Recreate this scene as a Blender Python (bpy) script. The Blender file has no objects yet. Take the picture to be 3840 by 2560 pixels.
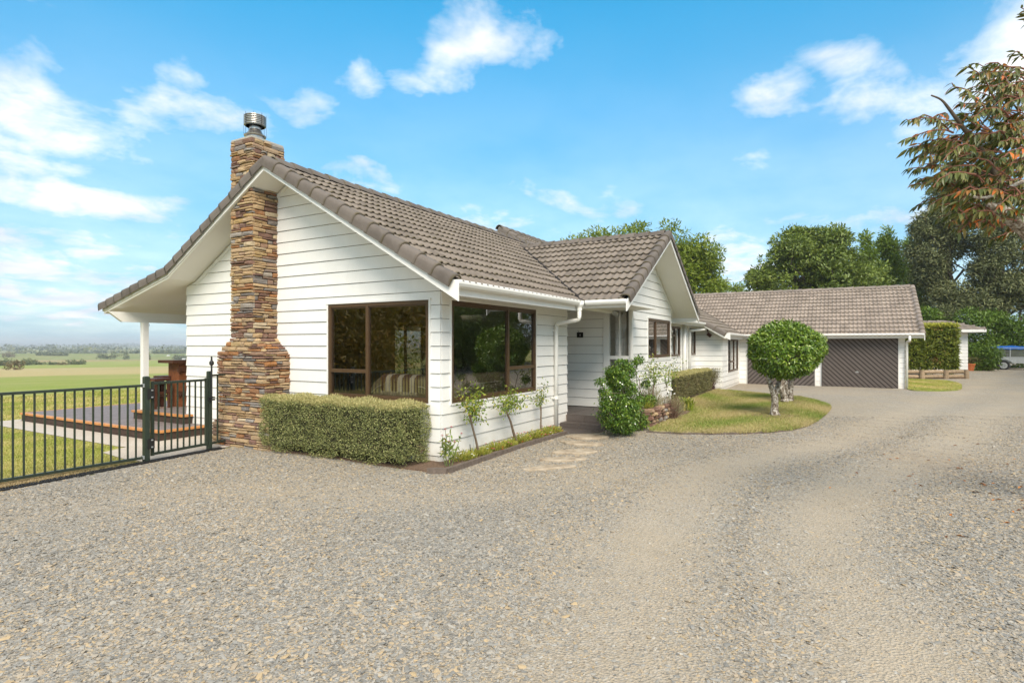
import bpy, bmesh, math, random
import numpy as np
from mathutils import Vector, Matrix
from mathutils.geometry import delaunay_2d_cdt
random.seed(7); RNG = np.random.default_rng(11)
SC = bpy.context.scene; COL = SC.collection
R = math.radians

# ------------------------------------------------------------------ camera
FPX = 2150.0; CAM = np.array([-6.565, -4.918, 1.70])
YAW = 29.7736
FW = np.array([math.cos(R(YAW)), math.sin(R(YAW)), 0.0]); RT = np.array([math.sin(R(YAW)), -math.cos(R(YAW)), 0.0])
cam = bpy.data.cameras.new('camera'); camo = bpy.data.objects.new('camera', cam); COL.objects.link(camo)
camo.location = CAM; camo.rotation_euler = (R(90), 0, R(YAW - 90))
cam.sensor_width = 36; cam.lens = FPX / 3840 * 36; cam.shift_y = 12 / 3840
cam.clip_start = 0.05; cam.clip_end = 30000
SC.camera = camo

def at(px, py, d):
    """world point seen at photograph position px,py at the distance d along the view axis"""
    return CAM + FW * d + RT * ((px - 1920) / FPX * d) + np.array([0, 0, -(py - 1292) / FPX * d])

# ------------------------------------------------------------------ world, sun, exposure
SUN_DIR = Vector((-0.64, -0.52, 0.80)).normalized()
SUN_EL = math.asin(SUN_DIR.z); SUN_AZ = math.atan2(SUN_DIR.x, SUN_DIR.y)
world = bpy.data.worlds.new('World'); SC.world = world; world.use_nodes = True
NT = world.node_tree; NT.nodes.clear()

class G:
    """small node-graph helper"""
    def __init__(s, nt): s.nt = nt
    def n(s, t, **kw):
        x = s.nt.nodes.new(t)
        for k, v in kw.items():
            if k.startswith('_'): setattr(x, k[1:], v)
        return x
    def l(s, a, b): s.nt.links.new(a, b)
    def val(s, sock, v):
        if isinstance(v, bpy.types.NodeSocket): s.l(v, sock)
        else: sock.default_value = v
    def math(s, op, a, b=0.0, c=None, clamp=False):
        x = s.nt.nodes.new('ShaderNodeMath'); x.operation = op; x.use_clamp = clamp
        s.val(x.inputs[0], a); s.val(x.inputs[1], b)
        if c is not None: s.val(x.inputs[2], c)
        return x.outputs[0]
    def noise(s, vec, scale, detail=4, rough=.55, dist=0.0):
        x = s.nt.nodes.new('ShaderNodeTexNoise')
        if vec is not None: s.l(vec, x.inputs['Vector'])
        x.inputs['Scale'].default_value = scale; x.inputs['Detail'].default_value = detail
        x.inputs['Roughness'].default_value = rough; x.inputs['Distortion'].default_value = dist
        return x.outputs['Fac']
    def ramp(s, fac, stops, interp='LINEAR'):
        x = s.nt.nodes.new('ShaderNodeValToRGB'); s.val(x.inputs[0], fac); cr = x.color_ramp; cr.interpolation = interp
        while len(cr.elements) < len(stops): cr.elements.new(0.5)
        for e, (p, c) in zip(cr.elements, stops):
            e.position = p; e.color = (c[0], c[1], c[2], 1) if not isinstance(c, (int, float)) else (c, c, c, 1)
        return x.outputs[0]
    def mix(s, fac, a, b, mode='MIX'):
        x = s.nt.nodes.new('ShaderNodeMix'); x.data_type = 'RGBA'; x.blend_type = mode; x.clamp_factor = True
        s.val(x.inputs[0], fac)
        for i, v in ((6, a), (7, b)):
            if isinstance(v, bpy.types.NodeSocket): s.l(v, x.inputs[i])
            else: x.inputs[i].default_value = (v[0], v[1], v[2], 1)
        return x.outputs[2]
    def mapr(s, v, a, b, c, d, clamp=True):
        x = s.nt.nodes.new('ShaderNodeMapRange'); x.clamp = clamp
        s.val(x.inputs[0], v)
        for i, q in enumerate((a, b, c, d)): x.inputs[1 + i].default_value = q
        return x.outputs[0]

g = G(NT)
sky = g.n('ShaderNodeTexSky'); sky.sky_type = 'NISHITA'; sky.sun_disc = False
sky.sun_elevation = SUN_EL; sky.sun_rotation = SUN_AZ
sky.altitude = 0; sky.air_density = 1.0; sky.dust_density = 0.6; sky.ozone_density = 1.0
tc = g.n('ShaderNodeTexCoord'); sep = g.n('ShaderNodeSeparateXYZ'); g.l(tc.outputs['Generated'], sep.inputs[0])
zc = g.math('MAXIMUM', sep.outputs[2], 0.0)
den = g.math('ADD', zc, 0.16)
cv = g.n('ShaderNodeCombineXYZ')
g.l(g.math('DIVIDE', sep.outputs[0], den), cv.inputs[0]); g.l(g.math('DIVIDE', sep.outputs[1], den), cv.inputs[1])
n1 = g.noise(cv.outputs[0], 3.0, 10, .62, .25)
n2 = g.noise(cv.outputs[0], 0.62, 3, .5)
# banks of cloud at the bearings where they stand in this sky (az in degrees from +X, elevation, radii, strength)
def pdir(px, py):
    v = FW + RT * ((px - 1920) / FPX) + np.array([0, 0, -(py - 1292) / FPX]); return v / np.linalg.norm(v)
CLOUDS = [(130, 430, .15, .055, .9), (600, 460, .15, .045, .8), (60, 540, .16, .05, .8), (330, 750, .22, .038, 1.1), (640, 800, .16, .045, .8), (120, 640, .17, .05, .6),
          (200, 1075, .34, .05, 1.15), (80, 985, .22, .04, 1.1), (330, 905, .20, .022, .9), (560, 1010, .10, .02, .7), (640, 1130, .16, .03, 1.0), (1770, 150, .085, .048, 1.1), (1660, 240, .07, .022, .7), (1920, 240, .07, .03, .75), (1290, 240, .045, .04, .75), (1350, 650, .09, .026, 1.0),
          (3200, 240, .10, .045, .85), (2890, 380, .07, .032, .75), (3400, 370, .09, .045, .8), (2900, 1000, .26, .09, .85), (3420, 820, .13, .04, .95), (3150, 845, .1, .025, .7), (3750, 300, .15, .07, .9),
          (2050, 790, .16, .05, .75), (1870, 840, .10, .05, .8), (2250, 880, .2, .05, .7), (720, 1200, .35, .07, .8), (2780, 600, .10, .05, .45), (1830, 700, .06, .03, .5), (2560, 650, .09, .035, .45), (800, 40, .06, .02, .5), (1110, 370, .05, .035, .55), (700, 330, .05, .05, .5)]
acc = None
nrm = g.n('ShaderNodeVectorMath', _operation='NORMALIZE'); g.l(tc.outputs['Generated'], nrm.inputs[0])
wob = g.n('ShaderNodeTexNoise'); wob.inputs['Scale'].default_value = 7.0; wob.inputs['Detail'].default_value = 5; g.l(nrm.outputs[0], wob.inputs['Vector'])
wsub = g.n('ShaderNodeVectorMath', _operation='SUBTRACT'); g.l(wob.outputs['Color'], wsub.inputs[0]); wsub.inputs[1].default_value = (.5, .5, .5)
wscl = g.n('ShaderNodeVectorMath', _operation='SCALE'); g.l(wsub.outputs[0], wscl.inputs[0]); wscl.inputs[3].default_value = .20
wdir = g.n('ShaderNodeVectorMath', _operation='ADD'); g.l(nrm.outputs[0], wdir.inputs[0]); g.l(wscl.outputs[0], wdir.inputs[1])
for px, py, ra, re, st in CLOUDS:
    d = pdir(px, py); hx = np.array([d[1], -d[0], 0]); hx /= np.linalg.norm(hx); up = np.cross(hx, d)
    da = g.n('ShaderNodeVectorMath', _operation='DOT_PRODUCT'); g.l(wdir.outputs[0], da.inputs[0]); da.inputs[1].default_value = tuple(hx / ra)
    ua = float(np.dot(up, d))
    db = g.n('ShaderNodeVectorMath', _operation='DOT_PRODUCT'); g.l(wdir.outputs[0], db.inputs[0]); db.inputs[1].default_value = tuple(up / re)
    dc = g.n('ShaderNodeVectorMath', _operation='DOT_PRODUCT'); g.l(wdir.outputs[0], dc.inputs[0]); dc.inputs[1].default_value = tuple(d)
    r2 = g.math('ADD', g.math('POWER', da.outputs['Value'], 2.0), g.math('POWER', db.outputs['Value'], 2.0))
    r2 = g.math('ADD', r2, g.math('MULTIPLY', g.math('LESS_THAN', dc.outputs['Value'], 0.0), 50.0))
    e = g.math('MULTIPLY', g.math('POWER', 2.718, g.math('MULTIPLY', r2, -1.0)), st)
    acc = e if acc is None else g.math('MAXIMUM', acc, e)
# out of view, near-full cloud is added to raise the ambient fill light
inview = g.n('ShaderNodeVectorMath', _operation='DOT_PRODUCT'); g.l(nrm.outputs[0], inview.inputs[0]); inview.inputs[1].default_value = tuple(FW)
elsewhere = g.mapr(inview.outputs['Value'], .55, .75, 1, 0)
acc = g.math('ADD', acc, g.math('MULTIPLY', elsewhere, g.mapr(n2, .24, .50, .25, 1.0)))
cl = g.mapr(g.math('ADD', g.math('MULTIPLY', acc, .72), g.math('MULTIPLY', g.math('SUBTRACT', n1, .47), 1.75)), .28, .92, 0, 1)
low = g.math('POWER', g.mapr(zc, 0.0, .55, .82, 0.0), 1.6)
cl = g.math('MAXIMUM', cl, low)
shade = g.math('ADD', g.noise(cv.outputs[0], 1.6, 6, .55), g.mapr(zc, .02, .24, -.10, .0))
ccol = g.ramp(shade, [(0.30, (3.0, 3.4, 4.0)), (0.44, (3.9, 4.1, 4.35)), (0.58, (4.9, 4.88, 4.85))])
skyc = g.mix(1.0, sky.outputs[0], (.165, .90, 1.02), 'MULTIPLY')
skyd = g.n('ShaderNodeVectorMath', _operation='SCALE'); g.l(skyc, skyd.inputs[0]); g.l(g.mapr(zc, .05, .50, .66, 1.0), skyd.inputs[3]); skyc = g.mix(1.0, skyd.outputs[0], g.mix(g.mapr(zc, .04, .48, 0, 1), (.98, .78, .90), (1, 1.03, 1.02)), 'MULTIPLY')
allc = g.mix(cl, skyc, ccol)
bg = g.n('ShaderNodeBackground'); g.l(allc, bg.inputs[0]); bg.inputs[1].default_value = 0.10
wo = g.n('ShaderNodeOutputWorld'); g.l(bg.outputs[0], wo.inputs[0])

sun = bpy.data.lights.new('sun', 'SUN'); sun.energy = 1.95; sun.angle = R(32); sun.color = (1.0, .885, .745)
suno = bpy.data.objects.new('sun', sun); COL.objects.link(suno); suno.location = (-20, -10, 30)
suno.rotation_euler = SUN_DIR.to_track_quat('Z', 'Y').to_euler()
VS = SC.view_settings; VS.view_transform = 'Standard'; VS.look = 'None'; VS.exposure = 1.36; VS.gamma = 1.0; VS.use_curve_mapping = False
CY = SC.cycles; CY.use_denoising = True; CY.max_bounces = 8; CY.diffuse_bounces = 6; CY.glossy_bounces = 4
CY.transmission_bounces = 6; CY.transparent_max_bounces = 10; CY.caustics_reflective = False; CY.caustics_refractive = False
CY.sample_clamp_indirect = 6.0; CY.volume_bounces = 0

# ------------------------------------------------------------------ materials
MATS = {}
def mat(name):
    m = bpy.data.materials.new(name); m.use_nodes = True; MATS[name] = m
    nt = m.node_tree; return m, G(nt), nt.nodes['Principled BSDF'], nt.nodes['Material Output']
def simple(name, col, rough=.6, metal=0.0, var=.12, scale=8.0, bump=0.0, bscale=60.0, spec=.4):
    m, q, b, o = mat(name)
    t = q.n('ShaderNodeTexCoord')
    nz = q.noise(t.outputs['Object'], scale, 5, .6)
    at_ = q.n('ShaderNodeAttribute'); at_.attribute_name = 'rnd'
    f = q.mapr(nz, .25, .75, 1 - var, 1 + var)
    f = q.math('MULTIPLY', f, q.mapr(at_.outputs['Fac'], 0, 1, 1.0, 1.0 + var * .8))
    c = q.n('ShaderNodeVectorMath', _operation='SCALE'); c.inputs[0].default_value = col; q.l(f, c.inputs[3])
    q.l(c.outputs[0], b.inputs['Base Color'])
    b.inputs['Roughness'].default_value = rough; b.inputs['Metallic'].default_value = metal; b.inputs['Specular IOR Level'].default_value = spec
    if name == 'white_paint':
        ge = q.n('ShaderNodeNewGeometry'); sz = q.n('ShaderNodeSeparateXYZ'); q.l(ge.outputs['Position'], sz.inputs[0])
        mp = q.n('ShaderNodeMapping'); mp.inputs['Scale'].default_value = (5, 5, .7); q.l(ge.outputs['Position'], mp.inputs[0])
        splash = q.math('MULTIPLY', q.mapr(sz.outputs[2], .02, .38, .55, 0), q.mapr(q.noise(ge.outputs['Position'], 6.0, 6, .7), .35, .65, .15, 1))
        runs = q.mapr(q.noise(mp.outputs[0], 1.6, 6, .65), .50, .80, 0, .06)
        cc0 = q.mix(q.math('MAXIMUM', splash, runs), c.outputs[0], (.46, .39, .29)); q.l(cc0, b.inputs['Base Color'])
    if bump:
        bn = q.n('ShaderNodeBump'); bn.inputs['Strength'].default_value = bump; bn.inputs['Distance'].default_value = .01
        q.l(q.noise(t.outputs['Object'], bscale, 5, .6), bn.inputs['Height']); q.l(bn.outputs[0], b.inputs['Normal'])
    return m
def foliage(name, stops, rough=.45, trans=.25, spec=.4):
    m, q, b, o = mat(name)
    a = q.n('ShaderNodeAttribute'); a.attribute_name = 'rnd'
    stops = [(p_, (c_[0] * 1.62, c_[1] * 1.50, c_[2] * 1.35)) for p_, c_ in stops]
    c = q.ramp(a.outputs['Fac'], stops); q.l(c, b.inputs['Base Color'])
    b.inputs['Roughness'].default_value = rough; b.inputs['Specular IOR Level'].default_value = spec
    t = q.n('ShaderNodeBsdfTranslucent'); q.l(q.mix(.35, c, (.16, .22, .02)), t.inputs[0])
    mx = q.n('ShaderNodeMixShader'); mx.inputs[0].default_value = trans
    q.l(b.outputs[0], mx.inputs[1]); q.l(t.outputs[0], mx.inputs[2]); q.l(mx.outputs[0], o.inputs[0])
    return m

M_WHITE = simple('white_paint', (.80, .79, .76), .45, var=.035, scale=3, bump=.05, bscale=14)
M_SOFFIT = simple('soffit_paint', (.78, .765, .71), .6, var=.03, scale=2)
M_GUTTER = simple('gutter_white', (.80, .79, .75), .35, var=.03, scale=4)
M_LAPSHADE = simple('lap_shade_lining', (.09, .085, .075), .9)  # dark lining colours in the shadow lines at the gaps between boards
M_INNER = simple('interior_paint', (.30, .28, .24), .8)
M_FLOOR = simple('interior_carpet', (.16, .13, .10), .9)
M_BROWN = simple('bronze_aluminium', (.088, .052, .027), .33, var=.1, spec=.5)
M_CONC = simple('concrete', (.42, .39, .34), .85, var=.15, scale=14, bump=.3, bscale=160)
M_IRON = simple('dark_iron', (.03, .03, .032), .5, .4)
M_GREEN = simple('green_powdercoat', (.032, .044, .032), .42, var=.2, scale=20)
M_HINGE = simple('hinge_black', (.022, .022, .022), .5)
M_GALV = simple('galvanised_steel', (.50, .52, .52), .42, .55, var=.15, scale=9)
M_STEEL = simple('stainless_flue', (.45, .43, .40), .28, .9, var=.15, scale=20)
M_DOORB = simple('garage_door_brown', (.125, .104, .094), .55, var=.1, scale=6, bump=.12, bscale=90)
M_ORANGE = simple('oiled_orange_timber', (.48, .215, .07), .5, var=.25, scale=12, bump=.2, bscale=50)
M_DECK = simple('stained_deck_timber', (.185, .150, .140), .6, var=.25, scale=10, bump=.25, bscale=70)
M_SKIRT = simple('dark_deck_skirt', (.048, .030, .022), .7, var=.35, scale=14, bump=.3, bscale=60)
M_REDWOOD = simple('red_stained_timber', (.085, .030, .016), .55, var=.3, scale=9, bump=.2, bscale=60)
M_BARTABLE = simple('rust_brown_timber', (.22, .075, .026), .6, var=.35, scale=14, bump=.3, bscale=60)
M_BARDARK = simple('dark_brown_timber', (.095, .038, .02), .6, var=.3, scale=14, bump=.3, bscale=60)
M_LOG = simple('weathered_log', (.27, .20, .13), .9, var=.35, scale=9, bump=.5, bscale=30)
M_KERB = simple('weathered_kerb_timber', (.135, .105, .085), .9, var=.35, scale=16, bump=.5, bscale=50)
M_TILEFLOOR = simple('charcoal_floor_tile', (.092, .076, .068), .5, var=.16, scale=26, bump=.1, bscale=120)
M_GROUT = simple('grout', (.30, .25, .21), .9)
M_BARK = simple('bark', (.12, .095, .07), .9, var=.35, scale=14, bump=.8, bscale=30)
M_TWIG = simple('red_twig', (.20, .085, .055), .8, var=.3, scale=20)
M_STEM = simple('rose_stem', (.17, .125, .085), .85, var=.3, scale=25)
M_CANE = simple('green_cane', (.12, .16, .05), .7)
M_TARP = simple('blue_tarpaulin', (.010, .095, .36), .4, var=.15, scale=6, bump=.5, bscale=9)
M_RUBBER = simple('rubber', (.018, .018, .019), .8)
M_TERRA = simple('terracotta', (.45, .13, .04), .8)
M_MULCH = simple('soil_mulch', (.155, .10, .066), .95, var=.5, scale=40, bump=1.0, bscale=70)
M_SOFA = simple('taupe_upholstery', (.26, .215, .155), .9, var=.12, scale=60, bump=.2, bscale=200)
M_PIPING = simple('pale_piping', (.55, .50, .42), .8)
M_SHADE = simple('lampshade_linen', (.62, .58, .50), .8)
M_CURTAIN = simple('pale_curtain', (.58, .60, .56), .8, var=.1)
M_BLACK = simple('black_plate', (.008, .008, .008), .4)
M_PETAL_R = simple('red_petals', (.55, .035, .02), .6)
M_PETAL_P = simple('pink_petals', (.62, .16, .26), .6)
M_PETAL_W = simple('white_petals', (.8, .78, .72), .6)

M_GROOVE = simple('door_groove', (.026, .021, .018), .8)
# lapped lichen tile
def tile_mat(name, base):
    m, q, b, o = mat(name)
    t = q.n('ShaderNodeTexCoord'); ge = q.n('ShaderNodeNewGeometry')
    a = q.n('ShaderNodeAttribute'); a.attribute_name = 'rnd'
    oi = q.n('ShaderNodeObjectInfo')
    r = q.math('FRACT', q.math('ADD', a.outputs['Fac'], q.math('MULTIPLY', oi.outputs['Random'], 1.0)))
    nz = q.noise(ge.outputs['Position'], 5.0, 6, .65)
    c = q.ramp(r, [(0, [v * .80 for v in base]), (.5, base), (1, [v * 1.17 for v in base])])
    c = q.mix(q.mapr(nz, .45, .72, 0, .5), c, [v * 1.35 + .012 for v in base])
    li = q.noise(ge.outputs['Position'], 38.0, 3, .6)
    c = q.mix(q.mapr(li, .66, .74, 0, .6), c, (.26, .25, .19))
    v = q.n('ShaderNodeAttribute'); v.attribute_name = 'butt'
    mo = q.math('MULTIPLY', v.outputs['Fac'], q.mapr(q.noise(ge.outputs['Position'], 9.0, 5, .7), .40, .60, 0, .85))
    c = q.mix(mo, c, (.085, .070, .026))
    q.l(c, b.inputs['Base Color']); b.inputs['Roughness'].default_value = .78; b.inputs['Specular IOR Level'].default_value = .3
    bn = q.n('ShaderNodeBump'); bn.inputs['Strength'].default_value = .35; bn.inputs['Distance'].default_value = .006
    q.l(q.noise(ge.outputs['Position'], 110.0, 4, .7), bn.inputs['Height']); q.l(bn.outputs[0], b.inputs['Normal'])
    return m
M_TILE = tile_mat('roof_tile_main', (.182, .150, .122))
M_TILE_G = tile_mat('roof_tile_garage', (.262, .212, .174))
M_CAP = tile_mat('cap_tile', (.135, .114, .098))
M_CAP_G = tile_mat('cap_tile_garage', (.215, .178, .152))
M_VALLEY = simple('valley_debris', (.022, .018, .015), .9, bump=.6)
M_MORTAR = simple('ridge_mortar', (.42, .41, .38), .9, bump=.3)

# ledgestone
m, q, b, o = mat('ledgestone'); M_STONE = m
t = q.n('ShaderNodeTexCoord'); ge = q.n('ShaderNodeNewGeometry')
a = q.n('ShaderNodeAttribute'); a.attribute_name = 'rnd'
c = q.ramp(a.outputs['Fac'], [(0, (.44, .30, .16)), (.26, (.50, .36, .21)), (.40, (.37, .26, .17)), (.50, (.23, .13, .10)), (.59, (.155, .095, .08)), (.65, (.33, .165, .08)), (.70, (.40, .175, .06)), (.78, (.18, .17, .165)), (.87, (.31, .29, .265)), (.94, (.46, .31, .13)), (1, (.54, .45, .32))])
sc2 = q.n('ShaderNodeMapping'); q.l(ge.outputs['Position'], sc2.inputs[0]); sc2.inputs['Scale'].default_value = (1, 1, 3.2)
nz = q.noise(sc2.outputs[0], 16.0, 7, .7, .4)
c = q.mix(q.mapr(nz, .42, .74, 0, .42), c, (.25, .125, .06))
c = q.mix(q.mapr(q.noise(sc2.outputs[0], 31.0, 5, .7), .52, .7, 0, .5), c, (.10, .08, .065))
c = q.mix(q.mapr(q.noise(sc2.outputs[0], 12.0, 3, .6), .58, .70, 0, .45), c, (.50, .42, .30))
q.l(c, b.inputs['Base Color']); b.inputs['Roughness'].default_value = .85; b.inputs['Specular IOR Level'].default_value = .25
bn = q.n('ShaderNodeBump'); bn.inputs['Strength'].default_value = .9; bn.inputs['Distance'].default_value = .012
q.l(q.noise(sc2.outputs[0], 34.0, 8, .72, .5), bn.inputs['Height']); q.l(bn.outputs[0], b.inputs['Normal'])

# flagstones
m, q, b, o = mat('flagstone'); M_FLAG = m
ge = q.n('ShaderNodeNewGeometry')
c = q.ramp(q.noise(ge.outputs['Position'], 6.0, 6, .65), [(.3, (.23, .17, .115)), (.5, (.37, .30, .215)), (.68, (.47, .40, .31))])
q.l(c, b.inputs['Base Color']); b.inputs['Roughness'].default_value = .85
bn = q.n('ShaderNodeBump'); bn.inputs['Strength'].default_value = .6; bn.inputs['Distance'].default_value = .01
q.l(q.noise(ge.outputs['Position'], 30.0, 6, .65), bn.inputs['Height']); q.l(bn.outputs[0], b.inputs['Normal'])

# mottled camellia bark
m, q, b, o = mat('lichen_bark'); M_LICHEN = m
ge = q.n('ShaderNodeNewGeometry')
c = q.ramp(q.noise(ge.outputs['Position'], 17.0, 5, .6, .6), [(.40, (.085, .060, .042)), (.50, (.26, .215, .165)), (.58, (.44, .42, .38)), (.66, (.55, .51, .45))])
q.l(c, b.inputs['Base Color']); b.inputs['Roughness'].default_value = .9
bn = q.n('ShaderNodeBump'); bn.inputs['Strength'].default_value = .8; bn.inputs['Distance'].default_value = .01
q.l(q.noise(ge.outputs['Position'], 40.0, 5, .6), bn.inputs['Height']); q.l(bn.outputs[0], b.inputs['Normal'])

# window glass: clear pane with a mirror-like first surface
def glass(name, tint, f0):
    m, q, b, o = mat(name); nt = m.node_tree; nt.nodes.remove(b)
    tr = q.n('ShaderNodeBsdfTransparent'); tr.inputs[0].default_value = (*tint, 1)
    gl = q.n('ShaderNodeBsdfGlossy'); gl.inputs['Roughness'].default_value = 0.0; gl.inputs[0].default_value = (1, 1, 1, 1)
    lw = q.n('ShaderNodeLayerWeight'); lw.inputs[0].default_value = .5
    f = q.mapr(lw.outputs['Facing'], 0, 1, 0, 1)
    f = q.math('POWER', f, 4.0); f = q.math('ADD', q.math('MULTIPLY', f, 1 - f0), f0)
    mx = q.n('ShaderNodeMixShader'); q.l(f, mx.inputs[0]); q.l(tr.outputs[0], mx.inputs[1]); q.l(gl.outputs[0], mx.inputs[2])
    q.l(mx.outputs[0], o.inputs[0]); return m
M_GLASS = glass('window_glass', (.50, .48, .44), .19)
M_GLASS2 = glass('porch_glass', (.75, .75, .70), .32)

# throw with plaid stripes
m, q, b, o = mat('plaid_wool'); M_PLAID = m
t = q.n('ShaderNodeTexCoord'); sp = q.n('ShaderNodeSeparateXYZ'); q.l(t.outputs['Object'], sp.inputs[0])
wv = q.math('FRACT', q.math('MULTIPLY', sp.outputs[1], 4.2))
c = q.mix(q.math('GREATER_THAN', wv, .62), (.16, .085, .055), (.68, .64, .56))
q.l(c, b.inputs['Base Color']); b.inputs['Roughness'].default_value = .95

# gravel bed
def gravel_shader(q, b, o, pos):
    """worn wheel tracks are compacted tan fines; loose chip lies grey between and beside them"""
    sp = q.n('ShaderNodeSeparateXYZ'); q.l(pos, sp.inputs[0])
    return sp
TRACKS = []
m, q, b, o = mat('gravel_bed'); M_GRAVEL = m
ge = q.n('ShaderNodeNewGeometry'); P = ge.outputs['Position']
vo = q.n('ShaderNodeTexVoronoi'); vo.inputs['Scale'].default_value = 58.0; q.l(P, vo.inputs['Vector'])
vs = q.n('ShaderNodeSeparateColor'); q.l(vo.outputs['Color'], vs.inputs[0])
c = q.ramp(vs.outputs[0], [(0, (.17, .155, .13)), (.25, (.255, .232, .20)), (.5, (.33, .295, .24)), (.66, (.37, .30, .205)), (.82, (.34, .32, .285)), (1, (.44, .405, .355))])
big = q.noise(P, .35, 4, .6, .3); med = q.noise(P, 2.2, 5, .6)
tr = q.n('ShaderNodeAttribute'); tr.attribute_name = 'track'
fines = q.math('ADD', q.math('MULTIPLY', tr.outputs['Fac'], .85), q.math('MULTIPLY', q.math('SUBTRACT', med, .5), 1.1), clamp=True)
c = q.mix(q.math('MULTIPLY', fines, .72), c, (.465, .385, .285))
c = q.mix(q.mapr(big, .40, .62, 0, .34), c, (.40, .315, .21))
li = q.n('ShaderNodeAttribute'); li.attribute_name = 'litter'
c = q.mix(q.math('MULTIPLY', li.outputs['Fac'], q.mapr(q.noise(P, 7.0, 6, .7), .35, .62, 0, .85)), c, (.085, .052, .032))
q.l(c, b.inputs['Base Color']); b.inputs['Roughness'].default_value = .9; b.inputs['Specular IOR Level'].default_value = .2
bn = q.n('ShaderNodeBump'); bn.inputs['Strength'].default_value = .8; bn.inputs['Distance'].default_value = .014
q.l(q.math('ADD', vo.outputs['Distance'], q.math('MULTIPLY', q.noise(P, 130.0, 3, .6), .6)), bn.inputs['Height']); q.l(bn.outputs[0], b.inputs['Normal'])

m, q, b, o = mat('gravel_chip'); M_CHIP = m
a = q.n('ShaderNodeAttribute'); a.attribute_type = 'INSTANCER'; a.attribute_name = 'tint'
c = q.ramp(a.outputs['Fac'], [(0, (.165, .155, .138)), (.2, (.225, .214, .192)), (.45, (.275, .260, .232)), (.60, (.35, .322, .275)), (.70, (.39, .31, .21)), (.78, (.42, .31, .175)), (.86, (.36, .295, .22)), (.97, (.33, .31, .272)), (1, (.40, .375, .33))])
q.l(c, b.inputs['Base Color']); b.inputs['Roughness'].default_value = .8; b.inputs['Specular IOR Level'].default_value = .3

# turf
def turf(name, stops, scale):
    m, q, b, o = mat(name)
    ge = q.n('ShaderNodeNewGeometry'); P = ge.outputs['Position']
    n_ = q.math('ADD', q.math('MULTIPLY', q.noise(P, scale, 5, .65, .2), .75), q.math('MULTIPLY', q.noise(P, scale * 14, 4, .7), .25))
    c = q.ramp(n_, stops)
    c = q.mix(q.mapr(q.noise(P, 90, 3, .7), .3, .7, .0, .35), c, (.05, .06, .015), 'MIX')
    q.l(c, b.inputs['Base Color']); b.inputs['Roughness'].default_value = .95; b.inputs['Specular IOR Level'].default_value = .1
    bn = q.n('ShaderNodeBump'); bn.inputs['Strength'].default_value = .7; bn.inputs['Distance'].default_value = .02
    q.l(q.noise(P, 75.0, 4, .7), bn.inputs['Height']); q.l(bn.outputs[0], b.inputs['Normal'])
    return m
M_LAWN = turf('island_turf', [(.34, (.19, .27, .055)), (.45, (.27, .31, .085)), (.53, (.42, .37, .19)), (.62, (.52, .43, .26))], .55)
M_BLADE = foliage('grass_blades', [(0, (.10, .165, .03)), (.35, (.155, .20, .05)), (.55, (.25, .235, .10)), (1, (.32, .275, .165))], .7, .2, .2)
M_BLADEG = foliage('grass_blades_green', [(0, (.15, .21, .035)), (.4, (.23, .255, .07)), (.75, (.31, .295, .12)), (1, (.37, .32, .16))], .7, .2, .2)
M_DRYB = foliage('dry_grass_blades', [(0, (.15, .18, .05)), (.4, (.24, .21, .11)), (1, (.31, .25, .16))], .8, .15, .2)
M_DRY = turf('dry_verge', [(.36, (.24, .26, .08)), (.5, (.38, .32, .18)), (.62, (.44, .36, .23)), (.75, (.36, .26, .16))], 1.6)

# leaves
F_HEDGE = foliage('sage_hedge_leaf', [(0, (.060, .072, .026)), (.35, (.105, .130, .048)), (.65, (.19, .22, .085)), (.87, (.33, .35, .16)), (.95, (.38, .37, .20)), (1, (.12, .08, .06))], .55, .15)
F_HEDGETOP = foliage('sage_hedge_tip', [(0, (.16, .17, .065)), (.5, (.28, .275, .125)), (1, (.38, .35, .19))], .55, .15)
F_HEDGE2 = foliage('grey_hedge_leaf', [(0, (.052, .056, .024)), (.5, (.105, .108, .048)), (.85, (.18, .17, .085)), (1, (.09, .055, .04))], .6, .15)
F_CAM = foliage('camellia_leaf', [(0, (.032, .072, .011)), (.4, (.072, .142, .017)), (.75, (.145, .225, .028)), (1, (.25, .32, .075))], .26, .22, .55)
F_JAS = foliage('glossy_shrub_leaf', [(0, (.030, .070, .012)), (.5, (.060, .130, .018)), (.85, (.12, .20, .028)), (1, (.20, .28, .05))], .3, .2, .5)
F_ROSE = foliage('rose_leaf', [(0, (.075, .14, .018)), (.5, (.15, .215, .032)), (.85, (.235, .275, .05)), (1, (.33, .26, .06))], .45, .3)
F_BED = foliage('bedding_leaf', [(0, (.10, .15, .02)), (.5, (.21, .235, .04)), (1, (.34, .32, .08))], .5, .25)
F_LAV = foliage('lavender_leaf', [(0, (.10, .11, .055)), (.5, (.19, .19, .115)), (1, (.29, .255, .18))], .7, .2)
F_STRAP = foliage('strap_leaf', [(0, (.09, .15, .02)), (.6, (.19, .25, .04)), (1, (.35, .33, .08))], .45, .25)
F_TIMB = foliage('walnut_leaf', [(0, (.070, .115, .014)), (.5, (.125, .180, .022)), (1, (.22, .255, .045))], .45, .35)
F_DARK = foliage('dense_tree_leaf', [(0, (.045, .075, .014)), (.5, (.095, .140, .026)), (.85, (.165, .215, .042)), (1, (.24, .28, .065))], .42, .22)
F_POP = foliage('poplar_leaf', [(0, (.06, .11, .012)), (.5, (.105, .17, .018)), (1, (.18, .24, .035))], .45, .35)
F_PINE = foliage('olive_conifer', [(0, (.036, .048, .020)), (.5, (.080, .098, .042)), (.85, (.14, .155, .070)), (1, (.20, .205, .10))], .6, .12)
F_RHODO = foliage('rhododendron_leaf', [(0, (.030, .068, .010)), (.5, (.065, .125, .015)), (1, (.135, .20, .030))], .4, .25)
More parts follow.
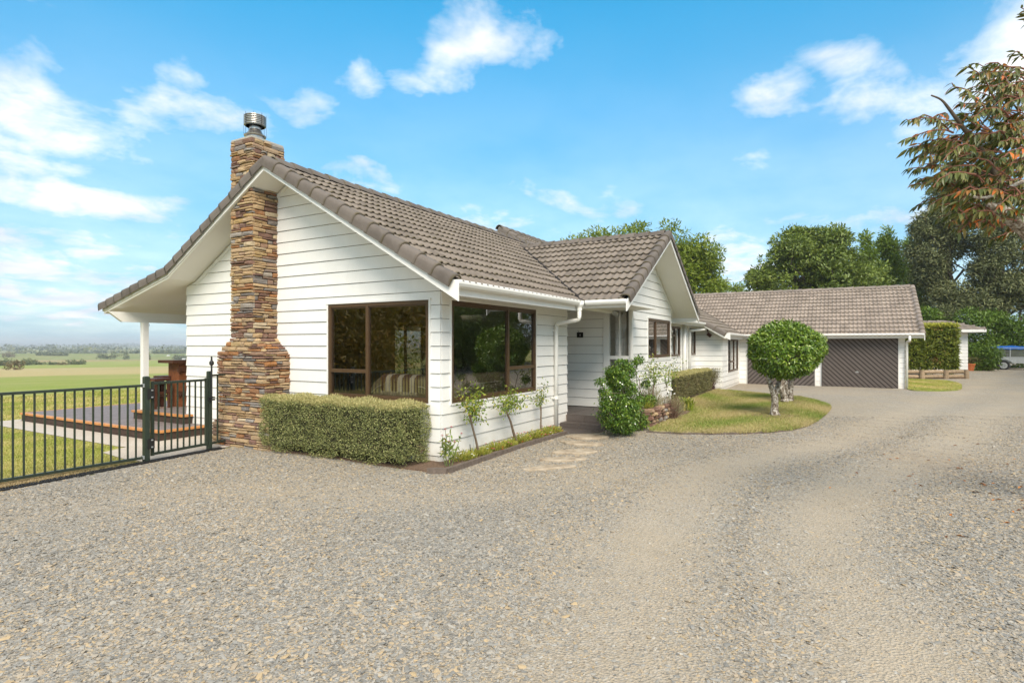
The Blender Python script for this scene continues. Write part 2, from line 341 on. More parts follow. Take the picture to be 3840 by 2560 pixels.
F_CONIF = foliage('lime_conifer_hedge', [(0, (.050, .080, .010)), (.5, (.090, .125, .014)), (.85, (.155, .18, .024)), (1, (.20, .13, .05))], .6, .2)
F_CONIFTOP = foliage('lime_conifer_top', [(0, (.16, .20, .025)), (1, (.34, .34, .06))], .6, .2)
F_CHERRY = foliage('autumn_cherry_leaf', [(0, (.034, .050, .012)), (.45, (.072, .092, .022)), (.82, (.14, .135, .042)), (.94, (.18, .095, .032)), (.982, (.33, .10, .016)), (1, (.45, .12, .015))], .35, .25, .5)
F_AUT = foliage('autumn_tree_leaf', [(0, (.06, .060, .010)), (.5, (.15, .115, .016)), (1, (.28, .16, .02))], .5, .3)
F_FIELD = foliage('far_tree_leaf', [(0, (.036, .052, .024)), (.5, (.072, .092, .044)), (1, (.13, .14, .07))], .7, .1)
F_FIELDB = foliage('far_scrub_leaf', [(0, (.06, .058, .03)), (.5, (.11, .095, .05)), (1, (.17, .125, .075))], .7, .1)
F_LITTER = foliage('fallen_leaf', [(0, (.08, .038, .018)), (.5, (.20, .08, .022)), (.85, (.33, .12, .02)), (1, (.42, .19, .035))], .6, .1)

# far country
m, q, b, o = mat('farmland'); M_LAND = m
ge = q.n('ShaderNodeNewGeometry'); P = ge.outputs['Position']
dw = q.n('ShaderNodeVectorMath', _operation='DOT_PRODUCT'); q.l(P, dw.inputs[0]); dw.inputs[1].default_value = (.42, .9075, 0)
wn = q.noise(P, .018, 4, .6); wn2 = q.noise(P, .0045, 3, .5)
w = q.math('ADD', dw.outputs['Value'], q.math('MULTIPLY', q.math('SUBTRACT', wn, .5), q.mapr(dw.outputs['Value'], 20, 200, 6, 75)))
w = q.math('ADD', w, q.math('MULTIPLY', q.math('SUBTRACT', wn2, .5), q.mapr(dw.outputs['Value'], 100, 500, 0, 160)))
band = q.ramp(q.mapr(w, 0, 700, 0, 1), [(0, (.44, .41, .13)), (.022, (.43, .41, .13)), (.029, (.23, .30, .055)), (.098, (.24, .29, .065)), (.112, (.46, .36, .18)), (.225, (.46, .37, .20)), (.262, (.24, .31, .06)), (.50, (.25, .31, .07)), (.54, (.37, .27, .15)), (.70, (.36, .27, .15)), (.76, (.17, .215, .055)), (1, (.17, .215, .06))])
vo = q.n('ShaderNodeTexVoronoi'); vo.inputs['Scale'].default_value = .0042; q.l(P, vo.inputs['Vector'])
vs = q.n('ShaderNodeSeparateColor'); q.l(vo.outputs['Color'], vs.inputs[0])
fld = q.ramp(vs.outputs[1], [(0, (.13, .19, .05)), (.4, (.18, .225, .07)), (.7, (.22, .235, .09)), (1, (.32, .27, .15))], 'CONSTANT')
c = q.mix(q.mapr(w, 520, 700, 0, 1), band, fld)
c = q.mix(q.mapr(q.noise(P, .9, 6, .7), .35, .7, 0, .30), c, (.40, .34, .14))
c = q.mix(q.mapr(q.noise(P, .075, 6, .7, .5), .40, .66, 0, .55), c, (.42, .35, .17))
c = q.mix(q.mapr(q.noise(P, .021, 5, .65), .50, .70, 0, .45), c, (.20, .26, .07))
c = q.mix(q.mapr(q.noise(P, 14.0, 4, .7), .35, .65, 0, .30), c, (.07, .085, .02))
q.l(c, b.inputs['Base Color']); b.inputs['Roughness'].default_value = .95; b.inputs['Specular IOR Level'].default_value = .1
bn = q.n('ShaderNodeBump'); bn.inputs['Strength'].default_value = .5; bn.inputs['Distance'].default_value = .03
q.l(q.noise(P, 40.0, 4, .7), bn.inputs['Height']); q.l(bn.outputs[0], b.inputs['Normal'])

# ------------------------------------------------------------------ object helpers
def link(o, parent=None):
    COL.objects.link(o)
    if parent is not None: o.parent = parent
    return o
def tag(o, label=None, cat=None, group=None, kind=None):
    if label: o['label'] = label
    if cat: o['category'] = cat
    if group: o['group'] = group
    if kind: o['kind'] = kind
    return o
def empty(name, loc=(0, 0, 0), rz=0.0):
    o = bpy.data.objects.new(name, None); o.empty_display_size = .2; o.location = loc; o.rotation_euler = (0, 0, rz)
    COL.objects.link(o); return o
class MB:
    def __init__(s): s.v = []; s.f = []; s.mi = []; s.cur = 0
    def add(s, vs, fs):
        k = len(s.v); s.v += [tuple(map(float, x)) for x in vs]
        for f in fs: s.f.append([i + k for i in f]); s.mi.append(s.cur)
        return s
    def box(s, a, b, bev=0.0):
        x0, y0, z0 = [min(p, q_) for p, q_ in zip(a, b)]; x1, y1, z1 = [max(p, q_) for p, q_ in zip(a, b)]
        vs = [(x0, y0, z0), (x1, y0, z0), (x1, y1, z0), (x0, y1, z0), (x0, y0, z1), (x1, y0, z1), (x1, y1, z1), (x0, y1, z1)]
        return s.add(vs, [(0, 3, 2, 1), (4, 5, 6, 7), (0, 1, 5, 4), (1, 2, 6, 5), (2, 3, 7, 6), (3, 0, 4, 7)])
    def obox(s, c, ax, ay, az):
        c, ax, ay, az = map(np.array, (c, ax, ay, az)); vs = []
        for k in (-1, 1):
            for i, j in ((-1, -1), (1, -1), (1, 1), (-1, 1)): vs.append(c + ax * i + ay * j + az * k)
        return s.add(vs, [(0, 3, 2, 1), (4, 5, 6, 7), (0, 1, 5, 4), (1, 2, 6, 5), (2, 3, 7, 6), (3, 0, 4, 7)])
    def bar(s, p, q_, w, h, up=(0, 0, 1)):
        p, q_ = np.array(p, float), np.array(q_, float); d = q_ - p; L = np.linalg.norm(d); d /= L
        up = np.array(up, float); sd = np.cross(d, up); sd /= np.linalg.norm(sd); u = np.cross(sd, d)
        return s.obox((p + q_) / 2, d * L / 2, sd * w / 2, u * h / 2)
    def prism(s, poly, f0, f1):
        """poly: list of 2D points; f0/f1 map a 2D point to 3D for the two caps"""
        n = len(poly); vs = [f0(*p) for p in poly] + [f1(*p) for p in poly]
        return s.add(vs, [tuple(range(n))[::-1], tuple(range(n, 2 * n))] + [(i, (i + 1) % n, n + (i + 1) % n, n + i) for i in range(n)])
    def loft(s, rings, closed=True, caps=True):
        n = len(rings[0]); vs = [p for r_ in rings for p in r_]; fs = []
        for k in range(len(rings) - 1):
            for i in range(n if closed else n - 1):
                j = (i + 1) % n; fs.append((k * n + i, k * n + j, (k + 1) * n + j, (k + 1) * n + i))
        if caps and closed: fs += [tuple(range(n))[::-1], tuple(range((len(rings) - 1) * n, len(rings) * n))]
        return s.add(vs, fs)
    def tube(s, pts, rad, n=8):
        pts = [np.array(p, float) for p in pts]; rs = rad if hasattr(rad, '__len__') else [rad] * len(pts); rings = []
        for i, p in enumerate(pts):
            d = pts[min(i + 1, len(pts) - 1)] - pts[max(i - 1, 0)]; d = d / (np.linalg.norm(d) + 1e-9)
            u = np.array([0, 0, 1.0]) if abs(d[2]) < .9 else np.array([1.0, 0, 0])
            a = np.cross(d, u); a /= np.linalg.norm(a); b_ = np.cross(d, a)
            rings.append([p + rs[i] * (math.cos(t) * a + math.sin(t) * b_) for t in [2 * math.pi * k / n for k in range(n)]])
        return s.loft(rings)
    def lathe(s, prof, c=(0, 0, 0), n=20):
        rings = [[(c[0] + r_ * math.cos(2 * math.pi * k / n), c[1] + r_ * math.sin(2 * math.pi * k / n), c[2] + z) for k in range(n)] for r_, z in prof]
        return s.loft(rings)
    def mesh(s, name, mats, smooth=False):
        me = bpy.data.meshes.new(name); me.from_pydata(s.v, [], s.f)
        if not isinstance(mats, (list, tuple)): mats = [mats]
        for m_ in mats: me.materials.append(m_)
        if len(mats) > 1: me.polygons.foreach_set('material_index', s.mi)
        bm = bmesh.new(); bm.from_mesh(me); bmesh.ops.recalc_face_normals(bm, faces=bm.faces); bm.to_mesh(me); bm.free()
        if smooth:
            me.polygons.foreach_set('use_smooth', [True] * len(me.polygons))
        return me
    def build(s, name, mats, parent=None, smooth=False, rnd=None):
        me = s.mesh(name, mats, smooth)
        if rnd is not None: setrnd(me, rnd)
        o = bpy.data.objects.new(name, me); return link(o, parent)
def setrnd(me, v, name='rnd'):
    a = me.attributes.new(name, 'FLOAT', 'POINT'); n = len(me.vertices)
    a.data.foreach_set('value', np.full(n, v, np.float32) if np.isscalar(v) else np.asarray(v, np.float32))
def trimesh(name, verts, tris, mat_, rnd=None, parent=None, smooth=False):
    me = bpy.data.meshes.new(name); nv, nt = len(verts), len(tris)
    me.vertices.add(nv); me.vertices.foreach_set('co', np.asarray(verts, np.float32).ravel())
    me.loops.add(nt * 3); me.loops.foreach_set('vertex_index', np.asarray(tris, np.int32).ravel())
    me.polygons.add(nt); me.polygons.foreach_set('loop_start', np.arange(0, nt * 3, 3, dtype=np.int32))
    me.materials.append(mat_); me.update(calc_edges=True); me.validate()
    if rnd is not None: setrnd(me, rnd)
    if smooth: me.polygons.foreach_set('use_smooth', [True] * nt)
    return link(bpy.data.objects.new(name, me), parent)
def norm(a): return a / (np.linalg.norm(a, axis=-1, keepdims=True) + 1e-9)
def leaf_arrays(p, a, n, L, W, rnd, fold=.25, curl=.0):
    """folded kites: base, left, tip, right"""
    a = norm(a); s_ = norm(np.cross(a, n)); n = np.cross(s_, a)
    L = np.broadcast_to(np.asarray(L, float), (len(p),))[:, None]; W = np.broadcast_to(np.asarray(W, float), (len(p),))[:, None]
    m_ = p + a * L * .45; tip = p + a * L - n * L * curl
    lf = m_ + s_ * W * .5 + n * W * fold; rt = m_ - s_ * W * .5 + n * W * fold
    v = np.stack([p, lf, tip, rt], 1).reshape(-1, 3)
    k = np.arange(len(p))[:, None] * 4
    t = np.concatenate([k + np.array([[0, 2, 1]]), k + np.array([[0, 3, 2]])], 1).reshape(-1, 3)
    return v, t, np.repeat(rnd, 4)
def leaves(name, p, a, n, L, W, mat_, parent=None, rnd=None, fold=.25, curl=0.0, kind=None):
    if rnd is None: rnd = RNG.random(len(p))
    v, t, r_ = leaf_arrays(p, a, n, L, W, rnd, fold, curl)
    o = trimesh(name, v, t, mat_, r_, parent)
    if kind: o['kind'] = kind
    return o
def rdir(n):
    return norm(RNG.normal(size=(n, 3)))
def in_poly(x, y, poly):
    r_ = np.zeros(len(x), bool); j = len(poly) - 1
    for i in range(len(poly)):
        xi, yi = poly[i][0], poly[i][1]; xj, yj = poly[j][0], poly[j][1]
        c_ = ((yi > y) != (yj > y)) & (x < (xj - xi) * (y - yi) / (yj - yi + 1e-12) + xi); r_ ^= c_; j = i
    return r_
def catmull(pts, n=6, closed=True):
    P_ = [np.array(p, float) for p in pts]; out = []; N = len(P_)
    for i in range(N if closed else N - 1):
        p0, p1, p2, p3 = P_[(i - 1) % N] if closed or i > 0 else P_[i], P_[i], P_[(i + 1) % N], P_[(i + 2) % N] if closed or i + 2 < N else P_[(i + 1) % N]
        for k in range(n):
            t_ = k / n; out.append(.5 * ((2 * p1) + (-p0 + p2) * t_ + (2 * p0 - 5 * p1 + 4 * p2 - p3) * t_ ** 2 + (-p0 + 3 * p1 - 3 * p2 + p3) * t_ ** 3))
    if not closed: out.append(P_[-1])
    return out
def sheet(name, poly, z, mat_, thick=0.0):
    mb = MB()
    if thick: mb.prism(poly, lambda x, y: (x, y, z - thick), lambda x, y: (x, y, z))
    else: mb.add([(p[0], p[1], z) for p in poly], [tuple(range(len(poly)))])
    return mb.build(name, mat_)

# ------------------------------------------------------------------ ground, drive, lawns, path
WX = [-1e5, 17, 40, 78, 176, 360, 600, 1200, 2400, 5000, 9000]; WZ = [0, 0, -.75, -2.3, -4.7, -7.5, -10.6, -14.5, -17, -16, -9]
def land_z(x, y):
    w_ = .42 * x + .9075 * y; z = np.interp(w_, WX, WZ)
    amp = np.interp(w_, [17, 100, 500, 2000, 6000], [0, .45, 1.9, 7, 16])
    z = z + amp * (np.sin(x * .0071 + 1.3 + y * .0023) * np.sin(y * .0059 + .4) + .5 * np.sin(x * .017 + y * .013))
    ang = np.degrees(np.arctan2(y - CAM[1], x - CAM[0])); d = np.hypot(x - CAM[0], y - CAM[1])
    return z
angs = np.unique(np.concatenate([np.arange(-180, 180, 4.0), np.arange(20, 100, .8)]))
rads = np.concatenate([[12, 16, 20, 24, 30, 36, 44, 54, 66, 80, 100], np.geomspace(120, 9500, 70)])
V = [(0, 0, -.0)]; ring = len(angs)
for r_ in rads:
    x = r_ * np.cos(np.radians(angs)); y = r_ * np.sin(np.radians(angs)); V += list(zip(x, y, land_z(x, y)))
T = [(0, 1 + i, 1 + (i + 1) % ring) for i in range(ring)]
for k in range(len(rads) - 1):
    a0 = 1 + k * ring; b0 = a0 + ring
    for i in range(ring):
        j = (i + 1) % ring; T += [(a0 + i, b0 + i, b0 + j), (a0 + i, b0 + j, a0 + j)]
ground = trimesh('ground', V, T, M_LAND, smooth=True); tag(ground, kind='structure')

# gravel drive: a fine sheet with wheel tracks stored per vertex
TRK = [np.array(catmull(t_, 8, False)) for t_ in ([(-9, -4.6), (-6.0, -4.25), (-3.79, -3.92), (-3.06, -3.75), (-1.82, -3.55), (-.31, -3.40), (2.0, -3.62), (5.4, -5.05), (10.4, -6.3), (17.85, -8.45), (30, -11.5), (48, -16)],
                                                  [(-9, -5.9), (-5.5, -5.7), (-3.12, -5.25), (-2.02, -4.95), (-.38, -4.80), (1.5, -5.0), (4.3, -6.2), (8.8, -7.4), (16.3, -9.6), (28, -13), (46, -18)],
                                                  [(-6, 2.2), (-3.4, 1.8), (-2.2, .8), (-1.7, -.8), (-.4, -2.04), (1.5, -2.75), (4.0, -4.4)])]
def track_w(x, y):
    out = np.zeros_like(x)
    for k, t_ in enumerate(TRK):
        d = np.min(np.hypot(x[:, None] - t_[None, :, 0], y[:, None] - t_[None, :, 1]), 1)
        out = np.maximum(out, np.exp(-(d / (.58 if k < 2 else .55)) ** 2) * (1 if k < 2 else .40) * (.90 + .10 * np.sin(x * 1.7 + y * 2.3)))
    return out
def litter_w(x, y):
    c0 = at(4020, 0, 6.0); u = (x - c0[0]) * FW[0] + (y - c0[1]) * FW[1]; v = (x - c0[0]) * RT[0] + (y - c0[1]) * RT[1]
    return np.exp(-((v - .35) / .75) ** 2) * np.exp(-(u / 2.6) ** 2) * .95
DRV = [(-40, -16), (60, -22), (60, 3), (25, 3), (0.3, 3), (.3, 3.83), (-.83, 3.83), (-3.9, 3.50), (-5.2, 3.36), (-40, .2)]
gx = np.unique(np.concatenate([np.arange(-40, -14, 2), np.arange(-14, 12, .25), np.arange(12, 62, 1.0)]))
gy = np.unique(np.concatenate([np.arange(-22, -14, 1), np.arange(-14, 4.2, .25)]))
X, Y = np.meshgrid(gx, gy, indexing='ij'); xs, ys = X.ravel(), Y.ravel()
zs = .006 + .012 * np.sin(xs * .9 + .7 * ys) * np.sin(ys * 1.1 + 1) - .018 * track_w(xs, ys) + .02
near_edge = np.clip((ys - 2.2) / 1.2, 0, 1); zs = zs * (1 - near_edge) + .010 * near_edge
quads = []
ny = len(gy); ok = in_poly(xs, ys, DRV)
for i in range(len(gx) - 1):
    for j in range(ny - 1):
        a0 = i * ny + j; cx_, cy_ = (gx[i] + gx[i + 1]) / 2, (gy[j] + gy[j + 1]) / 2
        quads.append((a0, a0 + ny, a0 + ny + 1, a0 + 1, cx_, cy_))
qa = np.array(quads); keep = in_poly(qa[:, 4], qa[:, 5], DRV); qi = qa[keep][:, :4].astype(int)
tri = np.concatenate([qi[:, [0, 1, 2]], qi[:, [0, 2, 3]]])
drive = trimesh('gravel_drive', np.stack([xs, ys, zs], 1), tri, M_GRAVEL, smooth=True)
setrnd(drive.data, track_w(xs, ys), 'track'); setrnd(drive.data, litter_w(xs, ys), 'litter'); tag(drive, kind='structure')
def drive_z(x, y):
    z = .026 + .012 * np.sin(x * .9 + .7 * y) * np.sin(y * 1.1 + 1) - .018 * track_w(x, y)
    e = np.clip((y - 2.2) / 1.2, 0, 1); return z * (1 - e) + .010 * e

LAWN = catmull([(4.35, -1.72), (4.42, -2.31), (4.78, -3.01), (5.20, -3.55), (5.80, -4.0), (6.80, -4.29), (8.3, -4.47), (9.88, -4.59), (11.17, -4.58), (12.5, -4.25), (13.71, -3.69), (14.3, -2.93), (15.0, -2.0), (15.45, -1.2), (15.4, -.95), (12.5, -.95), (10.9, -1.0), (9.3, -1.35), (7.6, -1.75), (6.6, -1.72), (6.1, -1.62), (5.3, -1.66)], 4)
lw = sheet('lawn', LAWN, .062, M_LAWN, .07); tag(lw, kind='structure')
LAWN2 = catmull([(19.0, -7.15), (18.6, -7.5), (18.9, -8.1), (20.0, -8.75), (21.6, -9.05), (23.6, -9.3), (25.2, -9.3), (26.6, -9.0), (26.8, -8.0), (26.5, -7.2), (22, -7.1)], 4)
l2 = sheet('lawn', LAWN2, .055, M_LAWN, .06); tag(l2, kind='structure')
PATH = [(-1.48, 11.2), (-1.55, 5.5), (-1.5, 5.32), (-1.95, 5.12), (-2.05, 4.3), (-2.02, 3.74), (-.83, 3.86), (.0, 3.9), (.0, 5.5), (-.8, 5.5), (-.8, 11.2)]
m, q, b, o = mat('exposed_aggregate'); M_PATH = m
ge = q.n('ShaderNodeNewGeometry')
c = q.ramp(q.noise(ge.outputs['Position'], 95.0, 4, .7), [(.3, (.34, .28, .22)), (.5, (.50, .44, .37)), (.7, (.62, .56, .48))])
c = q.mix(q.mapr(q.noise(ge.outputs['Position'], 1.3, 4, .6), .4, .7, 0, .3), c, (.36, .29, .22))
q.l(c, b.inputs['Base Color']); b.inputs['Roughness'].default_value = .9
pth = sheet('path', PATH, .012, M_PATH); tag(pth, kind='structure')
vg = sheet('dry_verge', [(-6.5, 3.24), (-3.9, 3.50), (-2.05, 3.70), (-2.05, 4.05), (-6.5, 3.85)], .008, M_DRY); tag(vg, kind='structure')
SOIL = catmull([(-.52, 3.0), (-.56, 2.0), (-.58, .6), (-.56, -.1), (-.50, -.40), (.3, -.38), (1.5, -.42), (3.25, -.44), (3.4, -.2), (3.4, .05), (.05, .05), (.05, 3.4)], 4)
so = sheet('garden_soil', SOIL, .042, M_MULCH, .05); tag(so, kind='structure')
SOIL2 = [(5.0, -1.62), (6.1, -1.66), (7.2, -1.78), (8.1, -1.72), (9.3, -1.30), (10.9, -1.02), (15.6, -.95), (15.6, -.2), (5.0, -.7)]
s2_ = sheet('garden_soil', SOIL2, .075, M_MULCH, .08); tag(s2_, kind='structure')
s3_ = sheet('garden_soil', [(27.6, -7.5), (29.0, -10.3), (32, -10.6), (32, -6.5)], .07, M_MULCH, .08); tag(s3_, kind='structure')
for c0, rr in (((7.97, -3.61), .55), ((11.75, -3.62), .62)):
    s4_ = sheet('mulch_ring', [(c0[0] + rr * (1 + .18 * math.sin(3 * a_ + 1)) * math.cos(a_), c0[1] + rr * (.8 + .15 * math.sin(4 * a_)) * math.sin(a_)) for a_ in np.linspace(0, 2 * math.pi, 22)[:-1]], .068, M_MULCH); tag(s4_, kind='structure')

# loose chips over the near drive (instanced, nobody could count them)
def chips():
    n = 430000
    d = np.sqrt(RNG.uniform(2.2 ** 2, 13.5 ** 2, n * 2)); k = RNG.random(len(d)) < np.clip(1.25 - d / 15, .25, 1); d = d[k][:n]
    u = RNG.uniform(-.98, .98, len(d)) * d
    p = CAM[None, :2] + FW[None, :2] * d[:, None] + RT[None, :2] * u[:, None]
    ok = in_poly(p[:, 0], p[:, 1], DRV) & ~in_poly(p[:, 0], p[:, 1], [tuple(x) for x in LAWN]) & ~in_poly(p[:, 0], p[:, 1], [tuple(x) for x in SOIL])
    ok &= ~((p[:, 0] > -.45) & (p[:, 1] > -.45) & (p[:, 0] < 3.3)) & ~((p[:, 0] > 3.2) & (p[:, 1] > -1.0)) & ~((p[:, 0] > 4.2) & (p[:, 1] > -1.7))
    tw = track_w(p[:, 0], p[:, 1]); lit = litter_w(p[:, 0], p[:, 1])
    ok &= RNG.random(len(p)) > tw * .93
    p = p[ok]; d = d[ok]; tw = tw[ok]; lit = lit[ok]; N = len(p)
    s_ = RNG.lognormal(-4.95, .40, N) * (1 - .25 * tw); s_ = np.clip(s_, .0045, .020)
    me = bpy.data.meshes.new('gravel'); me.vertices.add(N)
    me.vertices.foreach_set('co', np.stack([p[:, 0], p[:, 1], drive_z(p[:, 0], p[:, 1]) + s_ * .10], 1).astype(np.float32).ravel())
    tint = np.clip(RNG.random(N) * (1 - .3 * lit) + .10 * tw, 0, 1)
    patch = .5 + .5 * np.sin(p[:, 0] * 1.1 + 2.0 * np.sin(p[:, 1] * .6)) * np.sin(p[:, 1] * 1.3 + 1.0)
    p2 = .5 + .25 * np.sin(p[:, 0] * .8 + 1.7 * np.sin(p[:, 1] * .5 + 1)) + .25 * np.sin(p[:, 1] * 1.05 - .6 * p[:, 0] + 1.3 * np.sin(p[:, 0] * .9))
    tint = np.where(p2 < .42, tint * (.62 + .9 * p2), tint)                      # drifts of grey slate chip
    sw = RNG.random(N) < (.02 + .08 * patch + .34 * np.clip(p2 - .55, 0, 1)); tint[sw] = RNG.uniform(.62, .90, sw.sum())
    setrnd(me, tint, 'tintp')
    sc_ = np.stack([s_ * RNG.uniform(1.0, 2.1, N), s_ * RNG.uniform(.6, 1.05, N), s_ * RNG.uniform(.15, .36, N)], 1)
    rt = np.stack([RNG.normal(0, .22, N), RNG.normal(0, .22, N), RNG.uniform(0, 6.28, N)], 1)
    for nm, ar in (('scl', sc_), ('rot', rt)):
        a_ = me.attributes.new(nm, 'FLOAT_VECTOR', 'POINT'); a_.data.foreach_set('vector', ar.astype(np.float32).ravel())
    o_ = link(bpy.data.objects.new('gravel', me)); tag(o_, kind='stuff'); me.materials.append(M_CHIP)
    ng = bpy.data.node_groups.new('chip_scatter', 'GeometryNodeTree')
    ng.interface.new_socket('Geometry', in_out='INPUT', socket_type='NodeSocketGeometry'); ng.interface.new_socket('Geometry', in_out='OUTPUT', socket_type='NodeSocketGeometry')
    N_ = ng.nodes.new; L_ = ng.links.new
    gi, go = N_('NodeGroupInput'), N_('NodeGroupOutput')
    m2p = N_('GeometryNodeMeshToPoints'); L_(gi.outputs[0], m2p.inputs['Mesh'])
    ico = N_('GeometryNodeMeshIcoSphere'); ico.inputs['Radius'].default_value = 1.0; ico.inputs['Subdivisions'].default_value = 1
    nz = N_('ShaderNodeTexNoise'); nz.inputs['Scale'].default_value = 1.4
    sp_ = N_('GeometryNodeSetPosition'); L_(ico.outputs[0], sp_.inputs[0])
    vm = N_('ShaderNodeVectorMath'); vm.operation = 'SUBTRACT'; L_(nz.outputs['Color'], vm.inputs[0]); vm.inputs[1].default_value = (.5, .5, .5)
    vm2 = N_('ShaderNodeVectorMath'); vm2.operation = 'SCALE'; L_(vm.outputs[0], vm2.inputs[0]); vm2.inputs[3].default_value = 1.3; L_(vm2.outputs[0], sp_.inputs['Offset'])
    sm = N_('GeometryNodeSetShadeSmooth'); sm.inputs['Shade Smooth'].default_value = False; L_(sp_.outputs[0], sm.inputs[0])
    stm = N_('GeometryNodeSetMaterial'); stm.inputs['Material'].default_value = M_CHIP; L_(sm.outputs[0], stm.inputs[0])
    iop = N_('GeometryNodeInstanceOnPoints'); L_(m2p.outputs[0], iop.inputs['Points']); L_(stm.outputs[0], iop.inputs['Instance'])
    def na(nm, ty):
        x_ = N_('GeometryNodeInputNamedAttribute'); x_.data_type = ty; x_.inputs[0].default_value = nm; return x_.outputs[0]
    L_(na('scl', 'FLOAT_VECTOR'), iop.inputs['Scale']); L_(na('rot', 'FLOAT_VECTOR'), iop.inputs['Rotation'])
    st = N_('GeometryNodeStoreNamedAttribute'); st.data_type = 'FLOAT'; st.domain = 'INSTANCE'; st.inputs['Name'].default_value = 'tint'
    L_(iop.outputs[0], st.inputs[0]); L_(na('tintp', 'FLOAT'), st.inputs['Value']); L_(st.outputs[0], go.inputs[0])
    md = o_.modifiers.new('scatter', 'NODES'); md.node_group = ng
chips()

# grass blades
def blades(name, poly, n, h, mat_, z0, w=.006, drypatch=True):
    P_ = np.array([(p[0], p[1]) for p in poly]); lo, hi = P_.min(0), P_.max(0); pts = np.zeros((0, 2))
    while len(pts) < n:
        c_ = RNG.uniform(lo, hi, (n * 2, 2)); pts = np.concatenate([pts, c_[in_poly(c_[:, 0], c_[:, 1], [tuple(x) for x in poly])]])
    p = pts[:n]; hh = h * RNG.uniform(.5, 1.3, n)
    f = .5 + .50 * np.sin(p[:, 0] * 1.7 + np.sin(p[:, 1] * 2.1) * 1.5) * np.sin(p[:, 1] * 1.9 + .8)
    r_ = np.clip(f * .6 + RNG.random(n) * .5, 0, 1)
    th_ = RNG.uniform(0, 6.28, n); dx, dy = np.cos(th_), np.sin(th_); z = np.full(n, z0 - .004); le = RNG.normal(0, .55, (n, 2)) * hh[:, None]
    a_ = np.stack([p[:, 0] + dx * w, p[:, 1] + dy * w, z], 1); b_ = np.stack([p[:, 0] - dx * w, p[:, 1] - dy * w, z], 1)
    c_ = np.stack([p[:, 0] + le[:, 0], p[:, 1] + le[:, 1], z + hh], 1)
    v = np.stack([a_, b_, c_], 1).reshape(-1, 3); t_ = np.arange(n * 3).reshape(-1, 3)
    o_ = trimesh(name, v, t_, mat_, np.repeat(r_, 3)); tag(o_, kind='stuff'); return o_
blades('grass', LAWN, 90000, .034, M_BLADE, .062, .007)
blades('grass', LAWN2, 12000, .04, M_BLADEG, .055, .012)
blades('grass', [(-8.0, 3.9), (-2.1, 4.06), (-2.0, 5.12), (-1.58, 5.45), (-1.55, 11.0), (-3.0, 13.5)], 110000, .035, M_BLADEG, 0, .006)
blades('grass', [(-6.0, 3.32), (-3.9, 3.54), (-2.08, 3.74), (-2.08, 4.0), (-6.0, 3.85)], 14000, .045, M_DRYB, .008, .005)
blades('grass', [(-3.0, 11.3), (6, 11.3), (12, 14.5), (4, 18.5), (-4, 18)], 60000, .05, M_BLADEG, 0, .012)

# ------------------------------------------------------------------ the house
HOUSE = tag(empty('house'), 'white weatherboard bungalow with brown tiled roofs, stone chimney and double garage wing', 'house')
def clip(poly, fn):
    out = []
    for i in range(len(poly)):
        a, b = poly[i], poly[(i + 1) % len(poly)]; fa, fb = fn(a), fn(b)
        if fa >= 0: out.append(a)
        if (fa >= 0) != (fb >= 0):
            t = fa / (fa - fb); out.append((a[0] + (b[0] - a[0]) * t, a[1] + (b[1] - a[1]) * t))
    return out
def area(p): return abs(sum(p[i][0] * p[(i + 1) % len(p)][1] - p[(i + 1) % len(p)][0] * p[i][1] for i in range(len(p)))) / 2 if len(p) > 2 else 0
def cut(poly, z0, z1, holes):
    """pieces of poly between heights z0 and z1 with the window openings left out"""
    zz = sorted({z0, z1, *[h for ho in holes for h in ho[2:] if z0 < h < z1]}); out = []
    for a, b in zip(zz[:-1], zz[1:]):
        p = clip(clip(poly, lambda q_: q_[1] - a), lambda q_: b - q_[1]); ps = [p] if area(p) > 1e-5 else []
        for h in holes:
            if h[2] < (a + b) / 2 < h[3]:
                ps = [w for p_ in ps for w in (clip(p_, lambda q_: h[0] - q_[0]), clip(p_, lambda q_: q_[0] - h[1])) if area(w) > 1e-4]
        out += ps
    return out
EXPO = .1955
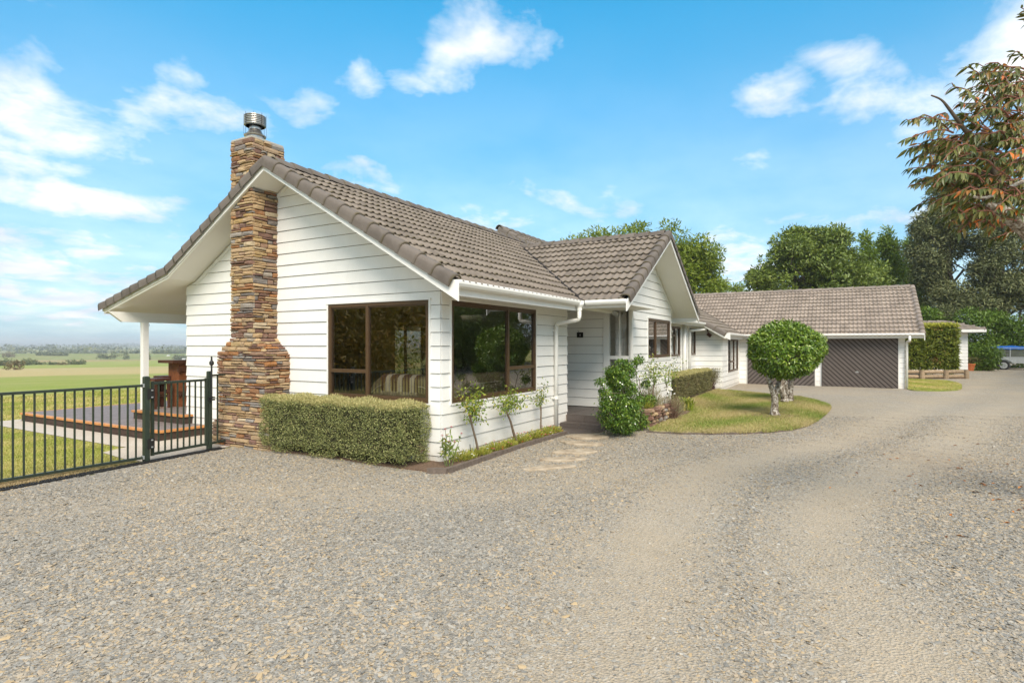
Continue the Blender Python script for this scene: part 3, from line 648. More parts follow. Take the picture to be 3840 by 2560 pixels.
def make_wall(org, sd, nd, poly, holes=(), base=.12, boards=True, skirt=True, thick=.11, expo=EXPO):
    org, sd, nd = np.array(org, float), np.array(sd, float), np.array(nd, float); UPZ = np.array([0, 0, 1.0])
    f = lambda s, z, n: org + sd * s + UPZ * z + nd * n
    mb = MB(); zlo = min(p[1] for p in poly); zhi = max(p[1] for p in poly)
    for pc in cut(poly, zlo, zhi, holes):
        mb.cur = 0; k = len(pc); n0 = len(mb.v)
        mb.add([f(*p, 0) for p in pc] + [f(*p, -thick) for p in pc], [])
        mb.f.append([n0 + i for i in range(k)]); mb.mi.append(0)
        mb.f.append([n0 + k + i for i in range(k)][::-1]); mb.mi.append(1)
        for i in range(k): mb.f.append([n0 + i, n0 + (i + 1) % k, n0 + k + (i + 1) % k, n0 + k + i]); mb.mi.append(1)
    w = mb.build('wall', [M_LAPSHADE, M_INNER], HOUSE)
    if skirt and base > zlo:
        sk = MB()
        for pc in cut(poly, zlo, base - .012, holes): sk.prism(pc, lambda s, z: f(s, z, .002), lambda s, z: f(s, z, .012))
        if sk.v: sk.build('base_board', M_WHITE, w)
    if boards:
        k = 0
        while base + k * expo < zhi:
            z0 = base + k * expo; z1 = min(z0 + expo - .0065, zhi); k += 1; jit = random.uniform(-.0012, .0012); rr = random.random()
            groups = []                                    # pieces of one board that touch stay one board
            for pc in cut(poly, z0, z1, holes):
                lo_, hi_ = min(p[0] for p in pc), max(p[0] for p in pc)
                for gr in groups:
                    if lo_ < gr[1] - .01 and hi_ > gr[0] + .01: gr[0] = min(gr[0], lo_); gr[1] = max(gr[1], hi_); gr[2].append(pc); break
                else: groups.append([lo_, hi_, [pc]])
            while True:
                for a_ in range(len(groups)):
                    for b_ in range(a_ + 1, len(groups)):
                        if groups[a_][0] < groups[b_][1] - .01 and groups[a_][1] > groups[b_][0] + .01: break
                    else: continue
                    x_ = groups.pop(b_); groups[a_] = [min(groups[a_][0], x_[0]), max(groups[a_][1], x_[1]), groups[a_][2] + x_[2]]; break
                else: break
            for gr in groups:
                bb = MB()
                for pc in gr[2]: bb.prism(pc, lambda s, z: f(s, z, .002), lambda s, z: f(s, z, .007 + jit + .017 * (1 - (z - z0) / expo)))
                bb.build('weatherboard', M_WHITE, w, rnd=rr)
    return w
def make_window(org, sd, nd, s0, s1, z0, z1, mulls=(), trans=(), fw=.055, frame=M_BROWN, glassm=M_GLASS, facing=True, name='window'):
    org, sd, nd = np.array(org, float), np.array(sd, float), np.array(nd, float)
    f = lambda s, z, n: org + sd * s + np.array([0, 0, z]) + nd * n
    def bx(mb, a0, a1, c0, c1, n0, n1): mb.prism([(a0, c0), (a1, c0), (a1, c1), (a0, c1)], lambda s, z: f(s, z, n0), lambda s, z: f(s, z, n1))
    fr = MB(); N0, N1 = -.05, .022
    bx(fr, s0, s0 + fw, z0, z1, N0, N1); bx(fr, s1 - fw, s1, z0, z1, N0, N1)
    bx(fr, s0 + fw, s1 - fw, z1 - fw, z1, N0, N1); bx(fr, s0 + fw, s1 - fw, z0, z0 + fw, N0, N1)
    bx(fr, s0 + fw + .002, s1 - fw - .002, z0 + fw, z0 + fw + .022, N0, .004); bx(fr, s0 + fw + .002, s1 - fw - .002, z1 - fw - .022, z1 - fw, N0, .004)
    w = fr.build(name, frame, HOUSE)
    for m_ in mulls:
        q_ = MB(); bx(q_, m_ - fw / 2, m_ + fw / 2, z0 + fw, z1 - fw, N0, .018); q_.build('mullion', frame, w)
    for a, b, z in trans:
        q_ = MB(); bx(q_, a, b, z - fw / 2, z + fw / 2, N0, .020); q_.build('transom', frame, w)
    cs = [s0 + fw] + [m_ for m_ in sorted(mulls)] + [s1 - fw]
    for a, b in zip(cs[:-1], cs[1:]):
        tz = [z for (ta, tb, z) in trans if ta - .1 <= (a + b) / 2 <= tb + .1]
        for c0, c1 in zip([z0 + fw] + tz, tz + [z1 - fw]):
            q_ = MB(); q_.add([f(a, c0, -.012), f(b, c0, -.012), f(b, c1, -.012), f(a, c1, -.012)], [(0, 1, 2, 3)]); q_.build('pane', glassm, w)
    if facing:
        q_ = MB(); t_ = .028
        for a0, a1, c0, c1 in ((s0 - t_, s0, z0 - .02, z1), (s1, s1 + t_, z0 - .02, z1), (s0 - t_ - .012, s1 + t_ + .012, z1, z1 + t_), (s0 - .0, s1 + .0, z0 - .030, z0)): bx(q_, a0, a1, c0, c1, .0035, .030 if c0 != z1 else .036)
        q_.build('facing', M_WHITE, w)
    return w

DK = lambda y: 2.848 + .579 * y                 # deck of the long south slope
SL = .165
XN, YN = (1, 0, 0), (0, 1, 0)
GH = [(.2, 2.235, .855, 2.345)]
make_wall((0, 0, 0), YN, (-1, 0, 0), [(-.0, 0), (6.14, 0), (6.14, 2.82), (5.86, 2.9), (3.12, 4.654 - SL), (0, DK(0) - SL)], GH)
LH = [(.225, 2.89, .845, 2.345)]
make_wall((0, 0, 0), XN, (0, -1, 0), [(.001, 0), (4.31, 0), (4.31, DK(0) - SL), (.001, DK(0) - SL)], LH)
make_wall((4.31, 0.002, 0), YN, (1, 0, 0), [(0.0, .0), (1.6, 0), (1.6, 2.6), (0.0, 2.6)], [], base=.27)
make_wall((4.31, 1.6, 0), XN, (0, -1, 0), [(.03, .26), (1.47, .26), (1.47, 2.6), (.03, 2.6)], [], base=.27)
make_wall((5.78, 0, 0), YN, (-1, 0, 0), [(-.262, .26), (1.6, .26), (1.6, 2.62), (-.262, 2.62)], [], base=.285, skirt=False, expo=.200)
PD = lambda x: 4.25 - .565 * abs(x - 6.75)
make_wall((0, -.9, 0), XN, (0, -1, 0), [(5.78, 0), (9.2, 0), (9.2, PD(9.2) - SL), (6.75, 4.25 - SL), (5.78, PD(5.78) - SL)], [(6.994, 9.05, 1.37, 2.34)])
make_wall((9.2, -.9, 0), YN, (1, 0, 0), [(.002, 0), (.71, 0), (.71, 2.62), (.002, 2.62)], [])
W5H = [(11.6, 13.15, 1.31, 2.30), (13.70, 14.03, 1.31, 2.30), (14.56, 15.56, 1.31, 2.30)]
make_wall((0, -.19, 0), XN, (0, -1, 0), [(9.2, 0), (15.654, 0), (15.654, 2.56), (9.2, 2.56)], W5H)
make_wall((15.654, 0, 0), YN, (-1, 0, 0), [(-1.144, 0), (-.192, 0), (-.192, DK(-.19) - SL), (-1.144, DK(-1.144) - SL)], [])
W7H = [(16.75, 19.32, .62, 1.93)]
make_wall((0, -1.144, 0), XN, (0, -1, 0), [(15.656, 0), (19.76, 0), (19.76, DK(-1.144) - SL), (15.656, DK(-1.144) - SL)], W7H)
GA = [(-4.03, -1.49, .03, 1.965), (-6.842, -4.275, .03, 1.965)]
make_wall((19.76, 0, 0), YN, (-1, 0, 0), [(-7.05, 0), (-1.146, 0), (-1.146, 2.25), (-7.05, 2.25)], GA, base=.03)
make_wall((0, -7.05, 0), XN, (0, -1, 0), [(19.762, 0), (25.9, 0), (25.9, 2.3), (22.85, 4.0), (19.762, 2.2)], [])
make_wall((0, 6.14, 0), XN, (0, 1, 0), [(0.002, 0), (12, 0), (12, 2.7), (.002, 2.7)], [(5.9, 7.25, .32, 2.3)])
make_window((0, 6.14, 0), XN, (0, 1, 0), 5.9, 7.25, .32, 2.3, mulls=[6.45], facing=False)
make_wall((22.5, 0, 0), YN, (1, 0, 0), [(-1, 0), (6.1, 0), (6.1, 2.6), (-1, 2.6)], [], boards=False)

make_window((0, 0, 0), YN, (-1, 0, 0), .2, 2.235, .855, 2.345, mulls=[1.40], trans=[(1.40, 2.18, 1.29)])
make_window((0, 0, 0), XN, (0, -1, 0), .225, 2.89, .845, 2.345, mulls=[1.89], trans=[(1.89, 2.835, 1.30)])
make_window((0, -.9, 0), XN, (0, -1, 0), 6.994, 9.05, 1.37, 2.34, mulls=[7.72])
make_window((0, -.19, 0), XN, (0, -1, 0), 11.6, 13.15, 1.31, 2.30, mulls=[12.5], trans=[(11.655, 12.5, 2.0)])
make_window((0, -.19, 0), XN, (0, -1, 0), 13.70, 14.03, 1.31, 2.30, trans=[(13.755, 13.975, 2.05)], fw=.045)
make_window((0, -.19, 0), XN, (0, -1, 0), 14.56, 15.56, 1.31, 2.30, mulls=[15.0])
make_window((0, -1.144, 0), XN, (0, -1, 0), 16.75, 19.32, .62, 1.93, mulls=[18.35], trans=[(16.8, 18.35, 1.02)])
# curtains and blinds in the far windows
def drape(s0, s1, z0, z1, y):
    mb = MB(); n = max(6, int((s1 - s0) / .035)); xs_ = np.linspace(s0, s1, n); vs = []
    for x_ in xs_: vs += [(x_, y + .02 * math.sin(x_ * 90), z0), (x_, y + .02 * math.sin(x_ * 90), z1)]
    mb.add(vs, [(2 * i, 2 * i + 2, 2 * i + 3, 2 * i + 1) for i in range(n - 1)]); return mb
tag(drape(12.55, 13.05, 1.3, 2.25, -.03).build('curtain', M_CURTAIN), 'pale curtain inside the window beside the white downpipes', 'curtain')
tag(drape(18.75, 19.25, .65, 1.9, -.97).build('curtain', M_CURTAIN), 'pale curtain inside the tall window next to the garage', 'curtain')
bl = MB(); bl.box((7.05, -.855, 1.98), (8.99, -.845, 2.31)); bl.box((7.05, -.86, 1.955), (8.99, -.84, 1.98))
tag(bl.build('roller_blind', M_CURTAIN), 'white roller blind half drawn in the porch gable window', 'blind')
# things on the sill of the gable window
mg = MB(); mg.obox((7.95, -.79, 1.50), (.09, 0, .035), (0, .012, 0), (-.04, 0, .10)); tag(mg.build('book', M_WHITE), 'white book leaning inside the porch gable window', 'book')
ov = MB(); ov.lathe([(.045, 0), (.06, .05), (.04, .11), (.03, .12)], (7.35, -.79, 1.43), 12); vz = empty('vase', (0, 0, 0)); ov.build('vase_body', M_CURTAIN, vz)
pf = np.array([7.35, -.79, 1.60]) + rdir(40) * .07; leaves('flower_head', pf, rdir(40), rdir(40), .06, .05, M_PETAL_W, vz); tag(vz, 'small vase of pale flowers on the gable window sill', 'vase')

# interior the windows look into
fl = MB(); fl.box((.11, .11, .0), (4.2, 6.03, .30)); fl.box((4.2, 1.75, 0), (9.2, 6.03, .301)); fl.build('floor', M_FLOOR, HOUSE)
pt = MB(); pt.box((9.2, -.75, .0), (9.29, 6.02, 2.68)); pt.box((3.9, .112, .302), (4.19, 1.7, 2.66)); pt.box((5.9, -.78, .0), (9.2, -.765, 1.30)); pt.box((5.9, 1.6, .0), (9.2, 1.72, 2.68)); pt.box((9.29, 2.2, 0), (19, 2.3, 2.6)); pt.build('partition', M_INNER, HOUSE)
pw = MB(); pw.box((6.55, -.77, .26), (6.62, 1.6, 2.62)); pw.box((5.86, 1.585, .26), (6.55, 1.597, 2.62)); pw.box((5.85, -.764, .24), (6.55, 1.58, .26)); pw.build('pane_backing', M_SOFFIT, HOUSE)  # pale wall added behind the porch screen so its panes look lighter
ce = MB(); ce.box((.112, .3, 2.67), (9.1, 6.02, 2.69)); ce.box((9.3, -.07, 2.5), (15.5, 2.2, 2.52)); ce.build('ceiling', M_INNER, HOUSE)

# roof decks, each a solid slab whose painted underside is the soffit
def slab(poly, zf, t=.15, m_=M_SOFFIT, name='roof', top=.012):
    mb = MB(); n_ = len(poly); mb.prism(poly, lambda x, y: (x, y, zf(x, y) - t), lambda x, y: (x, y, zf(x, y) - top)); mb.mi[-n_ - 1] = 1; return mb.build(name, [m_, M_VALLEY], HOUSE)
ROOF = slab([(-.53, -.54), (15.1, -.54), (15.1, 3.12), (-.53, 3.12)], lambda x, y: DK(y))
slab([(15.1, -1.36), (19.25, -1.36), (22.8, 2.15), (22.8, 3.12), (15.1, 3.12)], lambda x, y: DK(y))
slab([(8.62, 3.12), (22.8, 3.12), (22.8, 4.2), (8.62, 4.2)], lambda x, y: DK(y))
slab([(8.62, 4.2), (22.8, 4.2), (22.8, 8.6), (8.62, 8.6)], lambda x, y: DK(4.2) - .56 * (y - 4.2))
slab([(-.53, 3.12), (8.62, 3.12), (8.62, 5.86), (-.53, 5.86)], lambda x, y: DK(3.12) - .579 * (y - 3.12))
slab([(-.53, 5.86), (8.62, 5.86), (8.62, 8.15), (-.53, 8.15)], lambda x, y: DK(3.12) - .579 * 2.74 - .255 * (y - 5.86))
slab([(3.76, -1.50), (6.75, -1.50), (6.75, 2.42), (3.76, -.54)], lambda x, y: PD(x))
slab([(6.75, -1.50), (9.72, -1.50), (9.72, -.54), (6.75, 2.42)], lambda x, y: PD(x))
GD = lambda x: 2.03 + .577 * (x - 19.2)
slab([(19.3, -7.6), (22.85, -7.6), (22.85, 2.2), (19.3, -1.36)], lambda x, y: GD(x))
slab([(22.85, -7.6), (26.5, -7.6), (26.5, 2.2), (22.85, 2.2)], lambda x, y: GD(22.85) - .577 * (x - 22.85))
pc_ = MB(); pc_.box((3.77, -1.46, 2.455), (5.775, 1.55, 2.47)); pc_.build('porch_ceiling', M_SOFFIT, HOUSE)
# gable end of the higher ridge
gb = MB(); gb.prism([(2.9, DK(2.9) - .12), (5.5, 4.5), (4.2, DK(4.2) - .17)], lambda y, z: (8.66, y, z), lambda y, z: (8.72, y, z)); gb.build('gable_infill', M_WHITE, HOUSE)

# barge boards, fascias, gutters
def board3(name, pts, nd, t=.022, m_=M_WHITE):
    nd = np.array(nd, float); P_ = [np.array(p, float) for p in pts]; n = len(P_); mb = MB()
    mb.add(P_ + [p - nd * t for p in P_], [tuple(range(n)), tuple(range(n, 2 * n))[::-1]] + [(i, (i + 1) % n, n + (i + 1) % n, n + i) for i in range(n)]); return mb.build(name, m_, HOUSE)
bx_ = -.55; ap_b, ap_t = 4.500, 4.640
board3('barge_board', [(bx_, 3.12, ap_b), (bx_, 3.12, ap_t), (bx_, -.44, DK(-.44) - .01), (bx_, -.49, DK(-.49) + .02), (bx_, -.62, 2.535), (bx_, -.685, 2.455), (bx_, -.685, 2.255)], (-1, 0, 0))
kb = 2.950; kt = 3.095
board3('barge_board', [(bx_, 3.121, ap_b), (bx_, 3.121, ap_t), (bx_, 5.865, kt), (bx_, 8.17, 2.49), (bx_, 8.17, 2.375), (bx_, 5.856, kb)], (-1, 0, 0))
pb = -1.52
board3('barge_board', [(6.75, pb, 4.075), (6.75, pb, 4.225), (3.87, pb, PD(3.87) - .01), (3.82, pb, PD(3.82) + .03), (3.70, pb, 2.545), (3.635, pb, 2.50), (3.635, pb, 2.318)], (0, -1, 0))
board3('barge_board', [(6.751, pb, 4.075), (6.751, pb, 4.225), (9.70, pb, PD(9.70) - .01), (9.84, pb, 2.44), (9.84, pb, 2.315)], (0, -1, 0))
rb = 15.12
board3('barge_board', [(rb, -.56, 2.40), (rb, -.56, DK(-.56)), (rb, -1.30, DK(-1.30) - .01), (rb, -1.42, 2.125), (rb, -1.51, 2.10), (rb, -1.51, 1.865)], (-1, 0, 0))
board3('barge_board', [(19.22, -7.63, 1.86), (19.22, -7.63, 2.10), (19.35, -7.63, 2.13), (19.45, -7.63, GD(19.45)), (22.85, -7.63, GD(22.85)), (22.85, -7.63, GD(22.85) - .16), (19.5, -7.63, GD(19.5) - .2)], (0, -1, 0))
board3('barge_board', [(8.60, 2.6, DK(2.6)), (8.60, 4.2, DK(4.2)), (8.60, 4.2, DK(4.2) - .15), (8.60, 2.6, DK(2.6) - .15)], (-1, 0, 0))
board3('scriber', [(-.026, 3.12, 4.47), (-.026, 3.12, 4.40), (-.026, 5.80, 2.85), (-.026, 5.80, 2.92)], (-1, 0, 0), .02)
board3('scriber', [(-.026, 3.12, 4.47), (-.026, 3.12, 4.40), (-.026, .3, 2.78), (-.026, .3, 2.86)], (-1, 0, 0), .02)
board3('scriber', [(6.75, -.926, 4.07), (6.75, -.926, 3.99), (9.33, -.926, 2.53), (9.33, -.926, 2.61)], (0, -1, 0), .02)
board3('scriber', [(6.75, -.926, 4.07), (6.75, -.926, 3.99), (5.78, -.926, 3.44), (5.78, -.926, 3.52)], (0, -1, 0), .02)
# south fascia, porch fascia, lower fascia, garage fascia
fa = MB(); fa.box((-.528, -.565, 2.345), (3.74, -.545, 2.50)); fa.build('fascia', M_WHITE, HOUSE)
fa = MB(); fa.box((3.74, -1.498, 2.40), (3.76, -.56, 2.53)); fa.build('fascia', M_WHITE, HOUSE)
fa = MB(); fa.box((9.2, -.565, 2.345), (15.09, -.545, 2.50)); fa.build('fascia', M_WHITE, HOUSE)
fa = MB(); fa.box((9.70, -1.498, 2.33), (9.72, -.56, 2.53)); fa.build('fascia', M_WHITE, HOUSE)
fa = MB(); fa.box((15.13, -1.385, 1.945), (19.26, -1.365, 2.08)); fa.build('fascia', M_WHITE, HOUSE)
fa = MB(); fa.box((19.262, -7.6, 1.955), (19.285, -1.37, 2.06)); fa.build('fascia', M_WHITE, HOUSE)
so_ = MB(); so_.box((19.285, -7.58, 1.967), (19.758, -1.15, 1.978)); so_.build('soffit', M_SOFFIT, HOUSE)
so_ = MB(); so_.box((15.14, -1.366, 1.95), (19.25, -1.15, 1.962)); so_.build('soffit', M_SOFFIT, HOUSE)
GP = [(0, 0), (0, .095), (-.006, .10), (-.105, .10), (-.115, .09), (-.117, .055), (-.10, .02), (-.07, 0)]
def gutter(p, q_, out):
    p, q_, out = np.array(p, float), np.array(q_, float), np.array(out, float)
    mb = MB(); mb.loft([[e - out * w_ + np.array([0, 0, z]) for w_, z in GP] for e in (p, q_)]); return mb.build('gutter', M_GUTTER, HOUSE)
gutter((-.526, -.567, 2.437), (3.61, -.567, 2.437), (0, -1, 0))
gutter((3.738, -1.497, 2.445), (3.738, -.69, 2.445), (-1, 0, 0))
gutter((9.85, -.567, 2.40), (15.35, -.567, 2.40), (0, -1, 0))
gutter((15.14, -1.387, 2.02), (19.15, -1.387, 2.02), (0, -1, 0))
gutter((19.26, -7.605, 2.02), (19.26, -1.51, 2.02), (-1, 0, 0))
def pipe(pts, r_=.04):
    c_ = catmull(pts, 1, False) if False else pts
    mb = MB(); mb.tube(c_, r_, 12); o_ = mb.build('downpipe', M_GUTTER, HOUSE, smooth=True); return o_
def bend(pts, k=5, rad=.09):
    out = [np.array(pts[0], float)]
    for a, b_, c_ in zip(pts[:-2], pts[1:-1], pts[2:]):
        a, b_, c_ = map(lambda v: np.array(v, float), (a, b_, c_)); u = (a - b_) / np.linalg.norm(a - b_); v = (c_ - b_) / np.linalg.norm(c_ - b_)
        for t in np.linspace(0, 1, k + 1): out.append((1 - t) ** 2 * (b_ + u * rad) + 2 * t * (1 - t) * b_ + t * t * (b_ + v * rad))
    out.append(np.array(pts[-1], float)); return out
p1 = pipe(bend([(3.50, -.63, 2.44), (3.50, -.63, 2.17), (3.66, -.10, 2.12), (3.66, -.072, 2.02), (3.66, -.072, .03)], 5, .07))
for z in (1.98, .66):
    q_ = MB(); q_.lathe([(.046, -.03), (.046, .03)], (3.66, -.072, z), 14); q_.box((3.57, -.06, z - .02), (3.62, -.03, z + .01)); q_.build('pipe_clip', M_GUTTER, p1)
q_ = MB(); q_.lathe([(.05, 0), (.05, .05), (.085, .11), (.085, .14)], (3.50, -.63, 2.345), 14); q_.build('rain_head', M_GUTTER, p1)
pipe(bend([(15.25, -.63, 2.42), (15.25, -.63, 2.26), (14.40, -.26, 2.20), (14.40, -.26, 2.1), (14.40, -.26, .05)], 5, .07), .045)
pipe([(13.48, -.28, 2.40), (13.48, -.28, .05)], .062)
pipe(bend([(19.2, -7.16, 2.03), (19.2, -7.16, 1.84), (19.66, -7.11, 1.80), (19.66, -7.11, .0)], 4, .05), .045)
for x_ in (13.28, 14.14):
    q_ = MB(); q_.box((x_ - .03, -.245, .02), (x_ + .03, -.215, 2.35)); q_.build('cover_strip', M_WHITE, HOUSE)

# porch: glazed screen, tiled steps, lamp
sc_ = MB()
for y0, y1 in ((-.405, -.264), (-.66, -.63), (-.905, -.855)): sc_.box((5.74, y0, .02 if y0 != -.66 else 1.45), (5.82, y1, 2.60))
sc_.box((5.745, -.855, 1.375), (5.815, -.405, 1.45)); sc_.box((5.745, -.855, 2.54), (5.815, -.405, 2.60)); sc_.box((5.75, -.66, .30), (5.81, -.63, 1.375)); sc_.box((5.745, -.855, .1), (5.815, -.405, .3))
scr = sc_.build('porch_screen', M_WHITE, HOUSE)
for y0, y1 in ((-.855, -.66), (-.63, -.405)):
    for z0, z1 in ((1.45, 2.54), (.30, 1.375)):
        q_ = MB(); q_.add([(5.78, y0, z0), (5.78, y1, z0), (5.78, y1, z1), (5.78, y0, z1)], [(0, 1, 2, 3)]); q_.build('pane', M_GLASS2, scr)
q_ = MB(); q_.box((5.70, -.95, .02), (5.779, -.906, 2.62)); q_.box((5.73, -.945, .02), (5.775, -.9065, 2.62)); q_.build('corner_board', M_WHITE, HOUSE)
def tiles_run(parent, xs_, ys_, z, t_):
    for a, b_ in zip(xs_[:-1], xs_[1:]):
        for c_, d in zip(ys_[:-1], ys_[1:]):
            q_ = MB(); q_.box((a + .004, c_ + .004, z - t_), (b_ - .004, d - .004, z)); q_.build('floor_tile', M_TILEFLOOR, parent, rnd=random.random())
pl = MB(); pl.box((4.24, -.83, .0), (5.73, 1.58, .258)); pl.box((3.955, -.945, 0), (4.24, -.004, .122)); stp = pl.build('porch_step', M_GROUT, HOUSE)
YS = [-.84, -.437, -.035]
tiles_run(stp, [4.23, 4.65, 5.07, 5.49, 5.73], YS, .272, .013)
tiles_run(stp, [4.345, 4.75, 5.17, 5.59, 5.73], [-.028, .38, .79, 1.2, 1.57], .272, .013)
tiles_run(stp, [3.945, 4.226], [-.952, -.875, -.436, -.002], .134, .011)
def riser(parent, x_, ys_, z0, z1):
    for c_, d in zip(ys_[:-1], ys_[1:]):
        q_ = MB(); q_.box((x_, c_ + .004, z0), (x_ + .011, d - .004, z1)); q_.build('riser_tile', M_TILEFLOOR, parent, rnd=random.random())
riser(stp, 4.228, YS, .137, .257); riser(stp, 3.943, [-.952, -.875, -.436, -.002], .012, .121)
q_ = MB(); q_.prism([(3.25, -.50), (3.70, -.94), (3.95, -.94), (3.95, -.03), (3.25, -.03)], lambda x, y: (x, y, .0), lambda x, y: (x, y, .034)); q_.build('landing_slab', M_TILEFLOOR, HOUSE)
lm = MB(); lm.box((5.735, .235, 1.865), (5.757, .385, 1.985)); lamp_ = lm.build('wall_plaque', M_BLACK, None)
lm = MB(); lm.tube([(5.75, .34, 1.985), (5.745, .35, 2.01), (5.745, .365, 2.03)], .005, 6); lm.build('hook', M_BLACK, lamp_)
lm = MB(); lm.lathe([(.005, 0), (.012, .015), (.010, .035), (.003, .05)], (5.728, .30, 1.90), 10); lm.build('knob', M_STEEL, lamp_)
tag(lamp_, 'small black square plaque on the shaded porch wall', 'plaque')
fd = empty('floodlight', (5.62, -.50, 2.44)); q_ = MB(); q_.obox((0, -.10, -.05), (.055, 0, 0), (0, .06, .03), (0, -.022, .045)); q_.build('housing', M_GALV, fd)
q_ = MB(); q_.bar((0, 0, .012), (0, -.07, -.03), .02, .02); q_.build('bracket', M_GALV, fd); tag(fd, 'small grey floodlight under the porch eave', 'floodlight')
fd = empty('floodlight', (15.55, -.62, 2.12)); q_ = MB(); q_.obox((0, -.08, -.06), (.055, 0, 0), (0, .06, .05), (0, -.03, .045)); q_.build('housing', M_REDWOOD, fd)
q_ = MB(); q_.bar((0.05, .0, .18), (0, -.05, -.02), .03, .03); q_.build('bracket', M_REDWOOD, fd); tag(fd, 'brown floodlight under the sloping eave beside the garage', 'floodlight')

# garage doors of diagonal boards
def garage_door(y0, y1, z0, z1, sgn):
    fr = MB(); fr.box((19.70, y0, z0), (19.72, y1, z1)); d = fr.build('garage_door', M_GROOVE, HOUSE)
    for ya_, yb_ in ((y0 - .05, y0), (y1, y1 + .05)): jb = MB(); jb.box((19.728, ya_, .0), (19.752, yb_, z1)); jb.build('jamb', M_WHITE, d)
    rect = [(y0 + .008, z0 + .008), (y1 - .008, z0 + .008), (y1 - .008, z1 - .008), (y0 + .008, z1 - .008)]
    st = .128; c_ = math.sqrt(.5); lo = min(c_ * (p[0] * sgn + p[1]) for p in rect); hi = max(c_ * (p[0] * sgn + p[1]) for p in rect); k = lo
    while k < hi:
        f_ = lambda p: c_ * (p[0] * sgn + p[1])
        for a, b_, x0, x1, nm in ((k + .034, k + st, 19.672, 19.700, 'door_board'),):
            pc = clip(clip(rect, lambda p: f_(p) - a), lambda p: b_ - f_(p))
            if area(pc) > 1e-4:
                mb = MB(); mid = [(sum(p[0] for p in pc) / len(pc), sum(p[1] for p in pc) / len(pc))]
                def top(y, z):
                    e = (f_((y, z)) - a) / (b_ - a); return (x0 + (.014 if e < .3 else 0.0), y, z)
                mb.prism(pc, lambda y, z: (x1, y, z), top); mb.build(nm, M_DOORB, d, rnd=random.random())
        k += st
    return d
garage_door(-4.03, -1.49, .03, 1.965, 1)
dr = garage_door(-6.842, -4.275, .03, 1.965, -1)
q_ = MB(); q_.obox((19.66, -5.50, .62), (.01, 0, 0), (0, .055, 0), (0, 0, .014)); q_.lathe([(.02, 0), (.02, .03), (.008, .045)], (19.66, -5.50, .625), 10); q_.build('handle', M_GALV, dr)
th_ = MB(); th_.box((19.45, -7.0, 0), (19.757, -1.2, .026)); th_.build('garage_threshold', M_CONC, HOUSE)

# veranda post and beam
bm_ = MB(); bm_.prism([(-.44, 2.16), (9, 2.16), (9, 2.36), (-.70, 2.36)], lambda x, z: (x, 7.62, z), lambda x, z: (x, 7.70, z)); bm_.build('veranda_beam', M_SOFFIT, HOUSE)
ps_ = MB(); ps_.box((-.075, 7.56, .36), (.035, 7.67, 2.158)); ps_.build('veranda_post', M_WHITE, HOUSE)
for x_ in (3.6, 7.2):
    ps_ = MB(); ps_.box((x_, 7.56, .36), (x_ + .11, 7.67, 2.158)); ps_.build('veranda_post', M_WHITE, HOUSE)
rg = MB(); rg.tube([(.05 + .022 * math.cos(a_), 7.60, 2.11 + .022 * math.sin(a_)) for a_ in np.linspace(0, 2 * math.pi, 14)], .004, 6); rg.build('hook', M_IRON, HOUSE)

# ------------------------------------------------------------------ roof tiles
TW, TG, TL = .296, .327, .375
def tile_profile():
    u = [0, .030, .046, .060, .074, .088, .102, .118, .148]; n = [0, 0, .014, .024, .028, .024, .014, 0, 0]
    return [(a, b_) for a, b_ in zip(u, n)] + [(a + .148, b_) for a, b_ in zip(u[1:], n[1:])]
PROF = tile_profile()
def tile_vf(extra=0.0):
    vs, fs, bt = [], [], []
    for v, lift in ((0, .041), (.05, .0375), (TL, .004)):
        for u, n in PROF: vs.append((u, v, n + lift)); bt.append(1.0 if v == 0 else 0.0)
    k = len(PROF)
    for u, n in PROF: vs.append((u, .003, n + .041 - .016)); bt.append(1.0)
    for r_ in range(2):
        for i in range(k - 1): fs.append((r_ * k + i, r_ * k + i + 1, (r_ + 1) * k + i + 1, (r_ + 1) * k + i))
    for i in range(k - 1): fs.append((3 * k + i, 3 * k + i + 1, i + 1, i))
    return np.array(vs), fs, np.array(bt, np.float32)
TV, TF, TB = tile_vf()
def tile_mesh(m_):
    me = bpy.data.meshes.new('tile'); me.from_pydata([tuple(v) for v in TV], [], TF); me.materials.append(m_)
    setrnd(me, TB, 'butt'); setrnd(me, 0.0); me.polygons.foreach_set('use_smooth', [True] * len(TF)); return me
TILE_ME = {m_.name: tile_mesh(m_) for m_ in (M_TILE, M_TILE_G)}
PLACED = []
def tile_field(org, udir, vdir, u0, u1, nv, m_, inside, k0=0, jit=.002):
    """rows of tiles; inside(point) >= 0 keeps a tile, and tiles across the line are trimmed to it"""
    org, udir, vdir = np.array(org, float), norm(np.array(udir, float)), norm(np.array(vdir, float)); nd = np.cross(udir, vdir)
    if nd[2] < 0: nd = -nd
    for kv in range(k0, nv):
        u = u0
        while u < u1 - .02:
            p = org + udir * u + vdir * (kv * TG) + nd * random.uniform(-jit, jit)
            cs = [p + udir * a + vdir * b_ for a, b_ in ((0, 0), (TW, 0), (TW, TL), (0, TL))]; fl_ = [inside(c_) for c_ in cs]
            if max(fl_) > 0:
                PLACED.append((p, udir, vdir, nd, m_, min(fl_) < 0, inside, TW if u + TW <= u1 + .05 else u1 - u))
            u += TW
VAL_L = lambda p: p[2] * 0 + (DK(p[1]) - PD(p[0]))            # >0: the long slope lies above the porch slope
s30 = np.array([0, math.cos(math.atan(.579)), math.sin(math.atan(.579))])
def main_in(p):
    x, y = p[0], p[1]; v = 1.0
    if 3.3 < x < 10.4 and y < 2.6: v = DK(y) - PD(x) - .03
    if x > 15: v = min(v, (DK(y) - GD(x) - .02) if x > 18.5 else 1.0)
    return v
e0 = np.array([-.50, -.655, DK(-.655)])
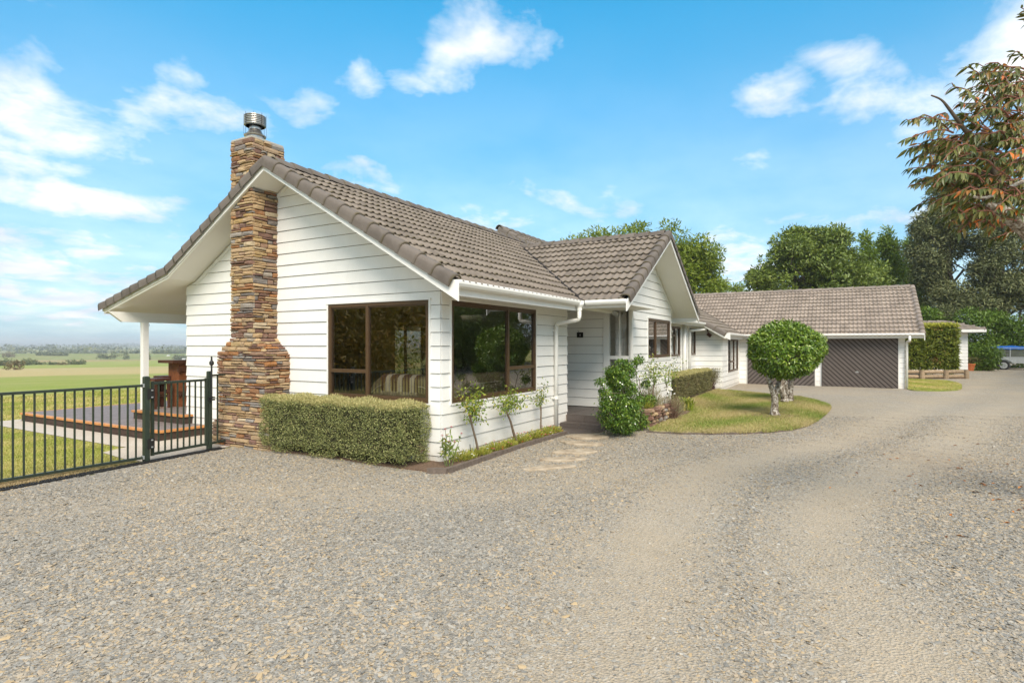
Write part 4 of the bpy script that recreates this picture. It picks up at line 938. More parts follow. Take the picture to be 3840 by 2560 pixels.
tile_field(e0, (1, 0, 0), s30, 0, 15.60, 13, M_TILE, main_in)
tile_field(e0 + np.array([9.16 - .296 * 0, 0, 0]) * 1.0, (1, 0, 0), s30, 0, 13.6, 17, M_TILE, lambda p: main_in(p) if True else 0, 13)
lowx = e0 + np.array([15.65, 0, 0]) - s30 * TG * 2.68
tile_field(lowx, (1, 0, 0), s30, 0, 7.4, 15, M_TILE, lambda p: main_in(p))
pl_v = np.array([math.cos(math.atan(.565)), 0, math.sin(math.atan(.565))])
tile_field((3.665, -1.44, PD(3.665)), (0, 1, 0), pl_v, 0, 4.2, 11, M_TILE, lambda p: PD(p[0]) - DK(p[1]) - .03 if p[1] > -.75 else 1.0)
pr_v = np.array([-pl_v[0], 0, pl_v[2]])
tile_field((9.83, -1.44, PD(9.83)), (0, 1, 0), pr_v, 0, 4.2, 11, M_TILE, lambda p: PD(p[0]) - DK(p[1]) - .03 if p[1] > -.75 else 1.0)
g_v = np.array([math.cos(math.atan(.577)), 0, math.sin(math.atan(.577))])
tile_field((19.17, -7.55, GD(19.17)), (0, 1, 0), g_v, 0, 9.8, 13, M_TILE_G, lambda p: GD(p[0]) - DK(p[1]) - .02 if p[1] > -1.6 else 1.0)
# north side and the veranda: seen only at their edge
nv_ = np.array([0, -math.cos(math.atan(.579)), math.sin(math.atan(.579))])
yk = 5.86; zk = DK(3.12) - .579 * 2.74
tile_field((-.50, yk + .02, zk), (1, 0, 0), nv_, 0, 2.4, 9, M_TILE, lambda p: 1.0)
vv_ = np.array([0, -math.cos(math.atan(.255)), math.sin(math.atan(.255))])
tile_field((-.50, 8.24, zk - .255 * 2.38), (1, 0, 0), vv_, 0, 2.4, 7, M_TILE, lambda p: 1.0)
def seen_size(p):
    d = p[0] - CAM; dep = d @ FW
    if dep < .5: return 0
    face = max(0.0, -(p[3] @ d) / np.linalg.norm(d)); u = abs(d @ RT / dep)
    return face / dep ** 2 if u < .95 else 0
order = sorted(range(len(PLACED)), key=lambda i: -seen_size(PLACED[i])); first = set([i for i in order if not PLACED[i][5]][:300])
sv, sf, sm_, sr, sb, nvt = [], [], [], [], [], 0
for i, (p, ud, vd, nd, m_, trim, ins, wu) in enumerate(PLACED):
    flip = np.dot(np.cross(ud, vd), nd) < 0
    if i in first:
        o_ = bpy.data.objects.new('tile', TILE_ME[m_.name]); link(o_, ROOF)
        M_ = Matrix(((ud[0], vd[0], nd[0], p[0]), (ud[1], vd[1], nd[1], p[1]), (ud[2], vd[2], nd[2], p[2]), (0, 0, 0, 1))); o_.matrix_world = M_
        continue
    loc = TV.copy(); loc[:, 0] = np.minimum(loc[:, 0], wu)
    W_ = p + loc[:, :1] * ud + loc[:, 1:2] * vd + loc[:, 2:3] * nd; faces = TF; bt = TB
    if trim:
        fv = np.array([ins(w_) for w_ in W_]); bm = bmesh.new(); L_ = bm.verts.layers.float.new('butt'); vv = []
        for w_, b_ in zip(W_, TB):
            x_ = bm.verts.new(w_); x_[L_] = float(b_); vv.append(x_)
        for f_ in TF: bm.faces.new([vv[a] for a in f_])
        # trim along the line where inside() changes sign (locally straight in plan)
        h_ = .02; c_ = p + ud * TW / 2 + vd * TL / 2; f0 = ins(c_); gu = (ins(c_ + ud * h_) - f0) / h_; gv = (ins(c_ + vd * h_) - f0) / h_
        gr = ud * gu + vd * gv; gl = np.linalg.norm(gr)
        if gl > 1e-6:
            no = gr / gl; co = c_ - no * (f0 / gl)
            bmesh.ops.bisect_plane(bm, geom=bm.verts[:] + bm.edges[:] + bm.faces[:], plane_co=co, plane_no=no, clear_inner=True)
        bm.verts.index_update(); W_ = np.array([v_.co[:] for v_ in bm.verts]).reshape(-1, 3); bt = np.array([v_[L_] for v_ in bm.verts], np.float32); faces = [[v_.index for v_ in f_.verts] for f_ in bm.faces]; bm.free()
        if not len(faces): continue
    sv.append(W_); sb.append(bt); sr.append(np.full(len(W_), random.random(), np.float32))
    for f_ in faces: sf.append([a + nvt for a in f_]); sm_.append(0 if m_ is M_TILE else 1)
    nvt += len(W_)
me = bpy.data.meshes.new('tile_rest'); me.from_pydata(np.concatenate(sv).tolist(), [], sf); me.materials.append(M_TILE); me.materials.append(M_TILE_G)
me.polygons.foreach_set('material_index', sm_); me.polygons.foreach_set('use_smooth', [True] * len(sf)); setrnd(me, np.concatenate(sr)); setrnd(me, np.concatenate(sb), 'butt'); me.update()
tag(link(bpy.data.objects.new('roof_tiles', me), HOUSE), kind='stuff')

# ridge and barge caps: one overlapping piece each
def cap_piece(name, p, q_, side, up, prof, m_, parent=ROOF, lift=.022, over=.06):
    p, q_, side, up = [np.array(v, float) for v in (p, q_, side, up)]; d = norm(q_ - p); q2 = q_ + d * over; rings = []
    for e, l_, s_ in ((p, lift, 1.06), (p + d * .05, lift * .9, 1.05), (q2, 0.0, .96)):
        rings.append([e + side * (w_ * s_) + up * (z * s_ + l_) for w_, z in prof])
    inner = [p + d * .003 + side * (w_ * .86) + up * (z * .90 + lift - .012) for w_, z in prof]
    mb = MB(); mb.loft([inner] + rings, closed=False); o_ = mb.build(name, m_, parent, smooth=True, rnd=random.random())
    bt = np.zeros(len(mb.v), np.float32); bt[:2 * len(prof)] = 1; setrnd(o_.data, bt, 'butt'); return o_
RIDGE = [(-.125, -.06), (-.105, -.005), (-.06, .04), (0, .058), (.06, .04), (.105, -.005), (.125, -.06)]
BARGE = [(.125, .045), (.10, .072), (.05, .088), (0.0, .085), (-.035, .065), (-.052, .03), (-.055, -.02), (-.055, -.085)]
def caps(name, p, q_, side, up, prof, m_, gauge=.36):
    p, q_ = np.array(p, float), np.array(q_, float); L_ = np.linalg.norm(q_ - p); n = max(1, int(round(L_ / gauge)))
    for k in range(n): cap_piece(name, p + (q_ - p) * k / n, p + (q_ - p) * (k + 1) / n, side, up, prof, m_)
nS = norm(np.array([0, -.579, 1.0])); nN = norm(np.array([0, .579, 1.0])); nV = norm(np.array([0, .255, 1.0]))
caps('barge_tile', (-.535, -.60, DK(-.60)), (-.535, 3.10, DK(3.10)), (1, 0, 0), nS, BARGE, M_CAP, .327)
caps('barge_tile', (-.535, yk, zk), (-.535, 3.14, DK(3.10)), (1, 0, 0), nN, BARGE, M_CAP, .327)
caps('barge_tile', (-.535, 8.26, zk - .255 * 2.40), (-.535, yk, zk), (1, 0, 0), nV, BARGE, M_CAP, .327)
caps('ridge_tile', (-.40, 3.12, DK(3.12) + .035), (8.5, 3.12, DK(3.12) + .035), (0, 1, 0), (0, 0, 1), RIDGE, M_CAP, .37)
caps('ridge_tile', (8.56, 4.2, DK(4.2) + .035), (22.6, 4.2, DK(4.2) + .035), (0, 1, 0), (0, 0, 1), RIDGE, M_CAP, .37)
caps('barge_tile', (8.63, 2.75, DK(2.75)), (8.63, 4.18, DK(4.18)), (1, 0, 0), nS, BARGE, M_CAP, .327)
nP = norm(np.array([-.565, 0, 1.0])); nQ = norm(np.array([.565, 0, 1.0]))
caps('barge_tile', (3.72, -1.495, PD(3.72)), (6.73, -1.495, PD(6.73)), (0, 1, 0), nP, BARGE, M_CAP, .327)
caps('barge_tile', (9.80, -1.495, PD(9.80)), (6.77, -1.495, PD(6.77)), (0, 1, 0), nQ, BARGE, M_CAP, .327)
caps('ridge_tile', (6.75, -1.40, PD(6.75) + .035), (6.75, 2.50, PD(6.75) + .035), (1, 0, 0), (0, 0, 1), RIDGE, M_CAP, .37)
caps('barge_tile', (15.135, -1.36, DK(-1.36)), (15.135, -.62, DK(-.62)), (1, 0, 0), nS, BARGE, M_CAP, .36)
nG = norm(np.array([-.577, 0, 1.0]))
caps('barge_tile', (19.22, -7.605, GD(19.22)), (22.83, -7.605, GD(22.83)), (0, 1, 0), nG, BARGE, M_CAP_G, .327)
caps('ridge_tile', (22.85, -7.5, GD(22.85) + .035), (22.85, 2.3, GD(22.85) + .035), (1, 0, 0), (0, 0, 1), RIDGE, M_CAP_G, .40)
# the dark valley, filled with leaf litter
vy = MB(); a_ = np.array([3.60, -.665, DK(-.665) + .045]); b_ = np.array([6.70, 2.36, DK(2.36) + .05]); pts_ = [a_ + (b_ - a_) * t + np.array([random.uniform(-.012, .012), random.uniform(-.012, .012), random.uniform(-.008, .012)]) for t in np.linspace(0, 1, 40)]
vy.tube(pts_, [random.uniform(.022, .036) for _ in pts_], 6); vy.build('valley_gutter', M_VALLEY, HOUSE)
a_ = np.array([19.19, -1.43, GD(19.19) + .03]); b_ = np.array([22.8, 2.17, GD(22.8) + .03]); vy = MB(); vy.tube([a_, b_], [.03, .03], 6); vy.build('valley_gutter', M_VALLEY, HOUSE)
fl_ = MB(); fl_.bar((6.75, -.2, PD(6.75) + .11), (6.75, -.2, PD(6.75) + .24), .006, .006, (1, 0, 0)); fl_.build('roof_spike', M_IRON, HOUSE)

# ------------------------------------------------------------------ chimney of ledgestone
def chim_half(z):     # (y0, y1, front x)
    if z < .36: return 2.92, 4.42, -.60
    if z < .46: t = (z - .36) / .10; return 2.92 + .24 * t, 4.42 - .04 * t, -.60 + .08 * t
    if z < 1.54: return 3.16, 4.38, -.52
    if z < 1.81: t = (z - 1.54) / .27; return 3.16 + .315 * t, 4.38 - .335 * t, -.52 + .015 * t
    return 3.475, 4.045, -.505
core = MB(); zz = [0, .36, .46, 1.54, 1.81, 5.05]
core.loft([[(chim_half(min(z + 1e-6, 9))[2] + .06, chim_half(z)[0] + .06, z), (-.03, chim_half(z)[0] + .06, z), (-.03, chim_half(z)[1] - .06, z), (chim_half(z)[2] + .06, chim_half(z)[1] - .06, z)] for z in zz])
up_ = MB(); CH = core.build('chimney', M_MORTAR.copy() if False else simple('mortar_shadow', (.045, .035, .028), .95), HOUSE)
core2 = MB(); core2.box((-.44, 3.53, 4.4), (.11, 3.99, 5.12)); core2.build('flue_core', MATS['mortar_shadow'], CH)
STONES = []
def stone_verts(u0, u1, z0, z1, f, proud):
    """a rough block: face of 3x3 points, edges chamfered"""
    du, dz = u1 - u0, z1 - z0; vs = []; ju = lambda s_: random.uniform(-s_, s_)
    gu = [0, .5 + ju(.18), 1]; gz = [0, .5 + ju(.15), 1]; sk = ju(.010) * min(1, du / .2)
    ring0 = []
    for b_ in range(3):
        for a in range(3):
            e = (a != 1) + (b_ != 1); uu = u0 + du * gu[a]; z = z0 + dz * gz[b_]
            uu += ju(.006) if a == 1 else (-1 if a == 2 else 1) * random.uniform(.002, .009); z += (ju(.006) if b_ == 1 else (-1 if b_ == 2 else 1) * random.uniform(.001, .006)) + sk * (gu[a] - .5)
            n = proud - (0, .007, .014)[e] + ju(.006); vs.append(f(uu, z, n))
    back = [f(u0 + .002, z0 + .001, -.05), f(u1 - .002, z0 + .001, -.05), f(u1 - .002, z1 - .001, -.05), f(u0 + .002, z1 - .001, -.05)]
    vs += back; fs = [(0, 1, 4, 3), (1, 2, 5, 4), (3, 4, 7, 6), (4, 5, 8, 7), (9, 10, 2, 1, 0), (10, 11, 8, 5, 2), (11, 12, 6, 7, 8), (12, 9, 0, 3, 6)]
    return vs, fs
def stone_face(rows, span, f, minl, maxl, flip=False):
    for (z0, z1) in rows:
        zc_ = (z0 + z1) / 2; s0, s1 = span(zc_); u = s0; h_ = z1 - z0
        while u < s1 - .001:
            L_ = random.uniform(minl, maxl) * (1.25 if h_ < .05 else 1.0); L_ = L_ if s1 - u - L_ > .07 else s1 - u
            sub = [(z0, z1)]
            if h_ > .062 and random.random() < .42: k = z0 + h_ * random.uniform(.38, .62); sub = [(z0, k), (k, z1)]
            for a, b_ in sub: STONES.append((*stone_verts(u + .004, u + L_ - .004, a + .0034, b_ - .0034, lambda uu, z, n: f(uu, z, n), random.uniform(.0, .024)), L_ * (b_ - a), zc_))
            u += L_
def rows(z0, z1, lo=.042, hi=.105):
    out = []; z = z0
    while z < z1 - .01:
        h_ = random.uniform(lo, hi); h_ = h_ if z1 - z - h_ > .035 else z1 - z; out.append((z, z + h_)); z += h_
    return out
RA = rows(0, 5.12, .034, .088)
fx = lambda z: chim_half(z)[2]
# front face (towards -x), right side (towards -y), then the hidden left side and back above the roof
stone_face(RA, lambda z: (chim_half(z)[0] - .008, chim_half(z)[1]), lambda u, z, n: (fx(z) - n, u, z), .10, .34)
stone_face(RA, lambda z: (fx(z) + .010, -.002 if z < 4.40 else .13), lambda u, z, n: (u, chim_half(z)[0] - n, z), .10, .30)
stone_face(rows(0, 5.12, .07, .13), lambda z: (fx(z) + .012, -.002 if z < 3.9 else .13), lambda u, z, n: (u, chim_half(z)[1] + n, z), .2, .4)
stone_face(rows(4.3, 5.12, .07, .13), lambda z: (chim_half(z)[0] + .01, chim_half(z)[1] - .01), lambda u, z, n: (.13 + n, u, z), .2, .4)
def vis(s_):
    c_ = np.mean(np.array(s_[0][:9]), 0); 
    return s_[2] * (1.0 if (c_[0] < -.45 or c_[1] < 3.6) else .01)
ordr = sorted(range(len(STONES)), key=lambda i: -vis(STONES[i])); big = set(ordr[:300]); rest = MB(); rr_ = []
for i, (vs, fs, ar, zc_) in enumerate(STONES):
    r_ = random.random()
    if i in big:
        mb = MB(); mb.add(vs, fs); mb.build('stone', M_STONE, CH, rnd=r_)
    else: rest.add(vs, fs); rr_ += [r_] * len(vs)
o_ = rest.build('small_stones', M_STONE, CH); setrnd(o_.data, rr_); tag(o_, kind='stuff')
cp = MB(); cp.box((-.50, 3.49, 5.121), (.12, 4.03, 5.15)); cp.loft([[(-.42, 3.56, 5.15), (.04, 3.56, 5.15), (.04, 3.96, 5.15), (-.42, 3.96, 5.15)], [(-.34, 3.64, 5.20), (-.05, 3.64, 5.20), (-.05, 3.88, 5.20), (-.34, 3.88, 5.20)]]); cp.build('chimney_cap', M_CONC, HOUSE)
fu = (-.24, 3.76, 5.165)
q_ = MB(); q_.lathe([(.14, 0), (.14, .075), (.178, .085), (.180, .095), (.14, .12), (.105, .17), (.092, .20), (.092, .29)], fu, 28); flu = q_.build('chimney_cowl', M_STEEL, HOUSE, smooth=False)
for k in range(6):
    q_ = MB(); z = .262 + k * .029; q_.lathe([(.168, z), (.174, z + .004), (.174, z + .020), (.168, z + .024), (.161, z + .022), (.161, z + .002)], fu, 28); q_.build('cowl_band', M_STEEL, flu, smooth=True)
q_ = MB(); q_.lathe([(.158, .255), (.158, .27), (.150, .43), (.02, .432), (.02, .425), (.146, .41), (.154, .255)], fu, 24); q_.build('cowl_lid', M_STEEL, flu)
q_ = MB()
for a_ in np.linspace(0, 2 * math.pi, 9)[:-1]: q_.bar((fu[0] + .178 * math.cos(a_), fu[1] + .178 * math.sin(a_), fu[2] + .09), (fu[0] + .178 * math.cos(a_), fu[1] + .178 * math.sin(a_), fu[2] + .46), .004, .004, (math.cos(a_), math.sin(a_), .01))
q_.build('cowl_cage', M_IRON, flu)

# ------------------------------------------------------------------ deck, bar table, stools
DECK = tag(empty('deck'), 'two level brown stained deck with orange edge boards beyond the green fence', 'deck')
y = 5.50
while y < 10.86:
    q_ = MB(); x0 = -.845 ; x1 = -.03 if y < 6.2 else 4.2
    q_.box((x0, y, .158), (x1, min(y + .130, 10.86), .186)); q_.build('plank', M_DECK, DECK, rnd=random.random()); y += .141
y = 6.0
while y < 7.60:
    q_ = MB(); q_.box((-.15, y, .332), (-.03 if y < 6.2 else 9.0, min(y + .130, 7.61), .358)); q_.build('plank', M_DECK, DECK, rnd=random.random()); y += .141
for a, b_ in (((-.935, 5.405, .150), (-.847, 10.92, .189)), ((-.847, 5.405, .150), (-.03, 5.497, .189)), ((-.847, 10.862, .150), (4.2, 10.95, .189)), ((-.235, 5.90, .322), (-.152, 7.70, .361)), ((-.152, 5.90, .322), (-.03, 5.985, .361)), ((-.152, 7.612, .322), (9, 7.70, .361))):
    q_ = MB(); q_.box(a, b_); q_.build('edge_board', M_ORANGE, DECK, rnd=random.random())
for a, b_ in (((-.905, 5.435, .0), (-.88, 10.9, .149)), ((-.88, 5.435, 0), (-.03, 5.46, .149)), ((-.205, 5.93, .187), (-.18, 7.67, .321)), ((-.18, 5.93, .187), (-.03, 5.95, .321)), ((-.18, 7.65, .187), (9, 7.67, .321)), ((-.93, 5.42, .0), (-.906, 10.9, .02))):
    q_ = MB(); q_.box(a, b_); q_.build('skirt_board', M_SKIRT, DECK, rnd=random.random())

c_ = at(674, 1525, 12.55); BT = tag(empty('bar_table', (c_[0], c_[1], .36), R(0)), 'rust brown timber bar table against the end of the white wall', 'bar table')
q_ = MB(); q_.box((-.30, -.26, .945), (.75, .30, 1.005)); q_.build('table_top', M_BARDARK, BT)
q_ = MB(); q_.box((-.12, -.18, 0), (.55, .22, .944)); q_.build('body', M_BARTABLE, BT)
for z in (.76, .25):
    q_ = MB(); q_.box((-.16, -.215, z), (.56, -.182, z + .085)); q_.build('cleat', M_BARDARK, BT)
    for x_ in (-.165, .12):
        q_ = MB(); q_.box((x_, -.235, z - .01), (x_ + .05, -.217, z + .095)); q_.build('strap', M_BARDARK, BT)
def stool(px, d, rz, h_, label):
    c_ = at(px, 1500, d); t = tag(empty('bar_stool', (c_[0], c_[1], .36), rz), label, 'stool', 'stools on the deck')
    q_ = MB(); q_.box((-.19, -.19, h_ - .05), (.19, .19, h_)); q_.build('seat', M_REDWOOD, t)
    for sx in (-1, 1):
        for sy in (-1, 1):
            q_ = MB(); q_.bar((sx * .165, sy * .165, 0), (sx * .15, sy * .15, h_ - .05), .055, .055, (1, 0, 0)); q_.build('leg', M_REDWOOD, t)
        q_ = MB(); q_.box((sx * .158 - .015, -.135, .22), (sx * .158 + .015, .135, .27)); q_.build('stretcher', M_REDWOOD, t)
        q_ = MB(); q_.box((-.135, sx * .158 - .015, .30), (.135, sx * .158 + .015, .35)); q_.build('stretcher', M_REDWOOD, t)
stool(588, 12.15, R(8), .63, 'dark red timber bar stool beside the green gate post')
stool(625, 12.6, R(-6), .66, 'dark red timber bar stool nearest the rust brown bar table')

# ------------------------------------------------------------------ fence, gate, drain
FENCE = tag(empty('fence'), 'dark green metal bar fence on the left of the gate', 'fence')
def post(mb, x, y, z0, z1, w_=.058):
    h_ = w_ / 2; mb.box((x - h_, y - h_, z0), (x + h_, y + h_, z1 - .012)); mb.loft([[(x - h_, y - h_, z1 - .012), (x + h_, y - h_, z1 - .012), (x + h_, y + h_, z1 - .012), (x - h_, y + h_, z1 - .012)], [(x - h_ * .6, y - h_ * .6, z1), (x + h_ * .6, y - h_ * .6, z1), (x + h_ * .6, y + h_ * .6, z1), (x - h_ * .6, y + h_ * .6, z1)]])
FX0, FY = -6.3, 3.77
for z in (1.095, .062):
    q_ = MB(); q_.box((FX0, FY - .02, z), (-2.04, FY + .02, z + .034)); q_.build('rail', M_GREEN, FENCE)
x = -2.145
while x > FX0:
    q_ = MB(); q_.box((x - .0095, FY - .0095, .097), (x + .0095, FY + .0095, 1.094)); q_.build('bar', M_GREEN, FENCE); x -= .1075
q_ = MB(); post(q_, -2.006, 3.77, 0, 1.245, .07); q_.build('post', M_GREEN, FENCE)
q_ = MB(); post(q_, FX0, FY, 0, 1.245, .07); q_.build('post', M_GREEN, FENCE)
for z in (1.088, .055):
    q_ = MB(); q_.box((-2.062, FY - .028, z), (-2.042, FY + .028, z + .05)); q_.build('rail_bracket', M_GALV, FENCE)
GATE = tag(empty('gate'), 'narrow dark green metal bar gate with black hinges', 'gate')
A_, B_ = np.array([-1.905, 3.80]), np.array([-1.005, 3.925])
gp = lambda t, z: (A_[0] + (B_[0] - A_[0]) * t, A_[1] + (B_[1] - A_[1]) * t, z)
for z in (1.135, .105):
    q_ = MB(); q_.bar(gp(.02, z), gp(.98, z), .036, .036); q_.build('rail', M_GREEN, GATE)
for t in (0.0, 1.0):
    q_ = MB(); q_.bar(gp(t, .08), gp(t, 1.165), .038, .038, (1, 0, 0)); q_.build('stile', M_GREEN, GATE)
for k in range(8):
    t = (k + .95) / 8.9; q_ = MB(); q_.bar(gp(t, .12), gp(t, 1.12), .019, .019, (1, 0, 0)); q_.build('bar', M_GREEN, GATE)
for z in (.92, .20):
    q_ = MB(); q_.obox((-1.955, 3.745, z + .07), (.052, .008, 0), (0, .012, 0), (0, 0, .075)); h = q_.build('hinge', M_HINGE, GATE)
    for dz in (.02, .12):
        q_ = MB(); q_.obox((-1.945, 3.728, z + dz), (.012, 0, 0), (0, .006, 0), (0, 0, .009)); q_.build('bolt', M_GALV, h)
SIDE = tag(empty('side_fence'), 'short green bar panel and post between the gate and the stone chimney', 'fence')
q_ = MB(); post(q_, -.945, 3.94, 0, 1.275, .062); q_.build('post', M_GREEN, SIDE)
for z in (1.20, .10):
    q_ = MB(); q_.bar((-.92, 3.945, z), (-.62, 4.02, z), .030, .030); q_.build('rail', M_GREEN, SIDE)
q_ = MB(); q_.bar((-.775, 3.985, .11), (-.775, 3.985, 1.19), .019, .019, (1, 0, 0)); q_.build('bar', M_GREEN, SIDE)
lt = MB(); lt.tube([(-.935, 3.895, .82), (-.935, 3.895, 1.36)], .014, 8); la = lt.build('latch', M_HINGE, GATE)
lt = MB(); lt.lathe([(.012, 0), (.034, .02), (.036, .06), (.016, .085), (.012, .15)], (-.935, 3.895, 1.36), 10); lt.build('latch_knob', M_HINGE, la)
lt = MB(); lt.box((-.99, 3.87, .80), (-.89, 3.92, .825)); lt.box((-.99, 3.87, .84), (-.89, 3.92, .86)); lt.build('latch_bracket', M_HINGE, la)
DR = tag(empty('trench_drain'), 'narrow black slotted drain channel along the foot of the green fence', 'drain')
D0, D1 = np.array([-5.6, 3.335]), np.array([-.80, 3.83]); dd = (D1 - D0) / np.linalg.norm(D1 - D0); dn = np.array([-dd[1], dd[0]]); Ld = np.linalg.norm(D1 - D0)
q_ = MB(); q_.obox((*((D0 + D1) / 2), .008), (*(dd * Ld / 2), 0), (*(dn * .062), 0), (0, 0, .010)); q_.build('channel', M_RUBBER, DR)
gr_ = MB(); n = int(Ld / .026)
for s_ in (-1, 1): gr_.obox((*((D0 + D1) / 2 + dn * .056 * s_), .024), (*(dd * Ld / 2), 0), (*(dn * .007), 0), (0, 0, .008))
for k in range(n):
    c_ = D0 + dd * (k + .5) * Ld / n; dg = dd * .35 + dn * .94; gr_.obox((*c_, .026), (*(dd * .005), 0), (*(dg * .050), 0), (0, 0, .006))
tag(gr_.build('grate_slats', M_IRON, DR), kind='stuff')

# ------------------------------------------------------------------ kerb, edging, stepping stones
KB = tag(empty('garden_kerb'), 'low weathered timber kerb round the flower bed under the corner window', 'kerb')
for a, b_ in (((-.62, -.24), (-.50, -.47)), ((-.50, -.47), (1.45, -.43)), ((1.46, -.43), (3.22, -.47))):
    d = np.array(b_) - np.array(a); L_ = np.linalg.norm(d); d = d / L_; nn = np.array([-d[1], d[0]]); rings = []
    for t in np.linspace(0, L_, max(3, int(L_ / .12))):
        w_ = .034 + random.uniform(-.003, .003); h_ = .092 + random.uniform(-.006, .006); p = np.array(a) + d * t
        rings.append([(*(p - nn * w_), 0), (*(p + nn * w_), 0), (*(p + nn * w_ * .9), h_), (*(p - nn * w_ * .9), h_)])
    q_ = MB(); q_.loft(rings); q_.build('kerb_board', M_KERB, KB)
ED = tag(empty('lawn_edging'), 'dark timber strip bent round the rim of the island lawn', 'edging'); pts_ = [tuple(p) for p in catmull([(4.25, -1.70), (4.37, -2.31), (4.73, -3.03), (5.15, -3.58), (5.77, -4.05), (6.78, -4.35), (8.3, -4.53), (9.9, -4.65), (11.2, -4.64), (12.55, -4.31), (13.78, -3.73), (14.36, -2.95)], 8, False)]
rings = [[(p[0] - .012, p[1] - .012, 0), (p[0] + .014, p[1] + .012, 0), (p[0] + .014, p[1] + .012, (h_ := .050 + random.uniform(-.010, .008))), (p[0] - .010, p[1] - .010, h_)] for p in pts_]
q_ = MB(); q_.loft(rings); q_.build('edging_strip', M_KERB, ED); blades('grass', [(p[0] + .05 * math.cos(i), p[1] - .05) for i, p in enumerate(pts_[4:])] + [(p[0] + .10, p[1] + .12) for p in pts_[4:][::-1]], 7000, .05, M_BLADE, .05, .006)
STEPS = [((2.893, -.669), (3.217, -1.309), (3.283, -.89), (2.803, -1.022), 'pale oval stepping stone nearest the tiled porch landing'),
         ((2.324, -.805), (2.503, -1.447), (2.512, -.904), (2.245, -1.314), 'tan stepping stone with a dark patch, second from the porch'),
         ((1.475, -1.087), (1.836, -1.663), (1.894, -1.342), (1.451, -1.373), 'reddish brown stepping stone in the middle of the row'),
         ((.828, -1.146), (1.19, -1.73), (1.185, -1.425), (.872, -1.461), 'pale cream stepping stone, fourth from the porch'),
         ((.156, -1.265), (.648, -1.788), (.582, -1.544), (.206, -1.473), 'brown stepping stone farthest out on the gravel')]
for k, (l_, r_, t_, b_, lab) in enumerate(STEPS):
    l_, r_, t_, b_ = map(np.array, (l_, r_, t_, b_)); c_ = (l_ + r_ + t_ + b_) / 4
    ax = (r_ - l_) / 2; ay = (t_ - b_) / 2 * .85; ring = []
    for a_ in np.linspace(0, 2 * math.pi, 29)[:-1]:
        s_ = 1 + .10 * math.sin(3 * a_ + k * 2) + .06 * math.sin(5 * a_ + k); ring.append(c_ + (ax * math.cos(a_) + ay * math.sin(a_)) * s_)
    q_ = MB(); z = 0.0
    q_.loft([[(p[0], p[1], -.01) for p in ring], [(p[0], p[1], .046) for p in ring], [(*(c_ + (p - c_) * .95), .056 + random.uniform(-.003, .003)) for p in ring]])
    tag(q_.build('stepping_stone', M_FLAG), lab, 'stepping stone', 'stepping stones across the gravel')

